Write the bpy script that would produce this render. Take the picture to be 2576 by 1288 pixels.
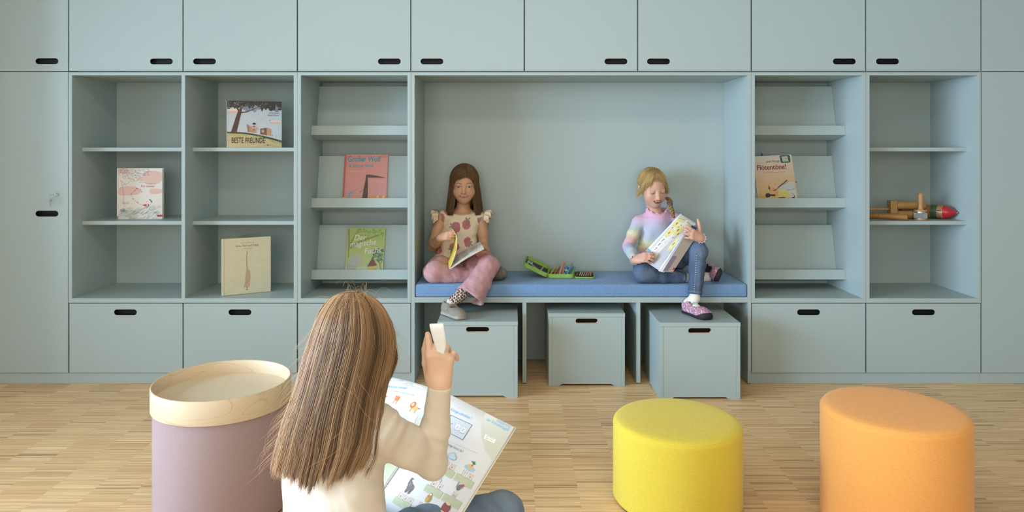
import bpy, bmesh, math, random
import numpy as np
from mathutils import Vector, Matrix, Euler
from mathutils.geometry import tessellate_polygon

for _o in list(bpy.data.objects):
    bpy.data.objects.remove(_o)
SC = bpy.context.scene
COL = SC.collection
random.seed(7)
RNG = np.random.default_rng(7)

# ------------------------------------------------------------------ camera
# front plane of the cupboard wall is Y=0, floor Z=0, camera looks along +Y (shift lens, verticals upright)
FPX, VX, VY = 1800.0, 1287.0, 372.0
CAMD, EYE = 3.763, 1.242
cam_data = bpy.data.cameras.new('camera')
cam = bpy.data.objects.new('camera', cam_data)
COL.objects.link(cam)
cam.location = (0, -CAMD, EYE)
cam.rotation_euler = (math.pi/2, 0, 0)
cam_data.sensor_width = 36.0
cam_data.sensor_fit = 'HORIZONTAL'
cam_data.lens = FPX/2576.0*36.0
cam_data.shift_x = (1288.0-VX)/2576.0
cam_data.shift_y = (VY-644.0)/2576.0
cam_data.clip_start = 0.05
SC.camera = cam

# ------------------------------------------------------------------ world, light, exposure
world = bpy.data.worlds.new('world')
SC.world = world
world.use_nodes = True
bg = world.node_tree.nodes['Background']
bg.inputs[0].default_value = (0.80, 0.90, 1.0, 1)
bg.inputs[1].default_value = 1.0

def area_light(name, loc, rot, sx, sy, power, col):
    l = bpy.data.lights.new(name, 'AREA')
    l.shape = 'RECTANGLE'; l.size = sx; l.size_y = sy
    l.energy = power; l.color = col
    o = bpy.data.objects.new(name, l)
    o.location = loc; o.rotation_euler = rot
    COL.objects.link(o)
    return o
# daylight through the long window in the left wall
area_light('window_daylight', (-4.72, -3.55, 1.5), (0, math.radians(-90), 0), 2.1, 4.0, 610, (0.68, 0.92, 1.22))
# warm fill light added at the unseen opening behind the camera
area_light('rear_fill_light', (-0.3, -6.38, 1.6), (math.radians(90), 0, 0), 4.2, 2.0, 84, (1.0, 0.93, 0.74))
# warm ceiling lamps
for _x, _p in ((-1.0, 8), (0.7, 8)):
    area_light('ceiling_lamp_light', (_x, -2.3, 2.83), (0, 0, 0), 1.3, 0.5, _p, (1.0, 0.84, 0.58))

vs = SC.view_settings
SC.display_settings.display_device = 'sRGB'
vs.view_transform = 'Standard'
vs.look = 'None'
vs.exposure = 0.07
vs.gamma = 1.0
vs.use_curve_mapping = False

# ------------------------------------------------------------------ helpers
def P(px, py, Y):
    d = Y + CAMD
    return Vector(((px-VX)*d/FPX, Y, EYE-(py-VY)*d/FPX))

def lin(c):
    """sRGB 0-255 triple -> linear"""
    r = []
    for v in c:
        v = v/255.0
        r.append(v/12.92 if v <= 0.04045 else ((v+0.055)/1.055)**2.4)
    return tuple(r)

MATS = {}
def mat(name, col, rough=0.6, metal=0.0, spec=0.5, noise=None, bump=None, sheen=0.0, trans=0.0, sss=0.0):
    """plain procedural material; noise=(scale, amount) varies the colour, bump=(scale, strength)"""
    if name in MATS: return MATS[name]
    m = bpy.data.materials.new(name); m.use_nodes = True
    nt = m.node_tree; b = nt.nodes['Principled BSDF']
    b.inputs['Base Color'].default_value = (*col, 1)
    b.inputs['Roughness'].default_value = rough
    b.inputs['Metallic'].default_value = metal
    b.inputs['Specular IOR Level'].default_value = spec
    if sheen: b.inputs['Sheen Weight'].default_value = sheen
    if sss:
        b.inputs['Subsurface Weight'].default_value = sss
        b.inputs['Subsurface Radius'].default_value = (0.012, 0.005, 0.003)
        b.inputs['Subsurface Scale'].default_value = 0.5
    tc = nt.nodes.new('ShaderNodeTexCoord')
    if noise:
        n = nt.nodes.new('ShaderNodeTexNoise'); n.inputs['Scale'].default_value = noise[0]; n.inputs['Detail'].default_value = 4
        nt.links.new(tc.outputs['Object'], n.inputs['Vector'])
        r = nt.nodes.new('ShaderNodeValToRGB')
        a = noise[1]
        r.color_ramp.elements[0].position = 0.3; r.color_ramp.elements[1].position = 0.7
        r.color_ramp.elements[0].color = (*[v*(1-a) for v in col], 1)
        r.color_ramp.elements[1].color = (*[min(1, v*(1+a)) for v in col], 1)
        nt.links.new(n.outputs['Fac'], r.inputs['Fac'])
        nt.links.new(r.outputs['Color'], b.inputs['Base Color'])
    if bump:
        n = nt.nodes.new('ShaderNodeTexNoise'); n.inputs['Scale'].default_value = bump[0]; n.inputs['Detail'].default_value = 3
        nt.links.new(tc.outputs['Object'], n.inputs['Vector'])
        bp = nt.nodes.new('ShaderNodeBump'); bp.inputs['Strength'].default_value = bump[1]; bp.inputs['Distance'].default_value = 0.002
        nt.links.new(n.outputs['Fac'], bp.inputs['Height']); nt.links.new(bp.outputs['Normal'], b.inputs['Normal'])
    MATS[name] = m
    return m

def vmat(name, rough=0.6, spec=0.4, bump=None, sss=0.0, sheen=0.0, weave=None, aniso=0.0):
    """material whose colour is the mesh's own colour attribute (print, dye, hair tone)"""
    if name in MATS: return MATS[name]
    m = bpy.data.materials.new(name); m.use_nodes = True
    nt = m.node_tree; b = nt.nodes['Principled BSDF']
    at = nt.nodes.new('ShaderNodeAttribute'); at.attribute_name = 'Col'
    nt.links.new(at.outputs['Color'], b.inputs['Base Color'])
    b.inputs['Roughness'].default_value = rough
    b.inputs['Specular IOR Level'].default_value = spec
    if sheen: b.inputs['Sheen Weight'].default_value = sheen
    if sss:
        b.inputs['Subsurface Weight'].default_value = sss
        b.inputs['Subsurface Radius'].default_value = (0.010, 0.004, 0.002)
        b.inputs['Subsurface Scale'].default_value = 0.4
    if bump:
        tc = nt.nodes.new('ShaderNodeTexCoord')
        n = nt.nodes.new('ShaderNodeTexNoise'); n.inputs['Scale'].default_value = bump[0]; n.inputs['Detail'].default_value = 3
        nt.links.new(tc.outputs['Object'], n.inputs['Vector'])
        bp = nt.nodes.new('ShaderNodeBump'); bp.inputs['Strength'].default_value = bump[1]; bp.inputs['Distance'].default_value = 0.003
        nt.links.new(n.outputs['Fac'], bp.inputs['Height']); nt.links.new(bp.outputs['Normal'], b.inputs['Normal'])
    MATS[name] = m
    return m

def fabric(name, col, scale=900, amount=0.12, bump=0.25, rough=0.9):
    """woven cloth: two crossed fine waves and a broad mottle"""
    if name in MATS: return MATS[name]
    m = bpy.data.materials.new(name); m.use_nodes = True
    nt = m.node_tree; b = nt.nodes['Principled BSDF']; L = nt.links.new
    b.inputs['Roughness'].default_value = rough; b.inputs['Specular IOR Level'].default_value = 0.25
    b.inputs['Sheen Weight'].default_value = 0.15
    tc = nt.nodes.new('ShaderNodeTexCoord')
    n1 = nt.nodes.new('ShaderNodeTexNoise'); n1.inputs['Scale'].default_value = scale; n1.inputs['Detail'].default_value = 1
    mp = nt.nodes.new('ShaderNodeMapping'); mp.inputs['Scale'].default_value = (0.16, 0.16, 1)
    n2 = nt.nodes.new('ShaderNodeTexNoise'); n2.inputs['Scale'].default_value = scale*0.7; n2.inputs['Detail'].default_value = 2
    mp2 = nt.nodes.new('ShaderNodeMapping'); mp2.inputs['Scale'].default_value = (1, 1, 0.16)
    n3 = nt.nodes.new('ShaderNodeTexNoise'); n3.inputs['Scale'].default_value = scale*0.7
    L(tc.outputs['Object'], n1.inputs['Vector'])
    L(tc.outputs['Object'], mp.inputs['Vector']); L(mp.outputs['Vector'], n2.inputs['Vector'])
    L(tc.outputs['Object'], mp2.inputs['Vector']); L(mp2.outputs['Vector'], n3.inputs['Vector'])
    ad = nt.nodes.new('ShaderNodeMath'); ad.operation = 'ADD'; L(n2.outputs['Fac'], ad.inputs[0]); L(n3.outputs['Fac'], ad.inputs[1])
    ad2 = nt.nodes.new('ShaderNodeMath'); ad2.operation = 'ADD'; L(ad.outputs[0], ad2.inputs[0]); L(n1.outputs['Fac'], ad2.inputs[1])
    mr = nt.nodes.new('ShaderNodeMapRange'); mr.inputs[1].default_value = 1.0; mr.inputs[2].default_value = 2.0
    L(ad2.outputs[0], mr.inputs[0])
    r = nt.nodes.new('ShaderNodeValToRGB')
    r.color_ramp.elements[0].color = (*[v*(1-amount) for v in col], 1)
    r.color_ramp.elements[1].color = (*[min(1, v*(1+amount)) for v in col], 1)
    L(mr.outputs[0], r.inputs['Fac']); L(r.outputs['Color'], b.inputs['Base Color'])
    bp = nt.nodes.new('ShaderNodeBump'); bp.inputs['Strength'].default_value = bump; bp.inputs['Distance'].default_value = 0.001
    L(mr.outputs[0], bp.inputs['Height']); L(bp.outputs['Normal'], b.inputs['Normal'])
    MATS[name] = m
    return m

def wood(name, c1, c2, scale=(1, 8, 8), dist=2.0, rough=0.45, wscale=3.0):
    if name in MATS: return MATS[name]
    m = bpy.data.materials.new(name); m.use_nodes = True
    nt = m.node_tree; b = nt.nodes['Principled BSDF']; L = nt.links.new
    b.inputs['Roughness'].default_value = rough
    tc = nt.nodes.new('ShaderNodeTexCoord'); mp = nt.nodes.new('ShaderNodeMapping'); mp.inputs['Scale'].default_value = scale
    L(tc.outputs['Object'], mp.inputs['Vector'])
    n = nt.nodes.new('ShaderNodeTexNoise'); n.inputs['Scale'].default_value = wscale; n.inputs['Detail'].default_value = 1.2; n.inputs['Distortion'].default_value = dist
    L(mp.outputs['Vector'], n.inputs['Vector'])
    mu = nt.nodes.new('ShaderNodeMath'); mu.operation = 'MULTIPLY'; mu.inputs[1].default_value = 11.0; L(n.outputs['Fac'], mu.inputs[0])
    fr = nt.nodes.new('ShaderNodeMath'); fr.operation = 'FRACT'; L(mu.outputs[0], fr.inputs[0])
    r = nt.nodes.new('ShaderNodeValToRGB')
    r.color_ramp.elements[0].color = (*c1, 1); r.color_ramp.elements[1].color = (*c1, 1)
    e = r.color_ramp.elements.new(0.86); e.color = (*c1, 1)
    e = r.color_ramp.elements.new(0.95); e.color = (*c2, 1)
    L(fr.outputs[0], r.inputs['Fac'])
    n4 = nt.nodes.new('ShaderNodeTexNoise'); n4.inputs['Scale'].default_value = 60; L(mp.outputs['Vector'], n4.inputs['Vector'])
    mx = nt.nodes.new('ShaderNodeMix'); mx.data_type = 'RGBA'; mx.blend_type = 'MULTIPLY'; mx.inputs[0].default_value = 0.18
    L(r.outputs['Color'], mx.inputs[6]); L(n4.outputs['Color'], mx.inputs[7])
    L(mx.outputs[2], b.inputs['Base Color'])
    MATS[name] = m
    return m

# ---- object helpers
def link(o, parent=None, loc=None):
    COL.objects.link(o)
    if parent is not None: o.parent = parent
    if loc is not None: o.location = loc
    return o

def tag(o, label=None, cat=None, group=None, kind=None):
    if label: o['label'] = label
    if cat: o['category'] = cat
    if group: o['group'] = group
    if kind: o['kind'] = kind
    return o

def thing(name, label, cat, loc=(0, 0, 0), rz=0.0, group=None):
    o = bpy.data.objects.new(name, None); COL.objects.link(o)
    o.empty_display_size = 0.05
    o.location = loc; o.rotation_euler = (0, 0, rz)
    return tag(o, label, cat, group)

def obj(name, bm, m, parent=None, loc=None, smooth=False, bevel=0.0):
    if bevel:
        bmesh.ops.bevel(bm, geom=[e for e in bm.edges], offset=bevel, segments=2, affect='EDGES', profile=0.6)
    bmesh.ops.recalc_face_normals(bm, faces=bm.faces[:])
    me = bpy.data.meshes.new(name); bm.to_mesh(me); bm.free()
    if smooth:
        me.polygons.foreach_set('use_smooth', [True]*len(me.polygons))
    for mm in (m if isinstance(m, (list, tuple)) else [m]): me.materials.append(mm)
    return link(bpy.data.objects.new(name, me), parent, loc)

def meshobj(name, V, F, m, parent=None, cols=None, smooth=True, loc=None):
    """V (n,3); F (m,k) uniform polygons or list; cols per-vertex linear rgb"""
    me = bpy.data.meshes.new(name)
    if isinstance(F, np.ndarray):
        k = F.shape[1]
        me.vertices.add(len(V)); me.vertices.foreach_set('co', np.asarray(V, np.float32).ravel())
        me.loops.add(F.size); me.loops.foreach_set('vertex_index', F.astype(np.int32).ravel())
        me.polygons.add(len(F)); me.polygons.foreach_set('loop_start', np.arange(0, F.size, k, dtype=np.int32))
        me.update(calc_edges=True)
    else:
        me.from_pydata([tuple(v) for v in V], [], F); me.update()
    me.validate()
    me.polygons.foreach_set('use_smooth', [bool(smooth)]*len(me.polygons))
    if cols is not None:
        a = me.color_attributes.new('Col', 'FLOAT_COLOR', 'POINT')
        c = np.ones((len(me.vertices), 4), np.float32); c[:, :3] = cols
        a.data.foreach_set('color', c.ravel())
    if m is not None: me.materials.append(m)
    return link(bpy.data.objects.new(name, me), parent, loc)

def box(bm, x0, x1, y0, y1, z0, z1, M=None):
    vs_ = [bm.verts.new(Vector(c)) for c in ((x0,y0,z0),(x1,y0,z0),(x1,y1,z0),(x0,y1,z0),(x0,y0,z1),(x1,y0,z1),(x1,y1,z1),(x0,y1,z1))]
    if M is not None:
        for v in vs_: v.co = M @ v.co
    for f in ((0,3,2,1),(4,5,6,7),(0,1,5,4),(1,2,6,5),(2,3,7,6),(3,0,4,7)):
        bm.faces.new([vs_[i] for i in f])
    return bm

def nb(): return bmesh.new()

def boxo(name, x0, x1, y0, y1, z0, z1, m, parent=None, bevel=0.0008):
    return obj(name, box(nb(), x0, x1, y0, y1, z0, z1), m, parent, bevel=bevel)

def tube(bm, pts, radii, n=10, caps=True):
    """sweep a circle along pts"""
    pts = [Vector(p) for p in pts]
    if not hasattr(radii, '__len__'): radii = [radii]*len(pts)
    rings = []; ref = Vector((0.123, 0.37, 0.92)).normalized()
    for i, p in enumerate(pts):
        t = (pts[min(i+1, len(pts)-1)]-pts[max(i-1, 0)]).normalized()
        a = t.cross(ref)
        if a.length < 1e-3: a = t.cross(Vector((1, 0, 0)))
        a.normalize(); b = t.cross(a)
        ring = [bm.verts.new(p+(a*math.cos(2*math.pi*k/n)+b*math.sin(2*math.pi*k/n))*radii[i]) for k in range(n)]
        rings.append(ring)
    for r0, r1 in zip(rings, rings[1:]):
        for k in range(n):
            bm.faces.new((r0[k], r0[(k+1) % n], r1[(k+1) % n], r1[k]))
    if caps:
        bm.faces.new(rings[0][::-1]); bm.faces.new(rings[-1])
    return bm

def lathe(bm, prof, n=64, close=False, M=None):
    """prof: list of (r,z) revolved about z"""
    rings = []
    for r, z in prof:
        if r < 1e-6:
            rings.append([bm.verts.new((0, 0, z))])
        else:
            rings.append([bm.verts.new((r*math.cos(2*math.pi*k/n), r*math.sin(2*math.pi*k/n), z)) for k in range(n)])
    pairs = list(zip(rings, rings[1:]))
    if close: pairs.append((rings[-1], rings[0]))
    for a, b in pairs:
        if len(a) == 1 and len(b) == 1: continue
        for k in range(n):
            k2 = (k+1) % n
            if len(a) == 1: bm.faces.new((a[0], b[k2], b[k]))
            elif len(b) == 1: bm.faces.new((a[k], a[k2], b[0]))
            else: bm.faces.new((a[k], a[k2], b[k2], b[k]))
    if M is not None: bmesh.ops.transform(bm, matrix=M, verts=bm.verts[:])
    return bm

def stadium(cx, cz, w, h, n=8):
    r = h/2; pts = []
    for k in range(n+1):
        a = -math.pi/2+math.pi*k/n
        pts.append((cx+w/2-r+r*math.cos(a), cz+r*math.sin(a)))
    for k in range(n+1):
        a = math.pi/2+math.pi*k/n
        pts.append((cx-w/2+r+r*math.cos(a), cz+r*math.sin(a)))
    return pts

def prism_y(bm, outer, y0, y1, holes=()):
    """extrude an (x,z) outline with holes along y"""
    loops = [list(outer)]+[list(h) for h in holes]
    vecs = [[Vector((p[0], p[1], 0)) for p in l] for l in loops]
    flat = [p for l in loops for p in l]
    tris = tessellate_polygon(vecs)
    A = [bm.verts.new((p[0], y0, p[1])) for p in flat]
    B = [bm.verts.new((p[0], y1, p[1])) for p in flat]
    for t in tris:
        try:
            bm.faces.new([A[i] for i in t]); bm.faces.new([B[i] for i in t[::-1]])
        except ValueError: pass
    o = 0
    for l in loops:
        n = len(l)
        for i in range(n):
            j = (i+1) % n
            bm.faces.new((A[o+i], A[o+j], B[o+j], B[o+i]))
        o += n
    return bm

def slot_panel(name, x0, x1, z0, z1, y0, y1, slot, m, mrec, parent):
    """a front with a stadium shaped finger hole and its black cup"""
    hole = stadium(*slot)
    d = obj(name, prism_y(nb(), [(x0,z0),(x1,z0),(x1,z1),(x0,z1)], y0, y1, [hole]), m, parent)
    cx, cz, w, h = slot
    if mrec is not None:
        bm = nb()
        out = stadium(cx, cz, w-0.0004, h-0.0004); inn = stadium(cx, cz, w-0.003, h-0.003)
        prism_y(bm, out, y0+0.0006, y1+0.001, [inn])
        prism_y(bm, stadium(cx, cz, w-0.001, h-0.001), y1-0.0005, y1+0.0012)
        r = obj('handle_recess', bm, mrec, d); tag(r, 'black recessed finger grip')
    return d
# ================================================================== MATERIALS
M_PAINT = mat('blue_grey_paint', (0.388, 0.462, 0.448), rough=0.42, spec=0.35, bump=(500, 0.03))
M_BLACK = mat('black_plastic', (0.006, 0.005, 0.005), rough=0.5, spec=0.2)
M_PLY = mat('plywood_edge', (0.62, 0.47, 0.32), rough=0.6, noise=(80, 0.2))
M_WALL = mat('pale_wall_paint', (0.52, 0.50, 0.46), rough=0.9, bump=(120, 0.05))
M_CEIL = mat('ceiling_paint', (0.56, 0.53, 0.48), rough=0.95, bump=(60, 0.04))
M_STEEL = mat('nickel', (0.62, 0.60, 0.56), rough=0.22, metal=1.0, noise=(40, 0.05))

# ================================================================== ROOM SHELL
XL, XR, YB, YF, ZC = -4.65, 4.30, 0.45, -6.40, 2.86
def struct(name, bm, m, parent=None):
    o = obj(name, bm, m, parent)
    if parent is None: o['kind'] = 'structure'
    return o
M_SUB = mat('floor_joint', (0.16, 0.105, 0.06), rough=0.9, noise=(30, 0.1))
floor = struct('floor', box(nb(), XL, XR, YF, YB, -0.05, -0.0025), M_SUB)
struct('wall_back', box(nb(), XL, XR, YB, YB+0.1, -0.05, ZC), M_WALL)
struct('wall_right', box(nb(), XR, XR+0.1, YF, YB, -0.05, ZC), M_WALL)
struct('ceiling', box(nb(), XL-0.1, XR+0.1, YF-0.1, YB+0.1, ZC, ZC+0.1), M_CEIL)
struct('shade_pier', box(nb(), -3.09, -2.940, -0.40, YB, -0.0005, ZC), M_WALL)  # unseen pier added to shade the left end of the cupboards
M_FRAME = mat('window_frame_paint', (0.7, 0.7, 0.68), rough=0.5, noise=(20, 0.03))
def glass():
    if 'window_glass' in MATS: return MATS['window_glass']
    m = bpy.data.materials.new('window_glass'); m.use_nodes = True
    nt = m.node_tree; nt.nodes.remove(nt.nodes['Principled BSDF'])
    t = nt.nodes.new('ShaderNodeBsdfTransparent'); g = nt.nodes.new('ShaderNodeBsdfGlossy'); g.inputs['Roughness'].default_value = 0.02
    mx = nt.nodes.new('ShaderNodeMixShader'); fr = nt.nodes.new('ShaderNodeFresnel')
    L = nt.links.new
    L(fr.outputs[0], mx.inputs[0]); L(t.outputs[0], mx.inputs[1]); L(g.outputs[0], mx.inputs[2])
    L(mx.outputs[0], nt.nodes['Material Output'].inputs['Surface'])
    MATS['window_glass'] = m
    return m
def wall_with_opening(name, axis, a0, a1, at, th, wa0, wa1, wz0, wz1, n):
    def bx(bm, p0, p1, q0, q1, r0, r1):
        if axis == 'y': box(bm, r0, r1, p0, p1, q0, q1)
        else: box(bm, p0, p1, r0, r1, q0, q1)
    t0, t1 = min(at, at+th), max(at, at+th)
    bm = nb()
    bx(bm, a0, wa0, -0.05, ZC, t0, t1); bx(bm, wa1, a1, -0.05, ZC, t0, t1)
    bx(bm, wa0, wa1, -0.05, wz0, t0, t1); bx(bm, wa0, wa1, wz1, ZC, t0, t1)
    struct(name, bm, M_WALL)
    tm = (t0+t1)/2
    w = nb(); step = (wa1-wa0)/n
    g0, g1 = tm-0.03, tm+0.03
    bx(w, wa0, wa1, wz0, wz0+0.06, g0, g1); bx(w, wa0, wa1, wz1-0.06, wz1, g0, g1)
    for k in range(n+1):
        c = min(max(wa0+k*step, wa0+0.03), wa1-0.03)
        bx(w, c-0.03, c+0.03, wz0+0.06, wz1-0.06, g0, g1)
    win = struct('window_1' if axis == 'y' else 'fill_window', w, M_FRAME)
    for k in range(n):
        b = nb(); bx(b, wa0+k*step+0.03, wa0+(k+1)*step-0.03, wz0+0.06, wz1-0.06, tm-0.004, tm+0.004)
        obj('pane', b, glass(), win)
wall_with_opening('wall_left', 'y', YF, YB, XL, -0.1, -5.55, -1.55, 0.45, 2.6, 4)
wall_with_opening('wall_front', 'x', XL, XR, YF, -0.1, -2.4, 1.8, 0.6, 2.6, 3)  # rear window opening is added to go with the fill light

# ---- ceiling lamps (real fittings behind the frame)
M_LAMP = bpy.data.materials.new('lamp_diffuser'); M_LAMP.use_nodes = True
M_LAMP.node_tree.nodes['Principled BSDF'].inputs['Emission Color'].default_value = (1, 0.86, 0.66, 1)
M_LAMP.node_tree.nodes['Principled BSDF'].inputs['Emission Strength'].default_value = 2.0
for k, x in enumerate((-1.0, 0.7)):
    t = thing('ceiling_lamp', ('left' if k == 0 else 'right')+' flat rectangular warm lamp on the ceiling', 'lamp', (x, -2.3, ZC), 0, 'ceiling lamps')
    boxo('housing', -0.68, 0.68, -0.28, 0.28, -0.022, 0, M_FRAME, t)
    boxo('diffuser', -0.64, 0.64, -0.24, 0.24, -0.026, -0.0225, M_LAMP, t, 0)

# ---- strip parquet: every strip a real lath, 160 mm by about 8 mm, joined as one floor part
def parquet():
    SL, SW = 0.16, 0.0082
    x0 = 0.081-0.16*24; ncol = 52
    ys = np.arange(-3.3, 0.45, SW)
    n = ncol*len(ys)
    ci, ri = np.meshgrid(np.arange(ncol), np.arange(len(ys)), indexing='ij'); ci = ci.ravel(); ri = ri.ravel()
    cx0 = np.maximum(x0+ci*SL, XL+0.001); cx1 = np.minimum(x0+(ci+1)*SL, XR-0.001)
    off = RNG.uniform(0, SW, ncol)[ci]
    y0 = ys[ri]+off-SW
    keep = (cx1 > cx0+0.01) & (y0 < YB-0.012)
    cx0, cx1, y0 = cx0[keep], cx1[keep], y0[keep]; n = len(y0); cc = ci[keep]
    jit = RNG.uniform(-0.0006, 0.0006, n)
    z1 = RNG.uniform(-0.00035, 0.0, n); g = 0.00012
    xa, xb, ya, yb = cx0+g, cx1-g, y0+g, y0+SW-g
    zb = np.full(n, -0.004)
    V = np.empty((n, 8, 3), np.float32)
    for i, (X, Y, Z) in enumerate(((xa,ya,zb),(xb,ya,zb),(xb,yb,zb),(xa,yb,zb),(xa,ya,z1),(xb,ya,z1),(xb,yb,z1),(xa,yb,z1))):
        V[:, i, 0] = X; V[:, i, 1] = Y; V[:, i, 2] = Z
    f = np.array([(4,5,6,7),(0,1,5,4),(1,2,6,5),(2,3,7,6),(3,0,4,7)])
    F = (f[None]+(np.arange(n)*8)[:, None, None]).reshape(-1, 4)
    base = np.array([0.50, 0.335, 0.195])
    t = np.clip(RNG.normal(0.5, 0.17, n), 0, 1)
    # laths come in panels of about sixteen, each panel cut from one board mix
    blk = (np.floor((y0+off[keep]*0+cc*0.037)/0.131).astype(int)+cc*57) % 997
    t = np.clip(t+RNG.normal(0, 0.05, 1000)[blk], 0, 1)
    dark = np.array([0.62, 0.355, 0.155]); light = np.array([0.95, 0.675, 0.352])
    c = dark[None]*(1-t[:, None])+light[None]*t[:, None]
    r = RNG.uniform(0, 1, n)
    c[r < 0.05] *= 0.62
    c[r > 0.955] = c[r > 0.955]*0.35+np.array([0.86, 0.66, 0.42])*0.65
    C = np.repeat(c, 8, axis=0)
    m = bpy.data.materials.new('oak_strip'); m.use_nodes = True
    nt = m.node_tree; b = nt.nodes['Principled BSDF']; L = nt.links.new
    at = nt.nodes.new('ShaderNodeAttribute'); at.attribute_name = 'Col'
    tc = nt.nodes.new('ShaderNodeTexCoord'); mp = nt.nodes.new('ShaderNodeMapping'); mp.inputs['Scale'].default_value = (6, 420, 50)
    n1 = nt.nodes.new('ShaderNodeTexNoise'); n1.inputs['Scale'].default_value = 1.0; n1.inputs['Detail'].default_value = 4
    L(tc.outputs['Object'], mp.inputs['Vector']); L(mp.outputs['Vector'], n1.inputs['Vector'])
    mr = nt.nodes.new('ShaderNodeMapRange'); mr.inputs[1].default_value = 0.3; mr.inputs[2].default_value = 0.7; mr.inputs[3].default_value = 0.72; mr.inputs[4].default_value = 1.18
    L(n1.outputs['Fac'], mr.inputs[0])
    mx = nt.nodes.new('ShaderNodeVectorMath'); mx.operation = 'SCALE'
    L(at.outputs['Color'], mx.inputs[0]); L(mr.outputs[0], mx.inputs['Scale'])
    L(mx.outputs[0], b.inputs['Base Color']); b.inputs['Roughness'].default_value = 0.38; b.inputs['Specular IOR Level'].default_value = 0.4
    o = meshobj('parquet_strips', V.reshape(-1, 3), F, m, floor, cols=C, smooth=False)
    o['kind'] = 'stuff'
parquet()

# ================================================================== CUPBOARD WALL
S = FPX/CAMD
def fx(px): return (px-VX)/S          # front plane pixel column -> metres
def fz(py): return EYE-(py-VY)/S
PT = 0.019                            # board thickness
DEP = 0.425
ZB0, ZB1 = fz(762), fz(750.5)         # bottom board of the open units
ZT0, ZT1 = fz(189.5), fz(181.5)       # top board
DT = 0.02                             # door thickness
G = 0.0035                            # joint half width
ZP = fz(938)                          # top of plinth
HW, HH = 0.12, 0.031

def upper(name, label, cols, slots):
    t = thing(name, label, 'cabinet', (0, 0, 0), 0, 'upper cabinets')
    a, b = cols[0][0], cols[-1][1]
    boxo('body', fx(a)+0.001, fx(b)-0.001, DT+0.0025, 0.44, fz(180)+0.001, 2.52, M_PAINT, t)
    for (x0, x1), sx in zip(cols, slots):
        sl = (fx(sx), fz(154.5), HW, HH) if sx is not None else None
        if sl: slot_panel('door', fx(x0)+G, fx(x1)-G, fz(179)+0.001, 2.52, 0, DT, sl, M_PAINT, M_BLACK, t)
        else: boxo('door', fx(x0)+G, fx(x1)-G, fz(179)+0.001, 2.52, 0, DT, M_PAINT, t) if False else obj('door', box(nb(), fx(x0)+G, fx(x1)-G, 0, DT, fz(179)+0.001, 2.52), M_PAINT, t)
    return t
upper('upper_cabinet', 'pale blue upper cabinet with two doors above the two leftmost open shelves', [(172.5, 460.3), (460.3, 748)], [406, 514.5])
upper('upper_cabinet', 'pale blue upper cabinet over the left display shelf and left end of the bench niche', [(748, 1033.5), (1033.5, 1319)], [979.5, 1086.5])
upper('upper_cabinet', 'pale blue upper cabinet with two doors over the middle and right of the bench niche', [(1319, 1604), (1604, 1890)], [1549.5, 1656.5])
upper('upper_cabinet', 'pale blue upper cabinet over the right display shelf and the instrument shelf', [(1890, 2178), (2178, 2468)], [2124, 2232.5])

def tall(label, x0, x1, slot_x, top_slot):
    t = thing('tall_cabinet', label, 'cabinet', (0, 0, 0), 0, 'tall end cabinets')
    boxo('body', fx(x0)+0.001, fx(x1)-0.001, DT+0.0025, 0.44, 0.0, 2.52, M_PAINT, t)
    zt = fz(180)
    if slot_x:
        slot_panel('door', fx(x0)+G, fx(x1)-G/1.5, ZP+0.001, zt-0.002, 0, DT, (fx(slot_x), fz(537.5), HW, HH), M_PAINT, M_BLACK, t)
        slot_panel('door', fx(x0)+G, fx(x1)-G/1.5, zt+0.002, 2.52, 0, DT, (fx(slot_x), fz(154), HW, HH), M_PAINT, M_BLACK, t)
    else:
        for a, b in ((ZP+0.001, zt-0.002), (zt+0.002, 2.52)):
            obj('door', box(nb(), fx(x0)+G, fx(x1)-G, 0, DT, a, b), M_PAINT, t)
    boxo('plinth', fx(x0), fx(x1), 0.010, DT+0.002, 0.0, ZP-0.003, M_PAINT, t)
    return t
tl = tall('tall pale blue cabinet at the left end with a lock in its lower door', 172-287, 172, 118, 118)
tr = tall('tall plain pale blue cabinet at the right end of the wall', 2468.5, 2468+287, None, None)
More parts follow.
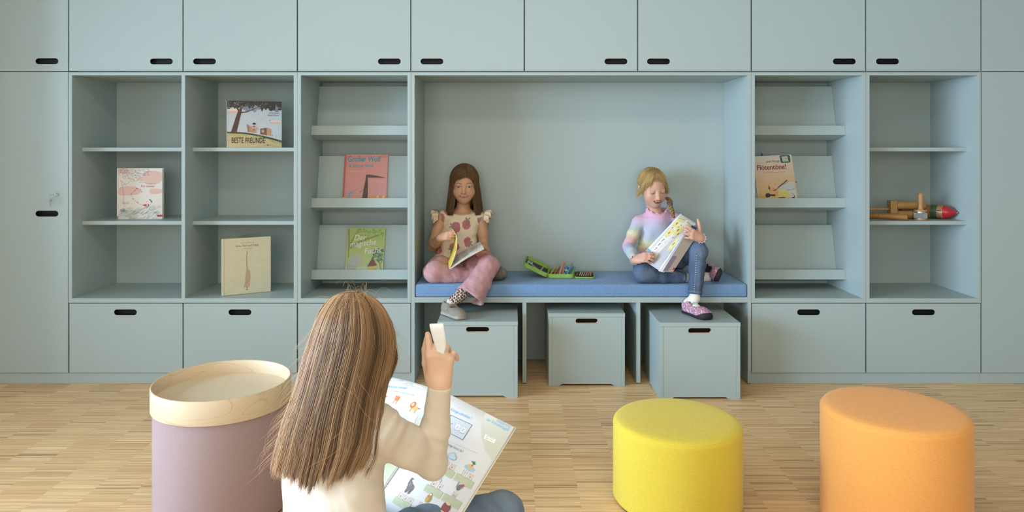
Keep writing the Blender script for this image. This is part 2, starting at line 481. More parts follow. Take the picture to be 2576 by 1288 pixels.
# lock cylinder with key
def lock():
    c = (fx(143.5), 0, fz(489.5))
    bm = lathe(nb(), [(0, -0.0001), (0.0085, -0.0001), (0.0085, 0.006), (0.007, 0.0075), (0.0035, 0.0075), (0.003, 0.006), (0, 0.006)], 24, M=Matrix.Translation(c) @ Matrix.Rotation(math.radians(90), 4, 'X'))
    obj('lock', bm, M_STEEL, tl, smooth=True)
    k = thing('key_pair', 'two small nickel keys on a ring in the lock of the left tall cabinet', 'keys', (fx(143.5), -0.0077, fz(489.5)))
    def key(L0, name, M, hw, hl):
        bm = nb()
        prism_y(bm, [(hw*math.cos(a)*0.95, hl*math.sin(a)) for a in [2*math.pi*i/14 for i in range(14)]], -0.001, 0.001, [stadium(0, hl*0.55, 0.006, 0.003, 4)])
        box(bm, -0.0022, 0.0022, -0.0008, 0.0008, -L0, -hl*0.9)
        bmesh.ops.transform(bm, matrix=M, verts=bm.verts[:])
        return obj(name, bm, M_STEEL, k)
    # inserted key: bow stands out of the lock, turned sideways
    key(0.019, 'inserted_key', Matrix.Translation((-0.005, -0.0185, 0.001)) @ Matrix.Rotation(math.radians(-18), 4, 'Z') @ Matrix.Rotation(math.radians(-90), 4, 'X'), 0.0105, 0.0115)
    key(0.030, 'hanging_key', Matrix.Translation((fx(135.8)-fx(143.5), -0.021, fz(504)-fz(489.5))) @ Matrix.Rotation(math.radians(4), 4, 'Y'), 0.0088, 0.0115)
    bm = nb(); R = 0.0085
    tube(bm, [(fx(136)-fx(143.5)+R*math.cos(a), -0.021+0.002*math.sin(a), -0.0135+R*math.sin(a)) for a in [2*math.pi*i/20 for i in range(21)]], 0.0006, 6)
    obj('ring', bm, M_STEEL, k, smooth=True)
lock()

def drawer(t, x0, x1, sx):
    slot_panel('drawer', fx(x0)+G, fx(x1)-G, ZP+0.001, fz(763.5), 0, DT, (fx(sx), fz(785.5), HW, HH-0.001), M_PAINT, M_BLACK, t)

def unit_shell(t, x0, x1, pl=True):
    """outer sides, top, bottom, back, plinth of an open unit; returns inner x range"""
    a, b = fx(x0), fx(x1)
    boxo('side_panel', a+0.0006, a+PT, 0, DEP+0.01, ZB1, ZT0, M_PAINT, t)
    boxo('side_panel', b-PT, b-0.0006, 0, DEP+0.01, ZB1, ZT0, M_PAINT, t)
    boxo('top_panel', a+0.0006, b-0.0006, 0, DEP+0.01, ZT0, ZT1, M_PAINT, t)
    boxo('bottom_panel', a+0.0006, b-0.0006, 0, DEP+0.01, ZB0, ZB1, M_PAINT, t)
    boxo('back_panel', a+PT, b-PT, DEP, DEP+0.01, ZB1, ZT0, M_PAINT, t)
    boxo('drawer_case', a+0.001, b-0.001, DT+0.0025, DEP+0.01, ZP-0.003, ZB0-0.001, M_PAINT, t)
    boxo('plinth', a, b, 0.010, 0.03, 0.0, ZP-0.003, M_PAINT, t)
    return a+PT, b-PT
REC = 0.0906
def shelves(t, xa, xb):
    for zt in (1.2435, 0.8480):
        boxo('shelf', xa+0.0004, xb-0.0004, REC, DEP, zt-0.020, zt, M_PAINT, t)
# two bay open unit, left
t = thing('open_shelf_unit', 'wide open shelf unit on the left holding three picture books above two drawers', 'shelf unit')
xa, xb = unit_shell(t, 172, 748)
dv = fx(461)
boxo('divider', dv-PT/2, dv+PT/2, 0, DEP, ZB1, ZT0, M_PAINT, t)
shelves(t, xa, dv-PT/2); shelves(t, dv+PT/2, xb)
drawer(t, 173, 460.5, 315.5); drawer(t, 460.5, 748, 603.5)
# open unit, right end
t = thing('open_shelf_unit', 'narrow open shelf unit at the right holding wooden instruments above one drawer', 'shelf unit')
xa, xb = unit_shell(t, 2178.5, 2468)
shelves(t, xa, xb)
drawer(t, 2178.5, 2468, 2323)

# display units with sloping book rests
TH = math.radians(13.3)
TIERS = [(1.365, 0), (0.9645, 0), (0.568, 0)]
def display(t, x0, x1):
    xa, xb = unit_shell(t, x0, x1)
    xa += 0.0006; xb -= 0.0006
    for zl, _ in TIERS:
        # rest frame: origin at top front edge of the lip; e = along the board towards the back (down), n = up the slope
        e = (math.cos(TH), -math.sin(TH)); n = (math.sin(TH), math.cos(TH))
        o = (0.196, zl)
        def q(a, b): return (o[0]+e[0]*a+n[0]*b, o[1]+e[1]*a+n[1]*b)
        def bar(name, a0, a1, b0, b1, par):
            bm = nb(); c = [q(a0, b0), q(a1, b0), q(a1, b1), q(a0, b1)]
            A = [bm.verts.new((xa, p[0], p[1])) for p in c]; B = [bm.verts.new((xb, p[0], p[1])) for p in c]
            bm.faces.new(A); bm.faces.new(B[::-1])
            for i in range(4): bm.faces.new((A[i], A[(i+1) % 4], B[(i+1) % 4], B[i]))
            return obj(name, bm, M_PAINT, par, bevel=0.0008)
        r = bar('book_rest', 0.104, 0.120, -0.053, 0.262, t)
        bar('ledge', 0.016, 0.104, -0.053, -0.037, r)
        bar('lip', 0.0, 0.016, -0.053, 0.0, r)
t = thing('display_shelf_unit', 'display shelf unit left of the bench niche with three sloping book rests', 'shelf unit')
display(t, 748, 1034)
drawer(t, 748, 1034, 891)
t = thing('display_shelf_unit', 'display shelf unit right of the bench niche with three sloping book rests', 'shelf unit')
display(t, 1890, 2178.5)
drawer(t, 1890, 2178.5, 2034)

# bench niche
BZ = 0.456                       # bench board top
bench = thing('bench_niche', 'wide pale blue seating niche with a bench and three bays for boxes below', 'bench')
a, b = fx(1034), fx(1890)
boxo('side_panel', a+0.0006, a+PT, 0, DEP+0.01, 0.004, ZT0, M_PAINT, bench)
boxo('side_panel', b-PT, b-0.0006, 0, DEP+0.01, 0.004, ZT0, M_PAINT, bench)
boxo('top_panel', a+0.0006, b-0.0006, 0, DEP+0.01, ZT0, ZT1, M_PAINT, bench)
boxo('back_panel', a+PT, b-PT, DEP, DEP+0.01, 0.003, ZT0, M_PAINT, bench)
boxo('bench_board', a+PT, b-PT, 0, DEP, BZ-0.028, BZ, M_PAINT, bench)
for px in (1319.3, 1606):
    boxo('divider', fx(px)-0.0105, fx(px)+0.0105, 0.001, DEP, 0.006, BZ-0.028, M_PAINT, bench)

# cushion
M_CUSH = fabric('blue_melange_fabric', (0.175, 0.30, 0.50), scale=700, amount=0.28, bump=0.3)
CZ = 0.523
bm = box(nb(), a+PT+0.002, b-PT-0.002, 0.002, DEP-0.003, BZ+0.0006, CZ)
bmesh.ops.bevel(bm, geom=bm.edges[:], offset=0.009, segments=4, affect='EDGES', profile=0.5)
cush = obj('seat_cushion', bm, M_CUSH, smooth=True)
tag(cush, 'long flat blue fabric cushion lying on the bench in the niche', 'cushion')

# ---- storage boxes under the bench
def storage_box(label, cx, yf, rz=0.0):
    t = thing('storage_box', label, 'box', (cx, yf, 0), rz, 'storage boxes under the bench')
    W, D, H, q = 0.199, 0.40, 0.379, PT
    ft = 0.0
    def foot(x0, x1, mirror=False):
        # outline of a front with the cut out between two feet
        pts = [(x0, ft)]
        k = 0.05; h = 0.011
        pts += [(x0+k-0.02, ft)]
        pts += [(x0+k-0.02+0.026*i/6, ft+h*(0.5-0.5*math.cos(math.pi*i/6))) for i in range(1, 7)]
        pts += [(x1-k+0.02-0.026*i/6, ft+h*(0.5-0.5*math.cos(math.pi*i/6))) for i in range(6, 0, -1)]
        pts += [(x1-k+0.02, ft), (x1, ft), (x1, H-0.021), (x0, H-0.021)]
        return pts
    slot = stadium(0, 0.339, 0.118, 0.028)
    f = obj('front_panel', prism_y(nb(), foot(-W+q+0.0006, W-q-0.0006), 0.0008, 0.0008+q, [slot]), M_PAINT, t)
    ring = nb()
    prism_y(ring, stadium(0, 0.339, 0.1176, 0.0276), 0.0016, q, [stadium(0, 0.339, 0.1150, 0.0250)])
    tag(obj('slot_edge', ring, M_PLY, f), 'bare plywood edge of the hand hole')
    obj('back_panel', prism_y(nb(), foot(-W+q+0.0006, W-q-0.0006), D-q, D), M_PAINT, t)
    for s in (-1, 1):
        boxo('side_panel', min(s*W, s*(W-q)), max(s*W, s*(W-q)), 0.0, D, ft, H-0.021, M_PAINT, t, 0.0006)
    boxo('lid', -W-0.001, W+0.001, -0.001, D+0.001, H-0.020, H, M_PAINT, t)
    boxo('base', -W+q, W-q, q, D-q, 0.02, 0.03, M_PAINT, t, 0)
    bm = nb(); box(bm, -W+q+0.001, W-q-0.001, q+0.02, q+0.024, 0.031, H-0.022)  # black sheet stands in for the dark box interior behind the hole
    tag(obj('dark_backing', bm, M_BLACK, t), 'black sheet giving the dark inside behind the hand hole')
    return t
yf1, yf2, yf3 = -0.209, -0.031, -0.230
storage_box('leftmost pale blue storage box pulled out under the bench, below the grey slipper', (1201.5-VX)*(CAMD+yf1)/FPX, yf1)
storage_box('middle pale blue storage box with hand hole standing under the bench', (1476-VX)*(CAMD+yf2)/FPX, yf2)
storage_box('rightmost pale blue storage box pulled out under the bench, below the pink patterned slipper', (1761-VX)*(CAMD+yf3)/FPX, yf3)

# ---- poufs
def pouf(label, x, y, r, h, col, name):
    t = thing('pouf', label, 'pouf', (x, y, 0), 0, 'round fabric poufs')
    m = fabric(name, col, scale=1100, amount=0.14, bump=0.25)
    prof = [(0, 0.004), (r-0.02, 0.004), (r-0.006, 0.008), (r, 0.02), (r, h-0.024), (r-0.001, h-0.0175)]
    bm = lathe(nb(), prof+[(r-0.0045, h-0.0135)], 128)
    obj('side_cover', bm, m, t, smooth=True)
    # dished top with soft shoulder; seam groove where it meets the side
    pt = [(r-0.0050, h-0.0137), (r-0.0055, h-0.0115), (r-0.009, h-0.0075), (r-0.018, h-0.0035), (r-0.035, h-0.0012), (r*0.6, h), (0, h+0.001)]
    obj('top_cover', lathe(nb(), pt, 128), m, t, smooth=True)
    sm = lathe(nb(), [(r-0.0052+0.0012*math.cos(a), h-0.0136+0.0012*math.sin(a)) for a in [2*math.pi*i/8 for i in range(8)]], 128, close=True)
    obj('seam_piping', sm, m, t, smooth=True)
    base = lathe(nb(), [(0, 0), (r-0.012, 0), (r-0.010, 0.004), (0, 0.0045)], 64)
    obj('base', base, M_BLACK, t)
    # bottom hem ring
    hm = lathe(nb(), [(r+0.0004+0.0011*math.cos(a), 0.019+0.0011*math.sin(a)) for a in [2*math.pi*i/8 for i in range(8)]], 128, close=True)
    obj('hem', hm, m, t, smooth=True)
    return t
ZY, RY = 2.53, 0.2235
pouf('low bright yellow round fabric pouf in front of the right storage box', math.tan(math.radians(13.0))*ZY, ZY-CAMD, RY, 0.289, (0.73, 0.575, 0.060), 'yellow_wool')
ZO = 2.355
pouf('tall orange round fabric pouf at the front right', 0.534*ZO, ZO-CAMD, 0.2235, 0.392, (0.88, 0.395, 0.100), 'orange_wool')
ZPK = 2.475; XPK = -0.4035*ZPK
pouf('pale pink round fabric pouf under the wooden tray at the front left', XPK, ZPK-CAMD, 0.2195, 0.385, (0.350, 0.248, 0.244), 'pink_wool')

# ---- wooden tray on the pink pouf
M_MAPLE = wood('maple_veneer', (0.74, 0.58, 0.39), (0.64, 0.46, 0.28), scale=(1.6, 1.6, 9), dist=0.5, rough=0.42, wscale=1.3)
M_MAPLE_IN = wood('maple_board', (0.70, 0.58, 0.40), (0.66, 0.52, 0.34), scale=(2, 14, 4), dist=0.8, rough=0.4, wscale=1.2)
M_MAPLE_E = mat('maple_rim_edge', (0.62, 0.43, 0.25), rough=0.5, noise=(60, 0.15))
t = thing('tray', 'round pale wooden tray with a raised rim on the pink pouf', 'tray', (XPK, ZPK-CAMD, 0.364))
R = 0.2262; hh = 0.079
bm = lathe(nb(), [(R-0.0055, 0.0), (R-0.001, 0.0), (R, 0.002), (R, hh-0.002), (R-0.0004, hh-0.001)], 160)
obj('rim', bm, M_MAPLE, t, smooth=True)
bm = lathe(nb(), [(R-0.0055, 0.0), (R-0.006, 0.002), (R-0.006, hh-0.002), (R-0.0056, hh-0.001)], 160)
obj('rim_inside', bm, M_MAPLE, t, smooth=True)
bm = lathe(nb(), [(R-0.0004, hh-0.001), (R-0.0016, hh), (R-0.0044, hh), (R-0.0056, hh-0.001)], 160)
tag(obj('rim_edge', bm, M_MAPLE_E, t, smooth=True), 'darker plywood top edge')
bm = lathe(nb(), [(0, 0.024), (R-0.006, 0.024), (R-0.006, 0.033), (0, 0.033)], 96)
obj('board', bm, M_MAPLE_IN, t)
# ================================================================== ORGANIC SURFACES (smooth blended solids meshed as one skin)
def vec(*a): return np.array(a, float)
def npv(v): return np.array((v[0], v[1], v[2]), float)
def unit(v):
    v = np.asarray(v, float); return v/np.linalg.norm(v)
def rotm(yaw=0, pitch=0, roll=0):
    """local -Y is the face; yaw>0 turns the face to +X, pitch>0 nods down, roll>0 tips the head to +X"""
    y, p, r = map(math.radians, (yaw, pitch, roll))
    Rz = np.array([[math.cos(y), -math.sin(y), 0], [math.sin(y), math.cos(y), 0], [0, 0, 1]])
    Rx = np.array([[1, 0, 0], [0, math.cos(p), -math.sin(p)], [0, math.sin(p), math.cos(p)]])
    Ry = np.array([[math.cos(r), 0, math.sin(r)], [0, 1, 0], [-math.sin(r), 0, math.cos(r)]])
    return Rz @ Rx @ Ry

class Field:
    def __init__(s, lo, hi, h, fine=()):
        s.ax = []
        for a in range(3):
            c = [lo[a]]
            while c[-1] < hi[a]:
                st = h
                for (fa, f0, f1, fh) in fine:
                    if fa == a and f0-0.012 <= c[-1] <= f1+0.012: st = min(st, fh)
                c.append(c[-1]+st)
            s.ax.append(np.array(c))
        s.f = np.full([len(c) for c in s.ax], 1.0, np.float32)
    def sub(s, lo, hi):
        sl = []
        for a in range(3):
            i0 = max(0, np.searchsorted(s.ax[a], lo[a])-1); i1 = min(len(s.ax[a]), np.searchsorted(s.ax[a], hi[a])+1)
            if i1 <= i0: return None, None
            sl.append(slice(i0, i1))
        sl = tuple(sl)
        g = (s.ax[0][sl[0]][:, None, None], s.ax[1][sl[1]][None, :, None], s.ax[2][sl[2]][None, None, :])
        return sl, g
    def put(s, fn, lo, hi, k=0.01, op='u'):
        m = max(k, 0.0)+0.012
        sl, g = s.sub(np.asarray(lo)-m, np.asarray(hi)+m)
        if sl is None: return
        d = np.broadcast_to(fn(*g), s.f[sl].shape).astype(np.float32)
        a = s.f[sl]
        if op == 'u':
            if k > 0:
                h = np.clip(0.5+0.5*(a-d)/k, 0, 1); s.f[sl] = a*(1-h)+d*h-k*h*(1-h)
            else: s.f[sl] = np.minimum(a, d)
        elif op == 's':
            d = -d
            if k > 0:
                h = np.clip(0.5-0.5*(a-d)/k, 0, 1); s.f[sl] = a*(1-h)+d*h+k*h*(1-h)
            else: s.f[sl] = np.maximum(a, d)
        elif op == 'add': s.f[sl] = a+d
    def cap(s, a, b, ra, rb=None, k=0.01, op='u'):
        a = npv(a); b = npv(b); rb = ra if rb is None else rb
        ba = b-a; L2 = max(float(ba@ba), 1e-12)
        def fn(X, Y, Z):
            px, py, pz = X-a[0], Y-a[1], Z-a[2]
            t = np.clip((px*ba[0]+py*ba[1]+pz*ba[2])/L2, 0, 1)
            return np.sqrt((px-t*ba[0])**2+(py-t*ba[1])**2+(pz-t*ba[2])**2)-(ra+(rb-ra)*t)
        R = max(ra, rb)
        s.put(fn, np.minimum(a, b)-R, np.maximum(a, b)+R, k, op)
    def chain(s, pts, rad, k=0.01, op='u'):
        for i in range(len(pts)-1): s.cap(pts[i], pts[i+1], rad[i], rad[i+1], k, op)
    def ell(s, c, r, R=None, k=0.01, op='u'):
        c = npv(c); r = np.array(r if hasattr(r, '__len__') else (r, r, r), float)
        def fn(X, Y, Z):
            p = (X-c[0], Y-c[1], Z-c[2])
            if R is not None:
                p = tuple(p[0]*R[0, i]+p[1]*R[1, i]+p[2]*R[2, i] for i in range(3))
            k0 = np.sqrt((p[0]/r[0])**2+(p[1]/r[1])**2+(p[2]/r[2])**2)
            k1 = np.sqrt((p[0]/r[0]**2)**2+(p[1]/r[1]**2)**2+(p[2]/r[2]**2)**2)+1e-9
            return k0*(k0-1)/k1
        m = r.max(); s.put(fn, c-m, c+m, k, op)
    def rbox(s, c, hsz, R, rr=0.004, k=0.005, op='u'):
        c = npv(c); hs = np.array(hsz, float)-rr
        def fn(X, Y, Z):
            p = (X-c[0], Y-c[1], Z-c[2])
            p = [np.abs(p[0]*R[0, i]+p[1]*R[1, i]+p[2]*R[2, i])-hs[i] for i in range(3)]
            q = [np.maximum(v, 0) for v in p]
            return np.sqrt(q[0]**2+q[1]**2+q[2]**2)+np.minimum(np.maximum(np.maximum(p[0], p[1]), p[2]), 0)-rr
        m = np.linalg.norm(hsz); s.put(fn, c-m, c+m, k, op)
    def cut(s, p, n, k=0.0, lo=None, hi=None):
        """remove everything on the +n side of the plane"""
        p = npv(p); n = unit(npv(n))
        lo = [c[0] for c in s.ax] if lo is None else lo; hi = [c[-1] for c in s.ax] if hi is None else hi
        s.put(lambda X, Y, Z: -((X-p[0])*n[0]+(Y-p[1])*n[1]+(Z-p[2])*n[2]), lo, hi, k, 's')
    def loft(s, zs, cx, cy, rx, ry, k=0.02, ang=0.0, n=2.0, op='u'):
        """upright body of elliptical sections (half widths rx, ry turned by ang) between zs[0] and zs[-1]"""
        zs = np.array(zs); ca, sa = math.cos(ang), math.sin(ang)
        def ip(Z, v):
            return np.interp(Z.ravel(), zs, v).reshape(Z.shape)
        def fn(X, Y, Z):
            ox, oy = ip(Z, cx), ip(Z, cy); a, b = ip(Z, rx), ip(Z, ry)
            u = (X-ox)*ca+(Y-oy)*sa; w = -(X-ox)*sa+(Y-oy)*ca
            q = (np.abs(u/a)**n+np.abs(w/b)**n)**(1.0/n)
            d = (q-1)*np.minimum(a, b)
            return np.maximum(d, np.maximum(zs[0]-Z, Z-zs[-1]))
        M = max(max(rx), max(ry))
        s.put(fn, (min(cx)-M, min(cy)-M, zs[0]), (max(cx)+M, max(cy)+M, zs[-1]), k, op)
    def mesh(s):
        f = s.f; ins = f < 0
        def cor(a):
            return [a[i:a.shape[0]-1+i, j:a.shape[1]-1+j, k:a.shape[2]-1+k] for i in (0, 1) for j in (0, 1) for k in (0, 1)]
        cs = cor(ins); al = cs[0].copy(); an = cs[0].copy()
        for c in cs[1:]: al &= c; an |= c
        act = an & ~al
        idx = np.argwhere(act)
        ids = np.full(act.shape, -1, np.int32); ids[act] = np.arange(len(idx))
        fv = np.stack([c[act] for c in cor(f)], 1)
        offs = np.array([(i, j, k) for i in (0, 1) for j in (0, 1) for k in (0, 1)], float)
        acc = np.zeros((len(idx), 3)); cnt = np.zeros(len(idx))
        for e0 in range(8):
            for e1 in range(e0+1, 8):
                if np.abs(offs[e0]-offs[e1]).sum() != 1: continue
                f0, f1 = fv[:, e0], fv[:, e1]; cr = (f0 < 0) != (f1 < 0)
                t = np.where(cr, f0/np.where(cr, f0-f1, 1), 0)
                p = offs[e0]+(offs[e1]-offs[e0])*t[:, None]
                acc[cr] += p[cr]; cnt[cr] += 1
        u = acc/np.maximum(cnt, 1)[:, None]
        V = np.empty((len(idx), 3))
        for a in range(3):
            x = s.ax[a]; i = idx[:, a]; V[:, a] = x[i]+u[:, a]*(x[i+1]-x[i])
        Fs = []
        for a in range(3):
            b, c = (a+1) % 3, (a+2) % 3
            sl0 = [slice(None)]*3; sl1 = [slice(None)]*3
            sl0[a] = slice(0, f.shape[a]-1); sl1[a] = slice(1, f.shape[a])
            for q in (b, c): sl0[q] = slice(1, f.shape[q]-1); sl1[q] = slice(1, f.shape[q]-1)
            i0, i1 = ins[tuple(sl0)], ins[tuple(sl1)]
            ch = np.argwhere(i0 != i1)
            if not len(ch): continue
            up = i0[tuple(ch.T)]
            ch = ch.copy(); ch[:, b] += 1; ch[:, c] += 1
            def cell(db, dc):
                q = ch.copy(); q[:, b] += db; q[:, c] += dc
                return ids[q[:, 0], q[:, 1], q[:, 2]]
            quad = np.stack([cell(-1, -1), cell(0, -1), cell(0, 0), cell(-1, 0)], 1)
            quad[~up] = quad[~up][:, ::-1]
            Fs.append(quad)
        return V, np.concatenate(Fs)

def noise3(V, sc, seed=0):
    """cheap smooth pseudo noise from summed sines"""
    r = np.random.default_rng(seed); o = np.zeros(len(V))
    for i in range(6):
        d = r.normal(size=3); d /= np.linalg.norm(d); ph = r.uniform(0, 6.28)
        o += np.sin(V @ d*sc*r.uniform(0.6, 1.6)+ph)
    return o/6

def lerp(a, b, t): return a*(1-t)+b*t
def smooth(e0, e1, x):
    t = np.clip((x-e0)/(e1-e0), 0, 1); return t*t*(3-2*t)

# ------------------------------------------------------------------ head
class Head:
    def __init__(s, c, R, sc=1.0, mw=0.026, mo=1.0): s.c = npv(c); s.R = R; s.s = sc; s.mw = mw; s.mo = mo
    def w(s, *p): return s.c+s.R @ (np.array(p, float)*s.s)
    def loc(s, V): return (V-s.c) @ s.R/s.s
    def build(s, F, smile=0.5, lids=0.0, ears=True):
        def E(c, r, k, op='u', R=None):
            RR = s.R if R is None else s.R @ R
            F.ell(s.w(*c), np.array(r)*s.s, RR, k*s.s, op)
        def C(a, b, ra, rb, k, op='u'): F.cap(s.w(*a), s.w(*b), ra*s.s, rb*s.s, k*s.s, op)
        E((0, 0.016, 0.030), (0.071, 0.086, 0.076), 0.01)
        E((0, -0.018, -0.022), (0.058, 0.062, 0.070), 0.03)
        E((0, -0.036, -0.066), (0.035, 0.040, 0.030), 0.035)
        E((0, -0.056, -0.082), (0.015, 0.014, 0.012), 0.022)
        for q in (-1, 1):
            E((q*0.033, -0.046, -0.036), (0.024, 0.024, 0.024), 0.022)          # cheek
            E((q*0.030, -0.087, 0.000), (0.018, 0.012, 0.0095), 0.012, 's')      # socket
            E((q*0.030, -0.0635, -0.003), (0.0145, 0.0135, 0.0135), 0.003)       # eyeball under the lids
            E((q*0.030, -0.0665, 0.0085), (0.0165, 0.0085, 0.0055), 0.008)       # upper lid and brow bone
            E((q*0.029, -0.064, -0.0135), (0.0135, 0.0085, 0.0038), 0.007)       # lower lid
        C((0, -0.074, 0.004), (0, -0.0895, -0.030), 0.006, 0.0075, 0.013)        # nose bridge
        E((0, -0.0915, -0.032), (0.0085, 0.0085, 0.0075), 0.007)
        for q in (-1, 1):
            E((q*0.0095, -0.083, -0.0355), (0.0062, 0.0075, 0.0055), 0.005)
            E((q*0.0048, -0.0895, -0.0405), (0.0026, 0.0035, 0.0022), 0.002, 's')  # nostril
        # muzzle, lips
        E((0, -0.066, -0.056), (0.023, 0.014, 0.017), 0.014)
        cu = 0.006*smile
        for q in (-1, 1):
            C((0, -0.0795, -0.0500), (q*0.0235, -0.0690, -0.0530+cu), 0.0036, 0.0018, 0.004)
            C((0, -0.0775, -0.0610), (q*0.0225, -0.0685, -0.0555+cu), 0.0042, 0.0018, 0.004)
        for q in (-1, 1):
            C((0, -0.0830, -0.0560), (q*0.019, -0.0755, -0.0545+cu*0.8), 0.0018, 0.0009, 0.0015, 's')
        C((0, -0.0775, -0.0535), (0.012, -0.0735, -0.0527+cu*0.5), 0.0022, 0.0018, 0.001)   # upper teeth row
        C((0, -0.0775, -0.0535), (-0.012, -0.0735, -0.0527+cu*0.5), 0.0022, 0.0018, 0.001)
        if ears:
            for q in (-1, 1):
                Re = rotm(0, 0, q*12)
                E((q*0.0745, 0.012, -0.010), (0.007, 0.017, 0.028), 0.006, R=Re)
                E((q*0.0805, 0.006, -0.008), (0.004, 0.009, 0.016), 0.004, 's', R=Re)
    def color(s, V, N, skin, smile=0.5, lids=0.0, iris=(0.10, 0.085, 0.05), brow=(0.16, 0.09, 0.05), blush=0.35, browamt=0.8):
        """colours for head vertices by face-local position"""
        q = s.loc(V); x, y, z = q[:, 0], q[:, 1], q[:, 2]
        c = np.tile(np.array(skin), (len(V), 1))
        front = (y < -0.03)
        def mix(mask, col, a=1.0):
            m = np.clip(mask*front*a, 0, 1)[:, None]
            c[:] = c*(1-m)+np.array(col)[None]*m
        ax = np.abs(x)
        sk = np.array(skin)
        ch = np.exp(-(((ax-0.036)/0.017)**2+((z+0.034)/0.016)**2))
        mix(ch*blush, sk*np.array([1.0, 0.70, 0.66]))
        nz = np.exp(-((x/0.010)**2+((z+0.036)/0.010)**2)); mix(nz*blush*0.8, sk*np.array([1.0, 0.76, 0.72]))
        # eyes
        ew, ez = 0.0125, -0.0025
        u = (ax-0.0300)/ew; w = (z-ez)
        arch = np.sqrt(np.clip(1-u*u, 0, 1))
        top = 0.0058*arch*(1-0.85*lids)-0.0022*lids; bot = -0.0048*arch
        if lids > 0.5: top = bot+0.0016*arch
        aa = 0.0009
        inside = smooth(-aa, aa, top-w)*smooth(-aa, aa, w-bot)*(np.abs(u) < 1.02)
        mix(inside, (0.40, 0.36, 0.33))
        ir = np.sqrt((ax-0.0300)**2+(w-0.0004)**2)
        mix(inside*smooth(0.0066, 0.0056, ir), iris); mix(inside*smooth(0.0034, 0.0026, ir), (0.006, 0.005, 0.005))
        if lids < 0.5:
            hl = np.sqrt((x-np.sign(x)*0.0300+0.0014)**2+(w-0.0024)**2)
            mix(inside*smooth(0.0016, 0.0010, hl), (0.62, 0.62, 0.62))
        lash = np.exp(-((w-top)/(0.0011 if lids < 0.5 else 0.0019))**2)*(np.abs(u) < 1.12)
        mix(lash, (0.035, 0.02, 0.014), 0.9)
        mix(np.exp(-((w-bot+0.0005)/0.0011)**2)*(np.abs(u) < 0.95), sk*np.array([0.55, 0.42, 0.38]), 0.45)
        mix(np.exp(-((w-0.0098-0.001*arch)/0.0012)**2)*(np.abs(u) < 1.0), sk*np.array([0.62, 0.5, 0.45]), 0.45)
        # brows
        bu = (ax-0.013)/0.034; bz = 0.0140+0.0045*np.sin(np.clip(bu, 0, 1)*2.4)
        th = 0.0030*(1-0.5*np.clip(bu, 0, 1))
        mix(smooth(1.35, 0.5, np.abs(z-bz)/th)*smooth(-0.08, 0.06, bu)*smooth(1.05, 0.85, bu), brow, browamt)
        # mouth
        cu = 0.006*smile
        mx = x/s.mw
        ml = -0.0550+cu*mx*mx*1.15
        hw = np.sqrt(np.clip(1-mx*mx, 0, 1))
        upl = ml+0.0016+0.0052*hw*(1-0.22*np.exp(-(x/0.004)**2)); lol = ml-0.0018-0.0092*hw
        lip = smooth(-0.0008, 0.0008, upl-z)*smooth(-0.0008, 0.0008, z-lol)*(np.abs(mx) < 1)*(y < -0.058)
        mix(lip, (0.43, 0.13, 0.115), 0.9)
        op = 0.0030*smile*hw*s.mo+0.0005
        open_ = smooth(-0.0006, 0.0006, ml+op*0.95-z)*smooth(-0.0006, 0.0006, z-ml+op*1.25)*(np.abs(mx) < 0.93)*(y < -0.055)
        mix(open_, (0.055, 0.012, 0.010))
        te = smooth(-0.0005, 0.0005, ml+op*0.85-z)*smooth(-0.0005, 0.0005, z-ml+op*0.35)*(np.abs(mx) < 0.70)*(y < -0.055)
        gap = 1-0.65*(np.abs(x) > 0.003)*np.exp(-((np.abs(x) % 0.0074-0.0002)/0.0006)**2)
        mix(te, (0.52, 0.48, 0.42), 0.95); mix(te*(1-gap), (0.20, 0.14, 0.11), 0.5)
        # nostrils
        mix(np.exp(-(((ax-0.0050)/0.0026)**2+((z+0.0400)/0.0017)**2)), (0.10, 0.035, 0.025), 0.8)
        return c

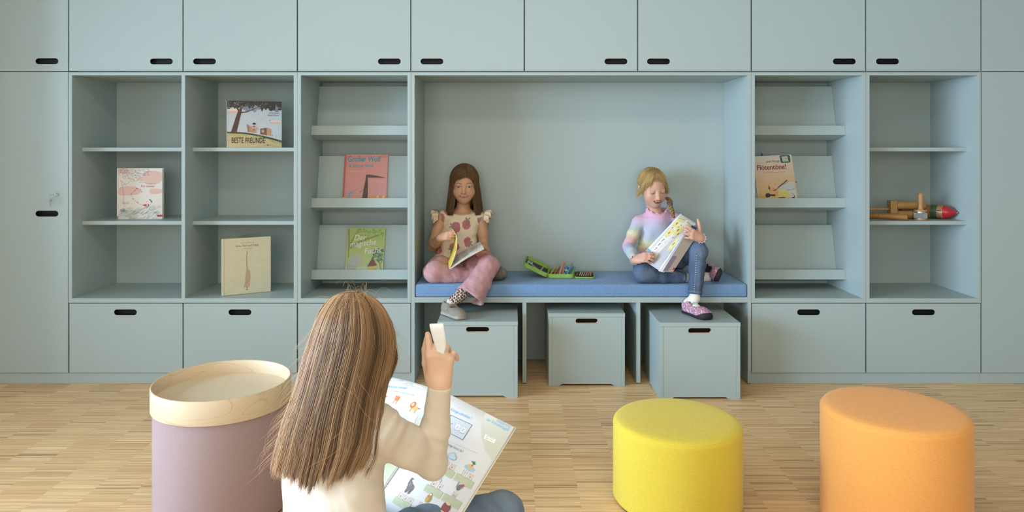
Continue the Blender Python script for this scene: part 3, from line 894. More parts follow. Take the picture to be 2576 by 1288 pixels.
# ------------------------------------------------------------------ hand
def hand(F, wrist, along, back, right, L=0.13, curl=((10, 20, 15),)*4, spread=(8, 2, -4, -11), thumb=((-35, 25), (0, 15), (10, 10)), k=0.004, wr=0.021, flex=0):
    """palm and five fingers; along = towards fingertips, back = back of the hand normal.
    thumb = three (sideways, palmward) angles of its segments; returns fingertip positions"""
    a = unit(along); n = unit(np.asarray(back, float)-np.dot(back, a)*a)
    sd = np.cross(n, a) if right else np.cross(a, n)                # towards the thumb side
    w = npv(wrist)
    def pt(x, y, z=0.0): return w+sd*x*L+a*y*L+n*z*L
    bx = (0.170, 0.058, -0.052, -0.152); by = (0.500, 0.520, 0.490, 0.430)
    ln = (0.40, 0.45, 0.41, 0.32); fr = (0.060, 0.062, 0.058, 0.051)
    tips = []
    F.cap(pt(0, -0.06), pt(0, 0.08), wr, wr*0.98, k*2)
    for i in range(4):
        F.cap(pt(bx[i]*0.55, 0.07), pt(bx[i], by[i], 0.012), 0.095*L, 0.074*L, 0.012)
    F.ell(pt(0.13, 0.22, -0.055), (0.085*L,)*3, None, 0.01)
    F.ell(pt(-0.11, 0.22, -0.045), (0.080*L,)*3, None, 0.01)
    def bend(d, ang):                                              # rotate d about sd, towards the palm
        t = math.radians(ang); ax_ = sd
        return d*math.cos(t)+np.cross(ax_, d)*math.sin(t)*(1 if np.dot(np.cross(ax_, a), n) < 0 else -1)+ax_*np.dot(ax_, d)*(1-math.cos(t))
    for i in range(4):
        p = pt(bx[i], by[i], 0.012); cu = curl[i] if len(curl) == 4 else curl[0]
        sp = math.radians(spread[i])
        d0 = a*math.cos(sp)+sd*math.sin(sp)
        seg = (0.48*ln[i]*L, 0.29*ln[i]*L, 0.23*ln[i]*L); ang = 0; r0 = fr[i]*L
        rr = (r0*1.08, r0*0.98, r0*0.90, r0*0.74)
        for j in range(3):
            ang += cu[j]; d = bend(d0, ang); q = p+d*seg[j]
            F.cap(p, q, rr[j], rr[j+1], 0.0022 if j else 0.006)
            p = q
        tips.append(p)
    p = pt(0.13, 0.12, -0.03); rr = (0.105*L, 0.078*L, 0.070*L, 0.052*L); seg = (0.26*L, 0.21*L, 0.17*L)
    for j in range(3):
        s_, c_ = thumb[j]
        s_ = math.radians(s_); c_ = math.radians(c_)
        d = (a*math.cos(s_)+sd*math.sin(s_))*math.cos(c_)-n*math.sin(c_)
        q = p+d*seg[j]; F.cap(p, q, rr[j], rr[j+1], 0.008 if j == 0 else 0.003); p = q
    tips.append(p)
    return tips

# ------------------------------------------------------------------ hair / strands
def strands(name, paths, r0, cols, m, parent, n=3, taper=0.35, flat=None):
    """paths (N,K,3) -> one mesh of thin tubes; cols (N,3) or (N,K,3)"""
    paths = np.asarray(paths, float); N, K, _ = paths.shape
    T = np.gradient(paths, axis=1); T /= np.linalg.norm(T, axis=2, keepdims=True)+1e-9
    ref = np.array([0.31, -0.81, 0.17]); A = np.cross(T, ref); A /= np.linalg.norm(A, axis=2, keepdims=True)+1e-9
    B = np.cross(T, A)
    t = np.linspace(0, 1, K); prof = (1-(1-taper)*t**3)
    r0 = np.broadcast_to(np.asarray(r0, float), (N,))
    R = r0[:, None]*prof[None]
    ang = np.arange(n)*2*math.pi/n
    V = paths[:, :, None, :]+(A[:, :, None, :]*np.cos(ang)[None, None, :, None]+B[:, :, None, :]*np.sin(ang)[None, None, :, None])*R[:, :, None, None]
    i = np.arange(N)[:, None, None]*K*n; j = np.arange(K-1)[None, :, None]*n; kk = np.arange(n)[None, None, :]; k2 = (kk+1) % n
    Fq = np.stack([i+j+kk, i+j+k2, i+j+n+k2, i+j+n+kk], -1).reshape(-1, 4)
    cols = np.asarray(cols, float)
    if cols.ndim == 2: cols = np.repeat(cols[:, None], K, 1)
    C = np.repeat(cols[:, :, None, :], n, 2).reshape(-1, 3)
    return meshobj(name, V.reshape(-1, 3), Fq, m, parent, cols=C)

def bez(ctrl, K):
    """resample a polyline of control points (M,3) or batch (N,M,3) with Catmull-Rom"""
    c = np.asarray(ctrl, float); b = c.ndim == 2
    if b: c = c[None]
    M = c.shape[1]; t = np.linspace(0, M-1-1e-6, K); i = t.astype(int); f = (t-i)[None, :, None]
    p = lambda q: c[:, np.clip(q, 0, M-1)]
    p0, p1, p2, p3 = p(i-1), p(i), p(i+1), p(i+2)
    o = 0.5*(2*p1+(p2-p0)*f+(2*p0-5*p1+4*p2-p3)*f**2+(3*p1-p0-3*p2+p3)*f**3)
    return o[0] if b else o

def skinmat(): return vmat('skin', rough=0.48, spec=0.4, sss=0.18, bump=(350, 0.05))
def hairmat():
    if 'hair' in MATS: return MATS['hair']
    m = vmat('hair', rough=0.48, spec=0.32)
    return m

# ------------------------------------------------------------------ flat print
class Print:
    """printed matter: coloured shapes and lettering laid on a cover, in metres from its lower left corner"""
    def __init__(s, fmap): s.fm = fmap; s.V = []; s.F = []; s.C = []; s.n = 0
    def _add(s, pts, faces, col, keep=False):
        s.n += 0.12 if keep else 1
        o = len(s.V)
        s.V += [s.fm(p[0], p[1], s.n) for p in pts]
        s.F += [tuple(o+i for i in f) for f in faces]; s.C += [col]*len(pts)
    def poly(s, pts, col, keep=False):
        tr = tessellate_polygon([[Vector((p[0], p[1], 0)) for p in pts]])
        fs = []
        for t in tr:
            a, b, c = (pts[i] for i in t)
            ar = (b[0]-a[0])*(c[1]-a[1])-(b[1]-a[1])*(c[0]-a[0])
            if abs(ar) < 1e-12: continue
            fs.append(t if ar > 0 else t[::-1])
        s._add(pts, fs, lin(col), keep)
    def grid(s, x0, x1, y0, y1, nx, ny, cf):
        """field of colour: cf(u,v) -> srgb"""
        s.n += 1; o = len(s.V)
        for j in range(ny+1):
            for i in range(nx+1):
                u, v = i/nx, j/ny
                s.V.append(s.fm(x0+(x1-x0)*u, y0+(y1-y0)*v, s.n)); s.C.append(lin(cf(u, v)))
        for j in range(ny):
            for i in range(nx):
                a = o+j*(nx+1)+i; s.F.append((a, a+1, a+nx+2, a+nx+1))
    def rect(s, x0, y0, x1, y1, col, keep=False): s._add([(x0,y0),(x1,y0),(x1,y1),(x0,y1)], [(0,1,2,3)], lin(col), keep)
    def ell(s, cx, cy, rx, ry, col, rot=0, n=18, keep=False):
        c, q = math.cos(rot), math.sin(rot)
        pts = [(cx+c*rx*math.cos(a)-q*ry*math.sin(a), cy+q*rx*math.cos(a)+c*ry*math.sin(a)) for a in [2*math.pi*i/n for i in range(n)]]
        s._add(pts, [tuple(range(n))], lin(col), keep)
    def line(s, pts, w, col, w2=None, keep=False):
        w2 = w if w2 is None else w2; L = []; R = []
        for i, p in enumerate(pts):
            a = pts[max(i-1, 0)]; b = pts[min(i+1, len(pts)-1)]
            d = math.hypot(b[0]-a[0], b[1]-a[1]) or 1; nx, ny = -(b[1]-a[1])/d, (b[0]-a[0])/d
            h = (w+(w2-w)*i/max(len(pts)-1, 1))/2
            L.append((p[0]+nx*h, p[1]+ny*h)); R.append((p[0]-nx*h, p[1]-ny*h))
        n = len(pts); s._add(L+R, [(n+i, n+i+1, i+1, i) for i in range(n-1)], lin(col), keep)
    def text(s, txt, x, y, size, col, align='LEFT', rot=0.0, shear=0.0, bold=0.0, sx=1.0, spacing=1.0):
        cu = bpy.data.curves.new('t', 'FONT'); cu.body = txt; cu.size = size; cu.align_x = align; cu.shear = shear
        cu.offset = bold*size; cu.resolution_u = 3; cu.space_character = spacing
        ob = bpy.data.objects.new('t', cu); COL.objects.link(ob)
        dg = bpy.context.evaluated_depsgraph_get(); me = ob.evaluated_get(dg).to_mesh()
        c, q = math.cos(rot), math.sin(rot)
        pts = [(x+c*v.co.x*sx-q*v.co.y, y+q*v.co.x*sx+c*v.co.y) for v in me.vertices]
        fs = []
        for p in me.polygons:
            f = tuple(p.vertices); ar = 0
            for i in range(len(f)):
                a, b = pts[f[i]], pts[f[(i+1) % len(f)]]; ar += a[0]*b[1]-a[1]*b[0]
            fs.append(f if ar > 0 else f[::-1])
        ob.evaluated_get(dg).to_mesh_clear()
        bpy.data.objects.remove(ob); bpy.data.curves.remove(cu)
        if pts: s._add(pts, fs, lin(col))
    def build(s, name, parent, rough=0.45, label=None):
        m = vmat('print_%d' % int(rough*100), rough=rough, spec=0.35)
        o = meshobj(name, np.array(s.V), s.F, m, parent, cols=np.array(s.C), smooth=False)
        if label: o['label'] = label
        return o
# ================================================================== PEOPLE
def sheet(name, G, th, m, parent, cols=None, smooth=True):
    """thin solid from a grid of points (n,m,3)"""
    G = np.asarray(G, float); n, k, _ = G.shape
    du = np.gradient(G, axis=0); dv = np.gradient(G, axis=1); N = np.cross(du, dv); N /= np.linalg.norm(N, axis=2, keepdims=True)+1e-12
    V = np.concatenate([(G+N*th/2).reshape(-1, 3), (G-N*th/2).reshape(-1, 3)])
    F = []; o = n*k
    for i in range(n-1):
        for j in range(k-1):
            a, b, c, d = i*k+j, (i+1)*k+j, (i+1)*k+j+1, i*k+j+1
            F.append((a, b, c, d)); F.append((o+d, o+c, o+b, o+a))
    rim = [i*k for i in range(n)]+[(n-1)*k+j for j in range(1, k)]+[i*k+k-1 for i in range(n-2, -1, -1)]+[j for j in range(k-2, 0, -1)]
    for i in range(len(rim)):
        a, b = rim[i], rim[(i+1) % len(rim)]
        F.append((b, a, o+a, o+b))
    C = None
    if cols is not None:
        c = np.asarray(cols, float).reshape(-1, 3)
        C = np.concatenate([c, c]) if len(c) == o else c
    return meshobj(name, V, F, m, parent, cols=C, smooth=smooth)

def wrinkle(F, amp, sc, lo, hi, seed=1):
    r = np.random.default_rng(seed)
    W = [(r.normal(size=3), r.uniform(0, 6.28)) for _ in range(5)]
    def fn(X, Y, Z):
        o = 0
        for d, ph in W:
            d = d/np.linalg.norm(d)*sc
            q = np.sin(X*d[0]+Y*d[1]+Z*d[2]+ph+1.5*np.sin((X*d[1]-Z*d[0])*0.7))
            o = o+q*np.abs(q)
        return o*amp/3
    F.put(fn, lo, hi, 0, 'add')

def shoe_field(F, heel, f, u, L):
    f = unit(f); u = unit(np.asarray(u)-np.dot(u, f)*f); s = np.cross(f, u); h = npv(heel); R = np.stack([f, s, u], 1)
    def p(a, b, c): return h+f*a*L+s*b*L+u*c*L
    F.ell(p(0.22, 0, 0.19), (0.23*L, 0.165*L, 0.20*L), R, 0.02)
    F.ell(p(0.52, 0, 0.13), (0.34*L, 0.175*L, 0.15*L), R, 0.03)
    F.ell(p(0.76, 0, 0.09), (0.24*L, 0.195*L, 0.115*L), R, 0.03)
    F.rbox(p(0.5, 0, 0.02), (0.40*L, 0.14*L, 0.02*L), R, 0.003, 0.02)
    F.cut(p(0, 0, 0), -u, 0.004)
    F.ell(p(0.24, 0, 0.42), (0.17*L, 0.125*L, 0.22*L), R, 0.004, 's')
    F.ell(p(0.50, 0, 0.30), (0.17*L, 0.115*L, 0.13*L), R, 0.006, 's')
    return p, R

def shoe(parent, name, heel, f, u, L, colf, m, h=0.0028):
    f = unit(f); c = npv(heel)+f*L/2
    F = Field(c-0.6*L-0.02, c+0.6*L+0.02, h)
    p, R = shoe_field(F, heel, f, u, L)
    V, Q = F.mesh(); q = (V-npv(heel)) @ R/L
    o = meshobj(name, V, Q, m, parent, cols=colf(q, V))
    return o, p, R

def ruffle(parent, S, side, m, colf, w=0.052, name='ruffle_sleeve'):
    n, k = 90, 8; G = np.zeros((n, k, 3))
    for i in range(n):
        ph = math.radians(-78+175*i/(n-1))          # front low -> over the shoulder -> back
        b = np.array([S[0]+side*0.014, S[1]+math.sin(ph)*0.056, S[2]-0.018+math.cos(ph)*0.054])
        d = unit(np.array([side*1.0, math.sin(ph)*0.55, math.cos(ph)*0.42]))
        e = np.array([0, math.cos(ph), -math.sin(ph)])
        ww = w*(0.45+0.55*math.sin(math.pi*(i+4)/(n+7)))
        for j in range(k):
            t = j/(k-1); wv = math.sin(i*0.52+1.0*math.sin(i*0.13))*0.0105*t**0.8
            nr = np.cross(d, e); G[i, j] = b+d*ww*t+nr*wv+e*0.004*t*math.sin(i*1.04)+np.array([0, 0, -0.020*t*t])
    cols = colf(G.reshape(-1, 3))
    return sheet(name, G, 0.0016, m, parent, cols)

def cols_const(V, c, amt=0.05, sc=40, seed=0):
    n = noise3(V, sc, seed)[:, None]
    return np.array(c)[None]*(1+amt*n)

SKIN_A = lin((196, 150, 120)); SKIN_B = lin((214, 168, 146)); SKIN_C = lin((230, 190, 162))
M_CLOTH = vmat('dyed_cotton', rough=0.9, spec=0.2, bump=(420, 0.25), sheen=0.1)
M_KNIT = vmat('rib_knit', rough=0.9, spec=0.2, sheen=0.15)
def rib_bump(m, freq):
    nt = m.node_tree; b = nt.nodes['Principled BSDF']; L = nt.links.new
    tc = nt.nodes.new('ShaderNodeTexCoord'); w = nt.nodes.new('ShaderNodeTexWave'); w.bands_direction = 'X'; w.inputs['Scale'].default_value = freq
    L(tc.outputs['Object'], w.inputs['Vector'])
    bp = nt.nodes.new('ShaderNodeBump'); bp.inputs['Strength'].default_value = 0.35; bp.inputs['Distance'].default_value = 0.001
    L(w.outputs['Fac'], bp.inputs['Height']); L(bp.outputs['Normal'], b.inputs['Normal'])
rib_bump(M_KNIT, 60)
M_DENIM = vmat('denim', rough=0.85, spec=0.25, bump=(700, 0.3))
M_RUBBER = vmat('slipper', rough=0.7, spec=0.3, bump=(300, 0.15))

# ---------------------------------------------------------------- girl on the left of the bench
def girl_left():
    t = thing('person', 'seated girl with long brown hair, raspberry print blouse and pink trousers, holding an open magazine', 'person', (-0.31, 0.25, CZ))
    root = t
    ld = lambda o: o
    R = rotm(2, 5, 0)
    em = npv(P(1166.8, 470.7, 0.195))
    H = Head(em-R @ np.array([0, -0.075, -0.003]), R, 1.0)
    NB = npv(P(1163, 533, 0.288)); SR = npv(P(1111, 548, 0.29)); SL = npv(P(1211, 549, 0.29))
    ER = npv(P(1088, 619, 0.235)); WR = npv(P(1107, 598, 0.095)); EL = npv(P(1218, 627, 0.27)); WL = npv(P(1226, 642, 0.115))
    lo = np.array([-0.53, -0.06, 0.50]); hi = np.array([-0.05, 0.42, 1.17])
    F = Field(lo, hi, 0.0062, fine=[(0, H.c[0]-0.075, H.c[0]+0.075, 0.0019), (2, H.c[2]-0.11, H.c[2]+0.08, 0.0017), (1, 0.15, 0.24, 0.0024),
                                    (0, -0.43, -0.33, 0.0030), (0, -0.2, -0.12, 0.003), (1, -0.02, 0.15, 0.0032), (2, 0.63, 0.79, 0.0030)])
    H.build(F, smile=0.75)
    F.cap(H.w(0, 0.022, -0.055), NB+vec(0, 0.005, -0.02), 0.038, 0.041, 0.02)
    F.cap(NB+vec(-0.02, 0.01, -0.02), SR, 0.034, 0.034, 0.03); F.cap(NB+vec(0.02, 0.01, -0.02), SL, 0.034, 0.034, 0.03)
    F.loft([0.55, 0.62, 0.72, 0.80, 0.865], [-0.315, -0.312, -0.30, -0.288, -0.282], [0.262, 0.265, 0.28, 0.288, 0.29], [0.095, 0.085, 0.080, 0.088, 0.075], [0.07, 0.065, 0.058, 0.056, 0.045], 0.03)
    F.chain([SR, lerp(SR, ER, 0.5), ER], [0.035, 0.031, 0.027], 0.012)
    F.chain([ER, lerp(ER, WR, 0.35), WR], [0.0275, 0.0265, 0.019], 0.012)
    F.chain([SL, lerp(SL, EL, 0.5), EL], [0.034, 0.030, 0.026], 0.012)
    F.chain([EL, lerp(EL, WL, 0.35), WL], [0.0265, 0.0255, 0.019], 0.012)
    tr = hand(F, WR, npv(P(1142, 590, 0.045))-WR, (-0.30, -0.9, 0.25), True, L=0.106, curl=((14, 16, 10), (16, 18, 10), (20, 22, 12), (26, 26, 14)), spread=(1, 0, -1, -4),
         thumb=((28, 30), (12, 20), (4, 8)), wr=0.018)
    tl_ = hand(F, WL, npv(P(1201, 637, 0.035))-WL, (0.15, -0.85, -0.50), False, L=0.112, curl=((12, 26, 18), (14, 28, 18), (16, 28, 18), (18, 28, 18)), spread=(5, 1, -3, -7),
         thumb=((40, 5), (15, 15), (5, 20)), wr=0.018)
    V, Q = F.mesh()
    base = np.tile(np.array(SKIN_A), (len(V), 1))*(1+0.04*noise3(V, 60, 3)[:, None])
    hd = H.color(V, None, SKIN_A, 0.75, 0.0, iris=(0.075, 0.07, 0.045), brow=(0.13, 0.07, 0.04), blush=0.35)
    isH = ((np.abs(H.loc(V)[:, 0]) < 0.09) & (H.loc(V)[:, 2] > -0.10))[:, None]
    C = np.where(isH, hd, base)
    for tp in tr[:4]+tl_[:4]:                          # finger ends a little redder
        m = np.exp(-((V-tp)**2).sum(1)/0.012**2)[:, None]*0.35; C = C*(1-m)+C*np.array([1.0, 0.72, 0.66])*m
    def child(name, V, Q, m, C, par=root):
        return meshobj(name, V-npv(root.location), Q, m, par, cols=C)
    body = child('body', V, Q, skinmat(), C)
    # hair
    hair_c = lin((92, 66, 46))
    F = Field(H.c-vec(0.14, 0.13, 0.20), H.c+vec(0.14, 0.15, 0.14), 0.0045)
    F.ell(H.w(0, 0.018, 0.026), (0.079, 0.094, 0.088), R, 0)
    for q in (-1, 1):
        F.chain([H.w(q*0.062, 0.010, 0.02), H.w(q*0.062, 0.014, -0.06), H.w(q*0.068, 0.022, -0.125)], [0.016, 0.016, 0.010], 0.02)
    F.chain([H.w(0, 0.05, 0), H.w(0, 0.055, -0.08), H.w(0, 0.055, -0.15)], [0.055, 0.05, 0.035], 0.03)
    F.ell(H.w(0, -0.085, -0.030), (0.061, 0.075, 0.090), R, 0.006, 's')
    V, Q = F.mesh()
    hb = child('hair', V, Q, hairmat(), cols_const(V, np.array(hair_c)*0.85, 0.2, 90))
    r = np.random.default_rng(11); N = 3400; K = 18
    paths = np.zeros((N, 6+5, 3)); ccol = np.zeros((N, 3))
    ra = np.array([0.080, 0.095, 0.089])
    for i in range(N):
        q = 1 if r.random() < 0.46 else -1
        u = r.random()**0.8
        d0 = unit([0.22+0.015*q, lerp(-0.60, 0.45, u), 1.0])
        psi = math.radians(lerp(47, 178, u)+r.normal(0, 5)); psi = max(psi, math.radians(44))
        d1 = unit([q*math.sin(psi), -math.cos(psi), -0.12])
        dm = None
        if i % 5 == 1:                                 # short hairs of the front hairline swept to the temple
            e_ = math.radians(r.uniform(17, 64)); d0 = unit([(0.24+0.015*q)*(0.6+0.4*math.sin(e_)), -math.cos(e_), math.sin(e_)])
            psi = math.radians(r.uniform(48, 62)); d1 = unit([q*math.sin(psi), -math.cos(psi), 0.55*math.sin(e_)-0.22])
        if i % 5 == 0:                                 # front locks laid back along the hairline
            d0 = unit([0.24+0.015*q, -r.uniform(0.62, 0.92), 1.0]); psi = math.radians(r.uniform(46, 64)); d1 = unit([q*math.sin(psi), -math.cos(psi), r.uniform(-0.15, 0.12)])
        om = math.acos(np.clip(d0 @ d1, -1, 1)); lay = 1.0+r.uniform(0, 0.05)
        for j in range(6):
            s_ = j/5; d = (math.sin((1-s_)*om)*d0+math.sin(s_*om)*d1)/math.sin(om)
            if dm is not None: d = unit(d0*(1-s_)**2+2*s_*(1-s_)*1.1*dm+d1*s_**2)
            paths[i, j] = H.w(*(np.array([0, 0.018, 0.026])+d*ra*lay))
        e = paths[i, 5].copy()
        zend = 0.885+r.uniform(-0.022, 0.012)-0.03*max(0, (psi-1.9))
        ex = q*r.uniform(0.004, 0.024)*(1 if psi > 0.95 else 0.5)
        for j in range(1, 6):
            s_ = j/5
            paths[i, 5+j] = np.array([e[0]+ex*s_+(-q*0.010*math.sin(s_*math.pi) if psi < 1.1 else 0), e[1]+0.012*s_, lerp(e[2], zend, s_)])
        tone = np.clip(r.normal(0.45, 0.22), 0, 1)
        ccol[i] = lerp(np.array(lin((66, 45, 30))), np.array(lin((140, 104, 72))), tone)
    pp = bez(paths, K)-npv(root.location)
    o = strands('hair_strands', pp, 0.00085, ccol, hairmat(), hb, n=3, taper=0.4)
    # blouse
    bl = lin((222, 204, 178)); berry = np.array(lin((184, 112, 120))); leaf = np.array(lin((138, 132, 112)))
    spots = [(283, 405, 32, 30), (230, 455, 24, 36), (334, 520, 32, 40), (410, 500, 30, 38), (418, 625, 26, 36), (325, 662, 36, 30), (205, 683, 28, 34), (462, 388, 16, 26),
             (190, 378, 28, 26), (558, 375, 30, 22), (380, 770, 24, 18), (500, 470, 10, 20), (470, 720, 22, 26)]
    def blouse_col(V):
        C = np.tile(np.array(bl), (len(V), 1))*(1+0.05*noise3(V, 120, 5)[:, None])
        px = VX+V[:, 0]*FPX/(V[:, 1]+CAMD); py = VY+(EYE-V[:, 2])*FPX/(V[:, 1]+CAMD)
        zx, zy = (px-1030)*2.863, (py-390)*2.863
        n1 = noise3(V, 330, 8)
        for i, (a, b, rx, ry) in enumerate(spots):
            ca, sa = math.cos(i*1.7), math.sin(i*1.7)
            d = np.sqrt(((zx-a)/rx)**2+((zy-b)/ry)**2)+0.16*n1
            m = smooth(1.08, 0.92, d)[:, None]; tex = (1+0.20*np.sin(zx*0.75)*np.sin(zy*0.75)+0.22*noise3(V, 140, 40+i))[:, None]
            C = C*(1-m)+berry*tex*m
            lx, ly = (zx-a-ca*rx*0.9), (zy-b-sa*ry*0.9); an = np.arctan2(ly, lx); rr = np.hypot(lx, ly)
            m = smooth(1.1, 0.9, rr/(25*(0.55+0.45*np.cos(an*4+i))))[:, None]
            C = C*(1-m)+leaf*m
        return C
    F = Field((-0.50, 0.10, 0.56), (-0.10, 0.40, 0.90), 0.0030)
    F.loft([0.578, 0.61, 0.66, 0.72, 0.80, 0.868], [-0.318, -0.318, -0.31, -0.300, -0.288, -0.282], [0.245, 0.25, 0.262, 0.276, 0.286, 0.29],
           [0.128, 0.126, 0.115, 0.103, 0.103, 0.090], [0.105, 0.10, 0.090, 0.078, 0.072, 0.054], 0.02, n=2.2)
    F.cap(NB+vec(-0.03, 0.008, -0.024), SR+vec(0.012, 0, 0), 0.040, 0.040, 0.02); F.cap(NB+vec(0.03, 0.008, -0.024), SL+vec(-0.012, 0, 0), 0.040, 0.040, 0.02)
    wrinkle(F, 0.0035, 95, (-0.50, 0.10, 0.56), (-0.10, 0.40, 0.90), 4)
    F.put(lambda X, Y, Z: 0.0022*np.sin(X*150+2*np.sin(Z*16))*smooth(0.80, 0.62, Z+0*X), (-0.5, 0.1, 0.56), (-0.1, 0.4, 0.82), 0, 'add')
    F.ell(NB+vec(0, -0.012, 0.022), (0.058, 0.060, 0.046), None, 0.006, 's')
    F.cap(NB+vec(0, 0.005, -0.02), NB+vec(0, 0.004, 0.1), 0.0425, 0.043, 0.003, 's')
    for S_, q in ((SR, -1), (SL, 1)):
        F.cap(S_+vec(q*0.062, 0, -0.03), S_+vec(q*0.12, -0.01, -0.05), 0.042, 0.05, 0.004, 's')
    V, Q = F.mesh()
    blo = child('blouse', V, Q, M_CLOTH, blouse_col(V))
    for S_, q in ((SR, -1), (SL, 1)):
        rf = ruffle(blo, S_, q, M_CLOTH, blouse_col)
        rf.location = -npv(root.location)
    # trousers
    pink = lin((192, 148, 152))
    hipR, hipL = vec(-0.365, 0.245, 0.59), vec(-0.262, 0.245, 0.59)
    KR = npv(P(1091, 684, 0.055)); AR = npv(P(1206, 699, 0.115)); KL = npv(P(1229, 668, 0.035)); HM = vec(-0.215, -0.055, 0.468)
    F = Field((-0.52, -0.16, 0.42), (-0.04, 0.37, 0.70), 0.0034)
    F.loft([0.530, 0.56, 0.62], [-0.313]*3, [0.262]*3, [0.115, 0.125, 0.112], [0.092, 0.098, 0.085], 0.02)
    F.chain([hipR, lerp(hipR, KR, 0.5), KR], [0.064, 0.062, 0.056], 0.025)
    F.chain([KR, lerp(KR, AR, 0.5)+vec(0, -0.005, 0), AR], [0.056, 0.047, 0.043], 0.015)
    F.chain([hipL, lerp(hipL, KL, 0.5), KL], [0.062, 0.060, 0.053], 0.02)
    ax = unit(HM-KL)
    F.chain([KL, lerp(KL, HM, 0.5), HM+ax*0.05], [0.054, 0.064, 0.086], 0.010)
    wrinkle(F, 0.0028, 105, (-0.52, -0.16, 0.50), (-0.04, 0.37, 0.70), 9)
    wrinkle(F, 0.0045, 48, (-0.52, -0.16, 0.52), (-0.04, 0.37, 0.70), 19)
    F.put(lambda X, Y, Z: 0.0022*np.sin((X*ax[2]-Z*ax[0])*120)*smooth(0.56, 0.48, Z+0*X), (-0.30, -0.16, 0.42), (-0.1, 0.05, 0.58), 0, 'add')
    bx = np.array([-0.335, -0.2, 0.40]); bX = np.array([-0.04, 0.05, 0.60])
    F.put(lambda X, Y, Z: -((X-HM[0])*ax[0]+(Y-HM[1])*ax[1]+(Z-HM[2])*ax[2]+0.006*np.sin(X*42)), bx, bX, 0.002, 's')
    F.cap(lerp(KL, HM, 0.6), HM+ax*0.055, 0.050, 0.0765, 0.003, 's')
    F.put(lambda X, Y, Z: Z-(CZ+0.0012)+0*(X+Y), (-0.55, 0.05, 0.50), (0, 0.4, CZ), 0.002, 's')
    F.put(lambda X, Y, Z: Z-(CZ+0.0012)+0*(X+Y), (-0.55, -0.10, 0.50), (-0.33, 0.2, CZ), 0.002, 's')
    V, Q = F.mesh()
    C = cols_const(V, pink, 0.07, 45, 2)
    dh = (V-HM) @ ax; fr = smooth(-0.007, -0.002, dh)*(V[:, 1] < 0.06)
    C = C*(1-fr[:, None]*0.5)+np.array(lin((205, 165, 168)))*fr[:, None]*0.5
    child('trousers', V, Q, M_CLOTH, C)
    # leg in the sock, slippers
    ank = vec(-0.313, -0.052, 0.430); toe = vec(-0.262, -0.165, 0.382); heel = vec(-0.358, -0.035, 0.3805)
    F = Field((-0.40, -0.22, 0.37), (-0.17, 0.03, 0.56), 0.0028)
    F.chain([vec(-0.232, -0.035, 0.515), vec(-0.268, -0.045, 0.472), ank+vec(0.004, 0, 0.012), ank+vec(-0.006, 0.004, -0.02)], [0.031, 0.029, 0.026, 0.027], 0.008)
    F.chain([ank+vec(-0.004, 0.0, -0.018), lerp(ank, toe, 0.55)+vec(0, 0, -0.012), lerp(ank, toe, 0.85)], [0.026, 0.024, 0.018], 0.015)
    V, Q = F.mesh()
    s_ = (V-ank) @ unit(vec(0.08, 0.017, 0.085))
    C = np.tile(np.array(lin((226, 214, 198))), (len(V), 1))
    al = s_; px_ = V[:, 0]-V[:, 2]*0.6
    lx, lz = px_*72, al*70
    cell = np.stack([np.floor(lx+0.5*np.floor(lz)), np.floor(lz), np.floor(V[:, 1]*60)], 1)
    hsh = np.sin(cell @ np.array([12.9, 78.2, 37.7]))*43758.5; hsh -= np.floor(hsh)
    ux, uz = (lx+0.5*np.floor(lz)) % 1-0.5, lz % 1-0.5
    rr = np.hypot(ux+0.25*(hsh-0.5), uz*0.9+0.2*(hsh-0.5))
    on = (al > 0.010)
    m = (smooth(0.44, 0.38, rr)*on)[:, None]; C = C*(1-m)+np.array(lin((35, 28, 26)))*m
    m = (smooth(0.24, 0.18, rr)*on)[:, None]; C = C*(1-m)+np.array(lin((150, 92, 62)))*m
    child('sock', V, Q, M_CLOTH, C)['label'] = 'white sock with leopard spots'
    grey = np.array(lin((146, 139, 128))); sole = np.array(lin((178, 167, 152)))
    def scol(q, V):
        C = np.tile(grey, (len(V), 1))*(1+0.14*noise3(V, 160, 6)[:, None])
        m = smooth(0.085, 0.07, q[:, 2])[:, None]; C = C*(1-m)+sole*m
        return C
    loc = -npv(root.location)
    o, p, Rr = shoe(root, 'slipper', heel, toe-heel+vec(0.02, -0.02, 0)*[1, 1, 0]-vec(0, 0, 0.0015), (0.10, 0.06, 1), 0.195, scol, M_RUBBER)
    o.location = loc; o['label'] = 'worn grey slipper with a strap'
    bm = nb(); pts = [p(0.44, 0.17, 0.14), p(0.43, 0.135, 0.22), p(0.42, 0.06, 0.275), p(0.42, -0.06, 0.275), p(0.43, -0.135, 0.22), p(0.44, -0.17, 0.14)]
    tube(bm, bez(np.array(pts), 16), 0.009, 8)
    st = obj('strap', bm, mat('grey_felt', tuple(grey), 0.9, noise=(120, 0.12)), o, smooth=True)
    F = Field((-0.19, 0.05, 0.50), (0.0, 0.23, 0.62), 0.003)
    F.ell((-0.075, 0.132, 0.5605), (0.053, 0.060, 0.0375), rotm(0, 0, 8), 0); F.ell((-0.12, 0.13, 0.555), (0.05, 0.04, 0.034), None, 0.02)
    F.cut((0, 0, CZ+0.001), (0, 0, -1))
    V, Q = F.mesh(); C = np.tile(np.array(lin((112, 102, 92))), (len(V), 1))*(1+0.12*noise3(V, 120, 6)[:, None])
    m = smooth(-0.045, -0.04, V[:, 0]+0.4*(V[:, 2]-0.56))[:, None]; C = C*(1-m)+np.array(lin((132, 122, 110)))*m
    rd = np.exp(-((V[:, 0]+0.098)**2+(V[:, 2]-0.545)**2)/0.010**2)[:, None]; C = C*(1-0.7*rd)+np.array(lin((140, 60, 72)))*0.7*rd
    child('slipper', V, Q, M_RUBBER, C)['label'] = 'worn grey slipper showing its sole'
    return t
girl_left()
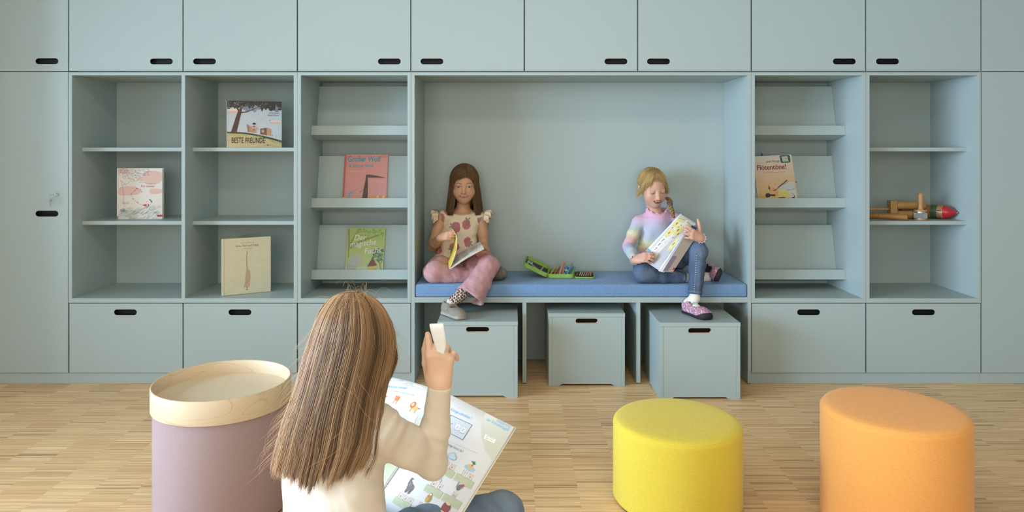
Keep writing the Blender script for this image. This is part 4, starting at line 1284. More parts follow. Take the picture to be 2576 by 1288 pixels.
# ---------------------------------------------------------------- girl on the right of the bench
def girl_right():
    root = thing('person', 'smiling seated girl with blond fringe, pastel rainbow jumper and jeans, looking down at a booklet', 'person', (0.80, 0.25, CZ))
    org = npv(root.location)
    R = rotm(13, 17, -3)
    em = npv(P(1655.3, 485.6, 0.195))
    H = Head(em-R @ np.array([0, -0.075, -0.003])*0.98, R, 0.98, mw=0.0255, mo=1.35)
    NB = npv(P(1653, 541, 0.288)); SR = npv(P(1606, 559, 0.288)); SL = npv(P(1699, 554, 0.290))
    ER = npv(P(1580, 621, 0.215)); WR = npv(P(1597, 653, 0.020)); EL = npv((1.025, 0.205, 0.690)); WL = npv(P(1763, 600, -0.015))
    lo = np.array([0.58, -0.13, 0.52]); hi = np.array([1.10, 0.42, 1.15])
    F = Field(lo, hi, 0.0062, fine=[(0, H.c[0]-0.075, H.c[0]+0.075, 0.0019), (2, H.c[2]-0.11, H.c[2]+0.08, 0.0017), (1, 0.14, 0.24, 0.0024),
                                    (0, 0.64, 0.77, 0.0030), (0, 0.90, 1.02, 0.003), (1, -0.09, 0.09, 0.003), (2, 0.62, 0.83, 0.0030)])
    H.build(F, smile=1.0, lids=1.0)
    F.cap(H.w(0, 0.024, -0.055), NB+vec(0, 0.005, -0.02), 0.037, 0.040, 0.02)
    F.cap(NB+vec(-0.02, 0.01, -0.025), SR, 0.026, 0.026, 0.02); F.cap(NB+vec(0.02, 0.01, -0.025), SL, 0.026, 0.026, 0.02)
    F.loft([0.55, 0.62, 0.72, 0.80, 0.85], [0.795, 0.79, 0.80, 0.812, 0.815], [0.262, 0.265, 0.28, 0.288, 0.29], [0.088, 0.078, 0.074, 0.082, 0.07], [0.07, 0.062, 0.055, 0.054, 0.045], 0.03)
    F.chain([SR, ER], [0.030, 0.024], 0.012); F.chain([ER, WR], [0.024, 0.0175], 0.012)
    F.chain([SL, EL], [0.030, 0.024], 0.012); F.chain([EL, WL], [0.024, 0.0175], 0.012)
    tr = hand(F, WR+unit(WR-ER)*0.004, npv(P(1643, 642, -0.045))-WR, (-0.25, -0.75, 0.55), True, L=0.122, curl=((26, 24, 14), (30, 26, 14), (34, 28, 16), (38, 30, 16)), spread=(2, 0, -2, -5),
         thumb=((32, 26), (12, 20), (2, 10)), wr=0.018)
    tl_ = hand(F, WL, npv(P(1727, 589, -0.050))-WL+vec(0, 0, 0.012), (0.10, -0.95, 0.10), False, L=0.122, curl=((6, 20, 12), (10, 20, 14), (14, 20, 14), (18, 18, 14)), spread=(13, 5, -6, -17),
         thumb=((72, 4), (62, 6), (56, 12)), wr=0.018)
    V, Q = F.mesh()
    base = np.tile(np.array(SKIN_B), (len(V), 1))*(1+0.04*noise3(V, 60, 3)[:, None])
    hd = H.color(V, None, SKIN_B, 1.0, 1.0, iris=(0.1, 0.1, 0.1), brow=(0.40, 0.25, 0.14), blush=0.7, browamt=0.35)
    q = H.loc(V)
    C = np.where(((np.abs(q[:, 0]) < 0.09) & (q[:, 2] > -0.10))[:, None], hd, base)
    for tp in tr[:4]+tl_[:4]:
        m = np.exp(-((V-tp)**2).sum(1)/0.013**2)[:, None]*0.35; C = C*(1-m)+C*np.array([1.0, 0.72, 0.66])*m
    def child(name, V, Q, m, C, par=root):
        return meshobj(name, V-org, Q, m, par, cols=C)
    child('body', V, Q, skinmat(), C)
    # ---- hair: cap, fringe, braid
    tone0, tone1 = np.array(lin((128, 92, 48))), np.array(lin((226, 192, 132)))
    F = Field(H.c-vec(0.14, 0.14, 0.16), H.c+vec(0.14, 0.15, 0.14), 0.0042)
    F.ell(H.w(0, 0.020, 0.026), (0.0755, 0.090, 0.083), R, 0)
    F.ell(H.w(0, -0.075, -0.036), (0.066, 0.080, 0.104), R, 0.006, 's')
    for q_ in (-1, 1): F.ell(H.w(q_*0.080, 0.008, -0.020), (0.022, 0.026, 0.034), R, 0.004, 's')
    F.put(lambda X, Y, Z: (Z-(H.c[2]-0.062))+0*(X+Y), H.c-0.15, H.c+0.15, 0.01, 's')
    V, Q = F.mesh()
    hb = child('hair', V, Q, hairmat(), cols_const(V, np.array(lin((150, 112, 62))), 0.25, 110))
    r = np.random.default_rng(5); N = 3900; K = 18; ra = np.array([0.0765, 0.0915, 0.0845]); cen = np.array([0, 0.020, 0.026])
    paths = []; cc = []
    tie = np.array([0.052, 0.062, -0.070])
    def sl(d0, d1, n, lay):
        om = math.acos(np.clip(d0 @ d1, -1, 1)); o = []
        for j in range(n):
            s_ = j/(n-1); o.append(cen+(math.sin((1-s_)*om)*d0+math.sin(s_*om)*d1)/max(math.sin(om), 1e-4)*ra*lay)
        return o
    for i in range(N):
        lay = 1.0+r.uniform(0.0, 0.055)
        if i < 1150:                                   # fringe
            q_ = 1 if r.random() < 0.5 else -1
            ps = math.radians(r.choice([r.uniform(24, 48), r.uniform(40, 78), r.uniform(50, 80)])); ps *= q_
            short = r.random() < 0.16
            if short: ps = math.radians(r.uniform(-26, 26))
            d0 = unit([r.uniform(-0.25, 0.25)+0.1*q_, -0.35+r.uniform(-0.3, 0.25), 1.0])
            ez = (r.uniform(0.50, 0.85) if short else float(np.interp(abs(ps), [0.42, 0.75, 1.0, 1.4], [0.42, 0.16, -0.12, -0.42]))+r.normal(0, 0.12))
            d1 = unit([math.sin(ps), -math.cos(ps), ez])
            pl = sl(d0, d1, 7, lay+0.02)
            e = np.array(pl[-1]); dr = unit(np.array(pl[-1])-np.array(pl[-2]))
            ln = r.uniform(0.0, 0.020)+(0.03 if abs(ps) > 1.05 else 0)
            pl += [e+dr*ln*0.5+np.array([0.5*q_, -0.2, 0])*ln*0.4, e+(dr*0.6+np.array([0.6*q_, 0, -0.4]))*ln]
        else:                                          # drawn back to the tie
            d0 = unit([r.uniform(-0.3, 0.3), lerp(-0.55, 0.5, r.random()), 1.0])
            sgn = 1 if r.random() < 0.5 else -1
            ps = math.radians(r.uniform(74, 150))*sgn
            d1 = unit([math.sin(ps), -math.cos(ps), r.uniform(-0.05, 0.30)])
            pl = sl(d0, d1, 6, lay)
            dt = unit((tie-cen)/ra+r.normal(0, 0.05, 3)); pl += sl(d1, dt, 4, lay)[1:]
        paths.append([H.w(*p) for p in pl]); tn = np.clip(r.normal(0.55 if i < 1150 else 0.42, 0.22), 0, 1); cc.append(lerp(tone0, tone1, tn))
    pp = bez(np.array(paths), K)-org
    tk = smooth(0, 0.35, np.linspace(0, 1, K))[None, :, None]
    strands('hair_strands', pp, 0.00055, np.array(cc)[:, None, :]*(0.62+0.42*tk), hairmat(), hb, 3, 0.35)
    # loose wisps at ears and temple
    wp = []
    for i in range(46):
        q_ = -1 if r.random() < 0.5 else 1
        st = np.array([q_*0.074, -0.02+r.uniform(-0.03, 0.05), 0.03+r.uniform(-0.03, 0.05)]); L_ = r.uniform(0.03, 0.075)
        dx = q_*r.uniform(0.15, 0.75)
        wp.append([H.w(*st), H.w(*(st+np.array([dx*0.35, 0.0, -0.45])*L_)), H.w(*(st+np.array([dx*0.8, -0.05, -0.8])*L_)), H.w(*(st+np.array([dx*1.1+r.normal(0, 0.2), -0.05, -1.0])*L_))])
    for i in range(26):                                # crown flyaways
        a = r.uniform(-0.6, 0.6); st = np.array([a*0.045, 0.01, 0.108-0.02*a*a]); L_ = r.uniform(0.008, 0.020)
        wp.append([H.w(*st), H.w(*(st+np.array([a*0.5, 0.1, 0.6])*L_)), H.w(*(st+np.array([a*1.2, 0.0, 0.9])*L_)), H.w(*(st+np.array([a*2.0, -0.1, 0.7])*L_))])
    strands('loose_wisps', bez(np.array(wp), 12)-org, 0.00050, np.tile(tone1, (len(wp), 1)), hairmat(), hb, 3, 0.3)['kind'] = 'stuff'
    # braid over the shoulder
    T0 = H.w(*tie); br = bez(np.array([T0, npv(P(1681, 500, 0.275)), npv(P(1686, 517, 0.235)), npv(P(1691, 531, 0.215)), npv(P(1694, 548, 0.205))]), 60)
    bp = []; bc = []
    for i in range(420):
        k = i % 3; ph = k*2*math.pi/3; th0 = r.uniform(0, 6.28); rr = 0.0075*math.sqrt(r.random()); row = []
        for j in range(60):
            t_ = j/59; a = t_*17+ph
            taper = 1.15-0.55*t_
            off = np.array([math.sin(a)*0.0105, -math.cos(2*a)*0.005, 0])*taper+np.array([math.cos(th0), math.sin(th0), 0.3*math.sin(th0)])*rr*taper
            row.append(br[j]+off)
        bp.append(row); bc.append(lerp(tone0, tone1, np.clip(r.normal(0.3, 0.2), 0, 1)))
    strands('braid', np.array(bp)-org, 0.0009, np.array(bc), hairmat(), hb, 3, 0.8)
    sc = br[26]; bm = nb()
    for k in range(5):
        tube(bm, [sc+0.0125*np.array([math.cos(a), math.sin(a)*0.8, 0.25*math.sin(a*3+k)])+vec(0, 0, 0.003*(k-2))-org for a in [2*math.pi*i/24 for i in range(25)]], 0.0032, 6, False)
    tag(obj('scrunchie', bm, mat('mauve_cotton', lin((112, 92, 104)), 0.9, noise=(200, 0.2)), hb, smooth=True), 'mauve scrunchie')
    # ---- jumper
    stops_t = [(0.872, (224, 176, 200)), (0.852, (218, 178, 204)), (0.828, (200, 188, 210)), (0.765, (188, 194, 212)), (0.735, (190, 200, 205)), (0.722, (205, 208, 178)),
               (0.700, (218, 210, 168)), (0.682, (222, 200, 176)), (0.668, (222, 184, 190)), (0.648, (218, 176, 196)), (0.632, (188, 180, 206)), (0.58, (170, 176, 205))]
    stops_s = [(0.0, (200, 192, 212)), (0.22, (190, 194, 212)), (0.42, (196, 206, 190)), (0.55, (222, 212, 170)), (0.80, (226, 180, 176)), (1.02, (220, 170, 190)), (1.18, (200, 186, 208)),
               (1.42, (184, 196, 212)), (1.7, (186, 204, 204)), (1.92, (214, 196, 196)), (2.05, (232, 206, 198))]
    def ramp(t_, st):
        xs = np.array([a for a, _ in st]); cs = np.array([lin(c) for _, c in st]); o = np.argsort(xs)
        return np.stack([np.interp(t_, xs[o], cs[o, k]) for k in range(3)], 1)
    def seg_t(V, A, B):
        d = B-A; t_ = np.clip((V-A) @ d/(d @ d), 0, 1); return t_, np.linalg.norm(V-(A+t_[:, None]*d), axis=1)
    F = Field((0.56, -0.07, 0.565), (1.12, 0.41, 0.90), 0.0030)
    F.loft([0.580, 0.62, 0.66, 0.72, 0.79, 0.842], [0.788, 0.788, 0.790, 0.800, 0.812, 0.816], [0.258, 0.26, 0.266, 0.278, 0.287, 0.29],
           [0.094, 0.088, 0.086, 0.083, 0.089, 0.078], [0.078, 0.072, 0.070, 0.066, 0.064, 0.052], 0.02, n=2.15)
    F.cap(NB+vec(-0.028, 0.01, -0.024), SR+vec(0.004, 0, 0), 0.037, 0.036, 0.02); F.cap(NB+vec(0.028, 0.01, -0.024), SL+vec(-0.004, 0, 0), 0.037, 0.036, 0.02)
    F.chain([SR, lerp(SR, ER, 0.5), ER], [0.0375, 0.034, 0.0315], 0.012); F.chain([ER, lerp(ER, WR, 0.5), WR], [0.0315, 0.030, 0.0215], 0.006)
    F.chain([SL, lerp(SL, EL, 0.5), EL], [0.037, 0.034, 0.031], 0.012); F.chain([EL, lerp(EL, WL, 0.5), WL], [0.031, 0.029, 0.0215], 0.006)
    wrinkle(F, 0.0030, 85, (0.56, 0, 0.56), (1.12, 0.41, 0.86), 21)
    F.put(lambda X, Y, Z: 0.0035*np.exp(-((Z-0.705-0.10*(X-0.78))/0.006)**2)+0*Y, (0.7, 0.15, 0.66), (0.9, 0.26, 0.75), 0, 'add')
    F.put(lambda X, Y, Z: -0.004*np.exp(-((Z-0.688-0.08*(X-0.78))/0.010)**2)+0*Y, (0.7, 0.15, 0.66), (0.9, 0.26, 0.75), 0, 'add')
    F.cap(NB-vec(0, -0.004, 0.03), NB+vec(0, 0.026, 0.075), 0.066, 0.056, 0.025)
    F.cut(NB+vec(0, -0.055, 0.001), vec(0, -0.72, 1), 0.001, NB-vec(0.09, 0.09, 0.02), NB+vec(0.09, 0.09, 0.13))
    F.cap(NB-vec(0, -0.008, 0.02), NB+vec(0, 0.026, 0.12), 0.0500, 0.052, 0.003, 's')
    wa = unit(WR-ER); wl = unit(WL-EL)
    F.cut(WR+wa*0.002, wa, 0, WR-0.035, WR+0.035); F.cut(WL+wl*0.002, wl, 0, WL-0.035, WL+0.035)
    V, Q = F.mesh()
    tR, dR = seg_t(V, SR, ER); tR2, dR2 = seg_t(V, ER, WR); tL, dL = seg_t(V, SL, EL); tL2, dL2 = seg_t(V, EL, WL)
    C = ramp(V[:, 2]+0.05*np.abs(V[:, 0]-0.81)+0.004*noise3(V, 40, 2), stops_t)
    for (a, d, b, d2, S_) in ((tR, dR, tR2, dR2, -1), (tL, dL, tL2, dL2, 1)):
        s_ = np.where(d <= d2, a, 1+b)
        arm = smooth(0.050, 0.038, np.minimum(d, d2))*np.clip(smooth(0.0, 0.25, s_)+0*s_, 0, 1)
        C = C*(1-arm[:, None])+ramp(s_+0.03*noise3(V, 40, 3), stops_s)*arm[:, None]
    jp = child('jumper', V, Q, M_KNIT, C)
    def frill(cen_, ax_, r0, w, n, amp, colr, sq=1.0, arc=2*math.pi):
        ax_ = unit(ax_); e1 = unit(np.cross(ax_, [0.2, 0.9, 0.3])); e2 = np.cross(ax_, e1); G = np.zeros((n+1, 4, 3))
        a_f = math.atan2(-e2[1]*sq, -e1[1]); span = arc/2
        for i in range(n+1):
            a = a_f-span+2*span*i/n; dv = e1*math.cos(a)+e2*math.sin(a)*sq
            for j in range(4):
                t_ = j/3; G[i, j] = cen_+dv*(r0+amp*t_*math.sin(a*11)+0.004*t_)+ax_*(w*t_+amp*0.7*t_*math.cos(a*11+1))
        o = sheet('frill_edge', G-org, 0.0016, M_CLOTH, jp, np.tile(np.array(lin(colr)), ((n+1)*4, 1)))
        o['label'] = 'wavy pale edge'
    frill(NB+vec(0.0, 0.002, 0.040), vec(0.0, -0.58, 0.81), 0.0555, 0.008, 96, 0.0032, (228, 190, 196), 1.0, math.radians(195))
    frill(WR-wa*0.004, wa, 0.0215, 0.014, 72, 0.0035, (226, 202, 192)); frill(WL-wl*0.004, wl, 0.0215, 0.014, 72, 0.0035, (226, 208, 206))
    # ---- jeans
    hipR, hipL = vec(0.755, 0.245, 0.592), vec(0.842, 0.245, 0.592)
    KR = npv(P(1617, 687, 0.035)); AR = npv(P(1722, 700, 0.065)); KL = npv(P(1756, 631, 0.005)); AL = npv(P(1748, 741, -0.045))
    F = Field((0.62, -0.10, 0.44), (1.06, 0.37, 0.77), 0.0032)
    F.loft([0.530, 0.56, 0.64], [0.797]*3, [0.262]*3, [0.10, 0.108, 0.092], [0.088, 0.092, 0.078], 0.02)
    F.chain([hipR, lerp(hipR, KR, 0.5), KR], [0.058, 0.057, 0.051], 0.025); F.chain([KR, lerp(KR, AR, 0.45), AR], [0.052, 0.044, 0.0335], 0.012)
    F.chain([hipL, lerp(hipL, KL, 0.5), KL], [0.058, 0.057, 0.049], 0.025); F.chain([KL, lerp(KL, AL, 0.4), AL], [0.049, 0.043, 0.0345], 0.012)
    wrinkle(F, 0.0036, 105, (0.62, -0.10, 0.50), (1.06, 0.37, 0.77), 31)
    aR, aL = unit(AR-KR), unit(AL-KL)
    F.cut(AR, aR, 0.001, AR-0.045, AR+0.05); F.cut(AL, aL, 0.001, AL-0.045, AL+0.05)
    for A_, a_ in ((AR, aR), (AL, aL)): F.cap(A_-a_*0.008, A_+a_*0.05, 0.0285, 0.0285, 0.001, 's')
    F.put(lambda X, Y, Z: Z-(CZ+0.0012)+0*(X+Y), (0.6, 0.0, 0.50), (0.925, 0.4, CZ), 0.002, 's'); F.put(lambda X, Y, Z: Z-(CZ+0.0012)+0*(X+Y), (0.6, -0.1, 0.50), (0.90, 0.4, CZ), 0.002, 's')
    V, Q = F.mesh()
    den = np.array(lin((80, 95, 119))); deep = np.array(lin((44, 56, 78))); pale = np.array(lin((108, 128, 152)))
    C = den[None]*(1+0.14*noise3(V, 55, 3)+0.06*noise3(V, 240, 4))[:, None]
    for K_, wv in ((KR, 0.6), (KL, 0.7)):
        m = np.exp(-(((V-K_-vec(0, -0.04, 0.0))**2).sum(1))/0.055**2)[:, None]*wv; C = C*(1-m)+pale*m
    tq, dq = seg_t(V, KL, AL); m = (np.exp(-((V[:, 0]-(KL+(AL-KL)*tq[:, None])[:, 0]-0.004)/0.012)**2)*(tq > 0)*(V[:, 1] < 0.02)*0.35)[:, None]; C = C*(1-m)+pale*m
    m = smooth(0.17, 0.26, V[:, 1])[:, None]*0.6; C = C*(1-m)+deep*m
    for A_, a_ in ((AR, aR), (AL, aL)):
        d_ = (V-A_) @ a_; m = (np.exp(-((d_+0.013)/0.0018)**2)*(np.linalg.norm(V-A_, axis=1) < 0.05))[:, None]*0.6; C = C*(1-m)+np.array(lin((150, 152, 158)))*m
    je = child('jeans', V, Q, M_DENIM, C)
    # side seam of dashes down the raised shin and along the lying leg
    from mathutils.bvhtree import BVHTree
    tree = BVHTree.FromPolygons([Vector(v) for v in V], [tuple(int(i) for i in q_) for q_ in Q])
    st = nb(); dk = nb()
    def stitches(A_, B_, rA, rB, dirn, n):
        dv = unit(B_-A_)
        for i in range(n):
            t_ = (i+0.5)/n; c_ = lerp(A_, B_, t_); d_ = unit(dirn-dv*np.dot(dirn, dv)); hit = tree.ray_cast(Vector(c_+d_*0.1), Vector(-d_)); c_ = npv(hit[0]) if hit[0] is not None else c_+d_*lerp(rA, rB, t_); sx = np.cross(dv, d_)
            M4 = Matrix(((sx[0], dv[0], d_[0], c_[0]-org[0]), (sx[1], dv[1], d_[1], c_[1]-org[1]), (sx[2], dv[2], d_[2], c_[2]-org[2]), (0, 0, 0, 1)))
            box(st if i % 2 else dk, -0.0018, 0.0018, -0.0024, 0.0024, -0.0022, 0.0008, M4)
    stitches(lerp(KL, AL, 0.10), lerp(KL, AL, 0.96), 0.0475, 0.0335, np.array([-0.42, -1, 0.0]), 44)
    stitches(lerp(KR, AR, 0.12), lerp(KR, AR, 0.94), 0.0495, 0.0325, np.array([0.0, -0.75, 0.75]), 40)
    o = obj('seam_stitches', st, mat('white_thread', lin((176, 178, 184)), 0.8, noise=(50, 0.1)), je); o['kind'] = 'stuff'
    o = obj('seam_openings', dk, mat('dark_thread', lin((22, 26, 36)), 0.8, noise=(50, 0.1)), je); o['kind'] = 'stuff'
    # ---- socks and slippers
    dots = [lin((240, 170, 200)), lin((150, 200, 225)), lin((238, 226, 140)), lin((235, 175, 120)), lin((180, 220, 170))]
    def sock_col(V, sc=34):
        C = np.tile(np.array(lin((232, 224, 208))), (len(V), 1)); rr_ = np.random.default_rng(3)
        mn, mxx = V.min(0), V.max(0)
        for i in range(26):
            v = V[rr_.integers(len(V))]; m = smooth(0.0085, 0.0075, np.linalg.norm(V-v, axis=1))[:, None]; C = C*(1-m)+np.array(dots[i % 5])*m
        return C
    heelL, toeL = vec(0.905, 0.002, 0.3798), vec(0.985, -0.182, 0.3798)
    fL = unit(toeL-heelL)
    F = Field((0.84, -0.20, 0.375), (1.05, 0.06, 0.53), 0.0028)
    ak = heelL+fL*0.045+vec(0, 0, 0.052)
    F.chain([AL-aL*0.02, AL+aL*0.02, ak], [0.027, 0.026, 0.027], 0.01); F.chain([ak, heelL+fL*0.10+vec(0, 0, 0.034), heelL+fL*0.165+vec(0, 0, 0.022)], [0.026, 0.025, 0.018], 0.015)
    V, Q = F.mesh(); child('sock', V, Q, M_CLOTH, sock_col(V))['label'] = 'cream sock with pastel dots'
    F = Field((0.87, 0.02, 0.50), (1.07, 0.20, 0.62), 0.0028)
    AF = npv(P(1782, 697, 0.10))
    F.chain([AR-aR*0.02, lerp(AR, AF, 0.4), AF], [0.0265, 0.026, 0.025], 0.01)
    F.put(lambda X, Y, Z: Z-(CZ+0.0012)+0*(X+Y), (0.85, 0.0, 0.50), (1.1, 0.4, CZ), 0.002, 's')
    V, Q = F.mesh(); child('sock', V, Q, M_CLOTH, sock_col(V))['label'] = 'cream sock with pastel dots'
    pinkc = np.array(lin((192, 150, 166))); navy = np.array(lin((44, 38, 46)))
    def pcol(q, V):
        C = np.tile(pinkc, (len(V), 1))
        lx, ly, lz = q[:, 0]*17, q[:, 1]*17, q[:, 2]*17
        n_ = noise3(q, 95, 12); n2 = noise3(q, 130, 13)
        m = smooth(0.10, 0.02, np.abs(n_-0.10))[:, None]; C = C*(1-m)+np.array(lin((60, 40, 52)))*m
        m = smooth(0.30, 0.42, n2)[:, None]; C = C*(1-m)+np.array(lin((238, 224, 222)))*m
        m = smooth(-0.30, -0.42, n2)[:, None]; C = C*(1-m)+np.array(lin((196, 92, 150)))*m
        sl_ = 0.075+0.10*smooth(0.72, 0.98, q[:, 0])
        m = smooth(sl_+0.012, sl_-0.008, q[:, 2])[:, None]; C = C*(1-m)+navy*m
        e1 = np.sqrt(((q[:, 0]-0.24)/0.17)**2+(q[:, 1]/0.125)**2+((q[:, 2]-0.42)/0.22)**2); e2 = np.sqrt(((q[:, 0]-0.50)/0.17)**2+(q[:, 1]/0.115)**2+((q[:, 2]-0.30)/0.13)**2)
        m = smooth(1.20, 1.10, np.minimum(e1, e2+0.02))[:, None]; C = C*(1-m)+navy*m
        return C
    def strap(p, o, m1):
        pts = bez(np.array([p(0.40, 0.165, 0.13), p(0.40, 0.135, 0.21), p(0.41, 0.06, 0.27), p(0.41, -0.06, 0.27), p(0.40, -0.135, 0.21), p(0.40, -0.165, 0.13)]), 16)
        bm = nb(); tube(bm, pts, 0.0075, 8); s1 = obj('strap', bm, m1, o, smooth=True)
        bm = nb(); tube(bm, pts+np.array(p(0.045, 0, 0.01))-np.array(p(0, 0, 0)), 0.0028, 6); tube(bm, pts-np.array(p(0.042, 0, -0.005))+np.array(p(0, 0, 0)), 0.0028, 6)
        obj('strap_binding', bm, mat('dark_binding', tuple(navy), 0.8, noise=(90, 0.1)), o, smooth=True)
    m1 = mat('pink_print_strap', tuple(pinkc*0.8), 0.85, noise=(420, 0.5))
    o, p, Rr = shoe(root, 'slipper', heelL, fL, (0.05, 0.0, 1), 0.212, pcol, M_RUBBER); o.location = -org; o['label'] = 'pink patterned slipper with dark sole, on the box'
    strap(p, o, m1)
    bm = nb()
    for s_ in (-1, 1): tube(bm, [p(0.74, 0, 0.205), p(0.76, s_*0.05, 0.235), p(0.72, s_*0.09, 0.215), p(0.74, 0, 0.205)], [0.001, 0.004, 0.003, 0.001], 6)
    obj('bow', bm, mat('mauve_bow', lin((150, 92, 108)), 0.9, noise=(90, 0.1)), o, smooth=True)
    hR = npv((1.118, 0.170, CZ+0.045))
    o, p, Rr = shoe(root, 'slipper', hR, vec(-0.10, -1, -0.03), (-0.92, 0.10, 0.38), 0.182, pcol, M_RUBBER); o.location = -org; o['label'] = 'pink patterned slipper lying on the cushion'
    return root
girl_right()
# ---------------------------------------------------------------- girl in the foreground, seen from behind
def PZ(px, py, Zd): return npv(P(px, py, Zd-CAMD))
def girl_front():
    seat_z = 0.289
    root = thing('person', 'girl with long light brown hair seen from behind, raising her hand over an open workbook', 'person', (-0.37, 1.50-CAMD, seat_z))
    org = npv(root.location); AN = math.radians(-24)
    R = rotm(180+(-28), 24, 0)                       # faces away from the camera, turned to the right
    H = Head(vec(-0.353, 1.595-CAMD, 0.806), R, 0.93)
    SR = PZ(958, 1078, 1.50); ER = PZ(1086, 1163, 1.60); WR = PZ(1106, 972, 1.575)
    SL = vec(-0.458, 1.640-CAMD, 0.645); EL = vec(-0.475, 1.80-CAMD, 0.49); WL = vec(-0.405, 1.90-CAMD, 0.405)
    NB = vec(-0.372, 1.535-CAMD, 0.705)
    lo = np.array([-0.60, 1.36-CAMD, 0.40]); hi = np.array([-0.06, 2.05-CAMD, 0.95])
    F = Field(lo, hi, 0.0060, fine=[(0, -0.225, -0.105, 0.0022), (2, 0.66, 0.86, 0.0022), (1, 1.50-CAMD, 1.62-CAMD, 0.0026)])
    H.build(F, smile=0.3)
    F.cap(H.w(0, 0.024, -0.055), NB, 0.040, 0.043, 0.02)
    F.cap(NB+vec(0.02, -0.01, -0.02), SR, 0.034, 0.034, 0.03); F.cap(NB+vec(-0.02, 0.01, -0.02), SL, 0.034, 0.034, 0.03)
    F.loft([0.41, 0.50, 0.60, 0.68], [-0.375, -0.378, -0.38, -0.378], [y-CAMD for y in (1.52, 1.525, 1.54, 1.545)], [0.10, 0.095, 0.10, 0.09], [0.07, 0.065, 0.06, 0.05], 0.03, AN)
    F.chain([SR, ER], [0.032, 0.027], 0.012); F.chain([ER, WR], [0.027, 0.020], 0.010)
    F.chain([SL, EL], [0.032, 0.027], 0.012); F.chain([EL, WL], [0.027, 0.020], 0.010)
    up = unit(vec(0.02, -0.03, 1)); bk = vec(0.16, -1, 0.02)
    tips = hand(F, WR, up, bk, True, L=0.137, curl=((16, 34, 22), (30, 38, 24), (58, 62, 30), (66, 66, 30)), spread=(4, -6, -16, -26),
         thumb=((20, 30), (4, 22), (-6, 14)), wr=0.021)
    hand(F, WL, (0.55, 0.45, 0.10), (0.1, 0.2, -0.9), False, L=0.13, curl=((15, 20, 15),)*4)
    V, Q = F.mesh()
    C = np.tile(np.array(SKIN_C), (len(V), 1))*(1+0.04*noise3(V, 60, 3)[:, None])
    for tp in tips:
        m = np.exp(-((V-tp)**2).sum(1)/0.016**2)[:, None]*0.25; C = C*(1-m)+C*np.array([1.0, 0.74, 0.66])*m
    m = np.exp(-((V-PZ(1098, 925, 1.57))**2).sum(1)/0.024**2)[:, None]*0.18; C = C*(1-m)+C*np.array([1.0, 0.66, 0.58])*m
    def child(name, V, Q, m, C, par=root):
        return meshobj(name, V-org, Q, m, par, cols=C)
    child('body', V, Q, skinmat(), C)
    # ---- cream long sleeved top
    F = Field((-0.62, 1.34-CAMD, 0.385), (-0.08, 1.92-CAMD, 0.78), 0.0034)
    F.loft([0.39, 0.45, 0.52, 0.60, 0.675], [-0.372, -0.3755, -0.380, -0.386, -0.384], [y-CAMD for y in (1.52, 1.52, 1.525, 1.54, 1.55)], [0.122, 0.116, 0.114, 0.116, 0.098], [0.090, 0.084, 0.080, 0.074, 0.055], 0.02, AN, n=2.2)
    F.cap(NB+vec(0.03, -0.012, -0.024), SR, 0.042, 0.041, 0.03); F.cap(NB+vec(-0.03, 0.012, -0.024), SL, 0.042, 0.041, 0.03)
    F.chain([SR, lerp(SR, ER, 0.5), ER], [0.0435, 0.0405, 0.0355], 0.02); wa = unit(WR-ER)
    F.chain([ER, lerp(ER, WR, 0.45), WR], [0.0345, 0.0320, 0.0258], 0.012)
    F.chain([SL, lerp(SL, EL, 0.5), EL], [0.042, 0.040, 0.035], 0.02); F.chain([EL, WL], [0.035, 0.0245], 0.01)
    lo_, hi_ = (-0.6, 1.3-CAMD, 0.38), (-0.1, 1.9-CAMD, 0.78)
    wrinkle(F, 0.0022, 75, lo_, hi_, 41)
    d = unit(ER-SR)
    # folds at the elbow, over the shoulder and below the arm
    def folds(c, ax_, amp, wl, sg):
        c = npv(c); ax_ = unit(ax_)
        F.put(lambda X, Y, Z: amp*np.sin(((X-c[0])*ax_[0]+(Y-c[1])*ax_[1]+(Z-c[2])*ax_[2])*2*math.pi/wl+14*(X-c[0]))*np.exp(-((X-c[0])**2+(Y-c[1])**2+(Z-c[2])**2)/sg**2), c-2.2*sg, c+2.2*sg, 0, 'add')
    folds(lerp(ER, WR, 0.35), vec(0.45, -0.2, 1), 0.0022, 0.030, 0.05)
    folds(lerp(SR, ER, 0.12)+vec(0.02, -0.02, 0.03), vec(1, 0.1, -0.75), 0.0026, 0.030, 0.04)
    folds(vec(-0.285, 1.46-CAMD, 0.46), vec(0.5, 0, 1), 0.0030, 0.040, 0.06)
    F.put(lambda X, Y, Z: -0.0016*np.exp(-(((X-SR[0])*d[0]+(Y-SR[1])*d[1]+(Z-SR[2])*d[2]+0.004)/0.0022)**2)*np.exp(-((X-SR[0])**2+(Y-SR[1])**2+(Z-SR[2])**2)/0.055**2), SR-0.09, SR+0.09, 0, 'add')
    F.ell(NB+vec(0.01, 0.02, 0.03), (0.058, 0.060, 0.045), None, 0.006, 's')
    wr_ = WR+wa*0.002
    F.cut(wr_, wa, 0.001, wr_-0.045, wr_+0.05)
    V, Q = F.mesh()
    child('top', V, Q, vmat('cream_jersey', rough=0.9, spec=0.2, bump=(900, 0.12), sheen=0.15), cols_const(V, lin((222, 208, 189)), 0.02, 30, 3))
    # ---- jeans
    hR, hL = vec(-0.305, 1.53-CAMD, 0.365), vec(-0.44, 1.57-CAMD, 0.365)
    kR = vec(-0.028, 1.755-CAMD, 0.332); kL = vec(-0.40, 1.93-CAMD, 0.315)
    aR = vec(-0.02, 1.80-CAMD, 0.075); aL = vec(-0.36, 1.97-CAMD, 0.075)
    F = Field((-0.60, 1.38-CAMD, 0.03), (0.10, 2.08-CAMD, 0.50), 0.0050)
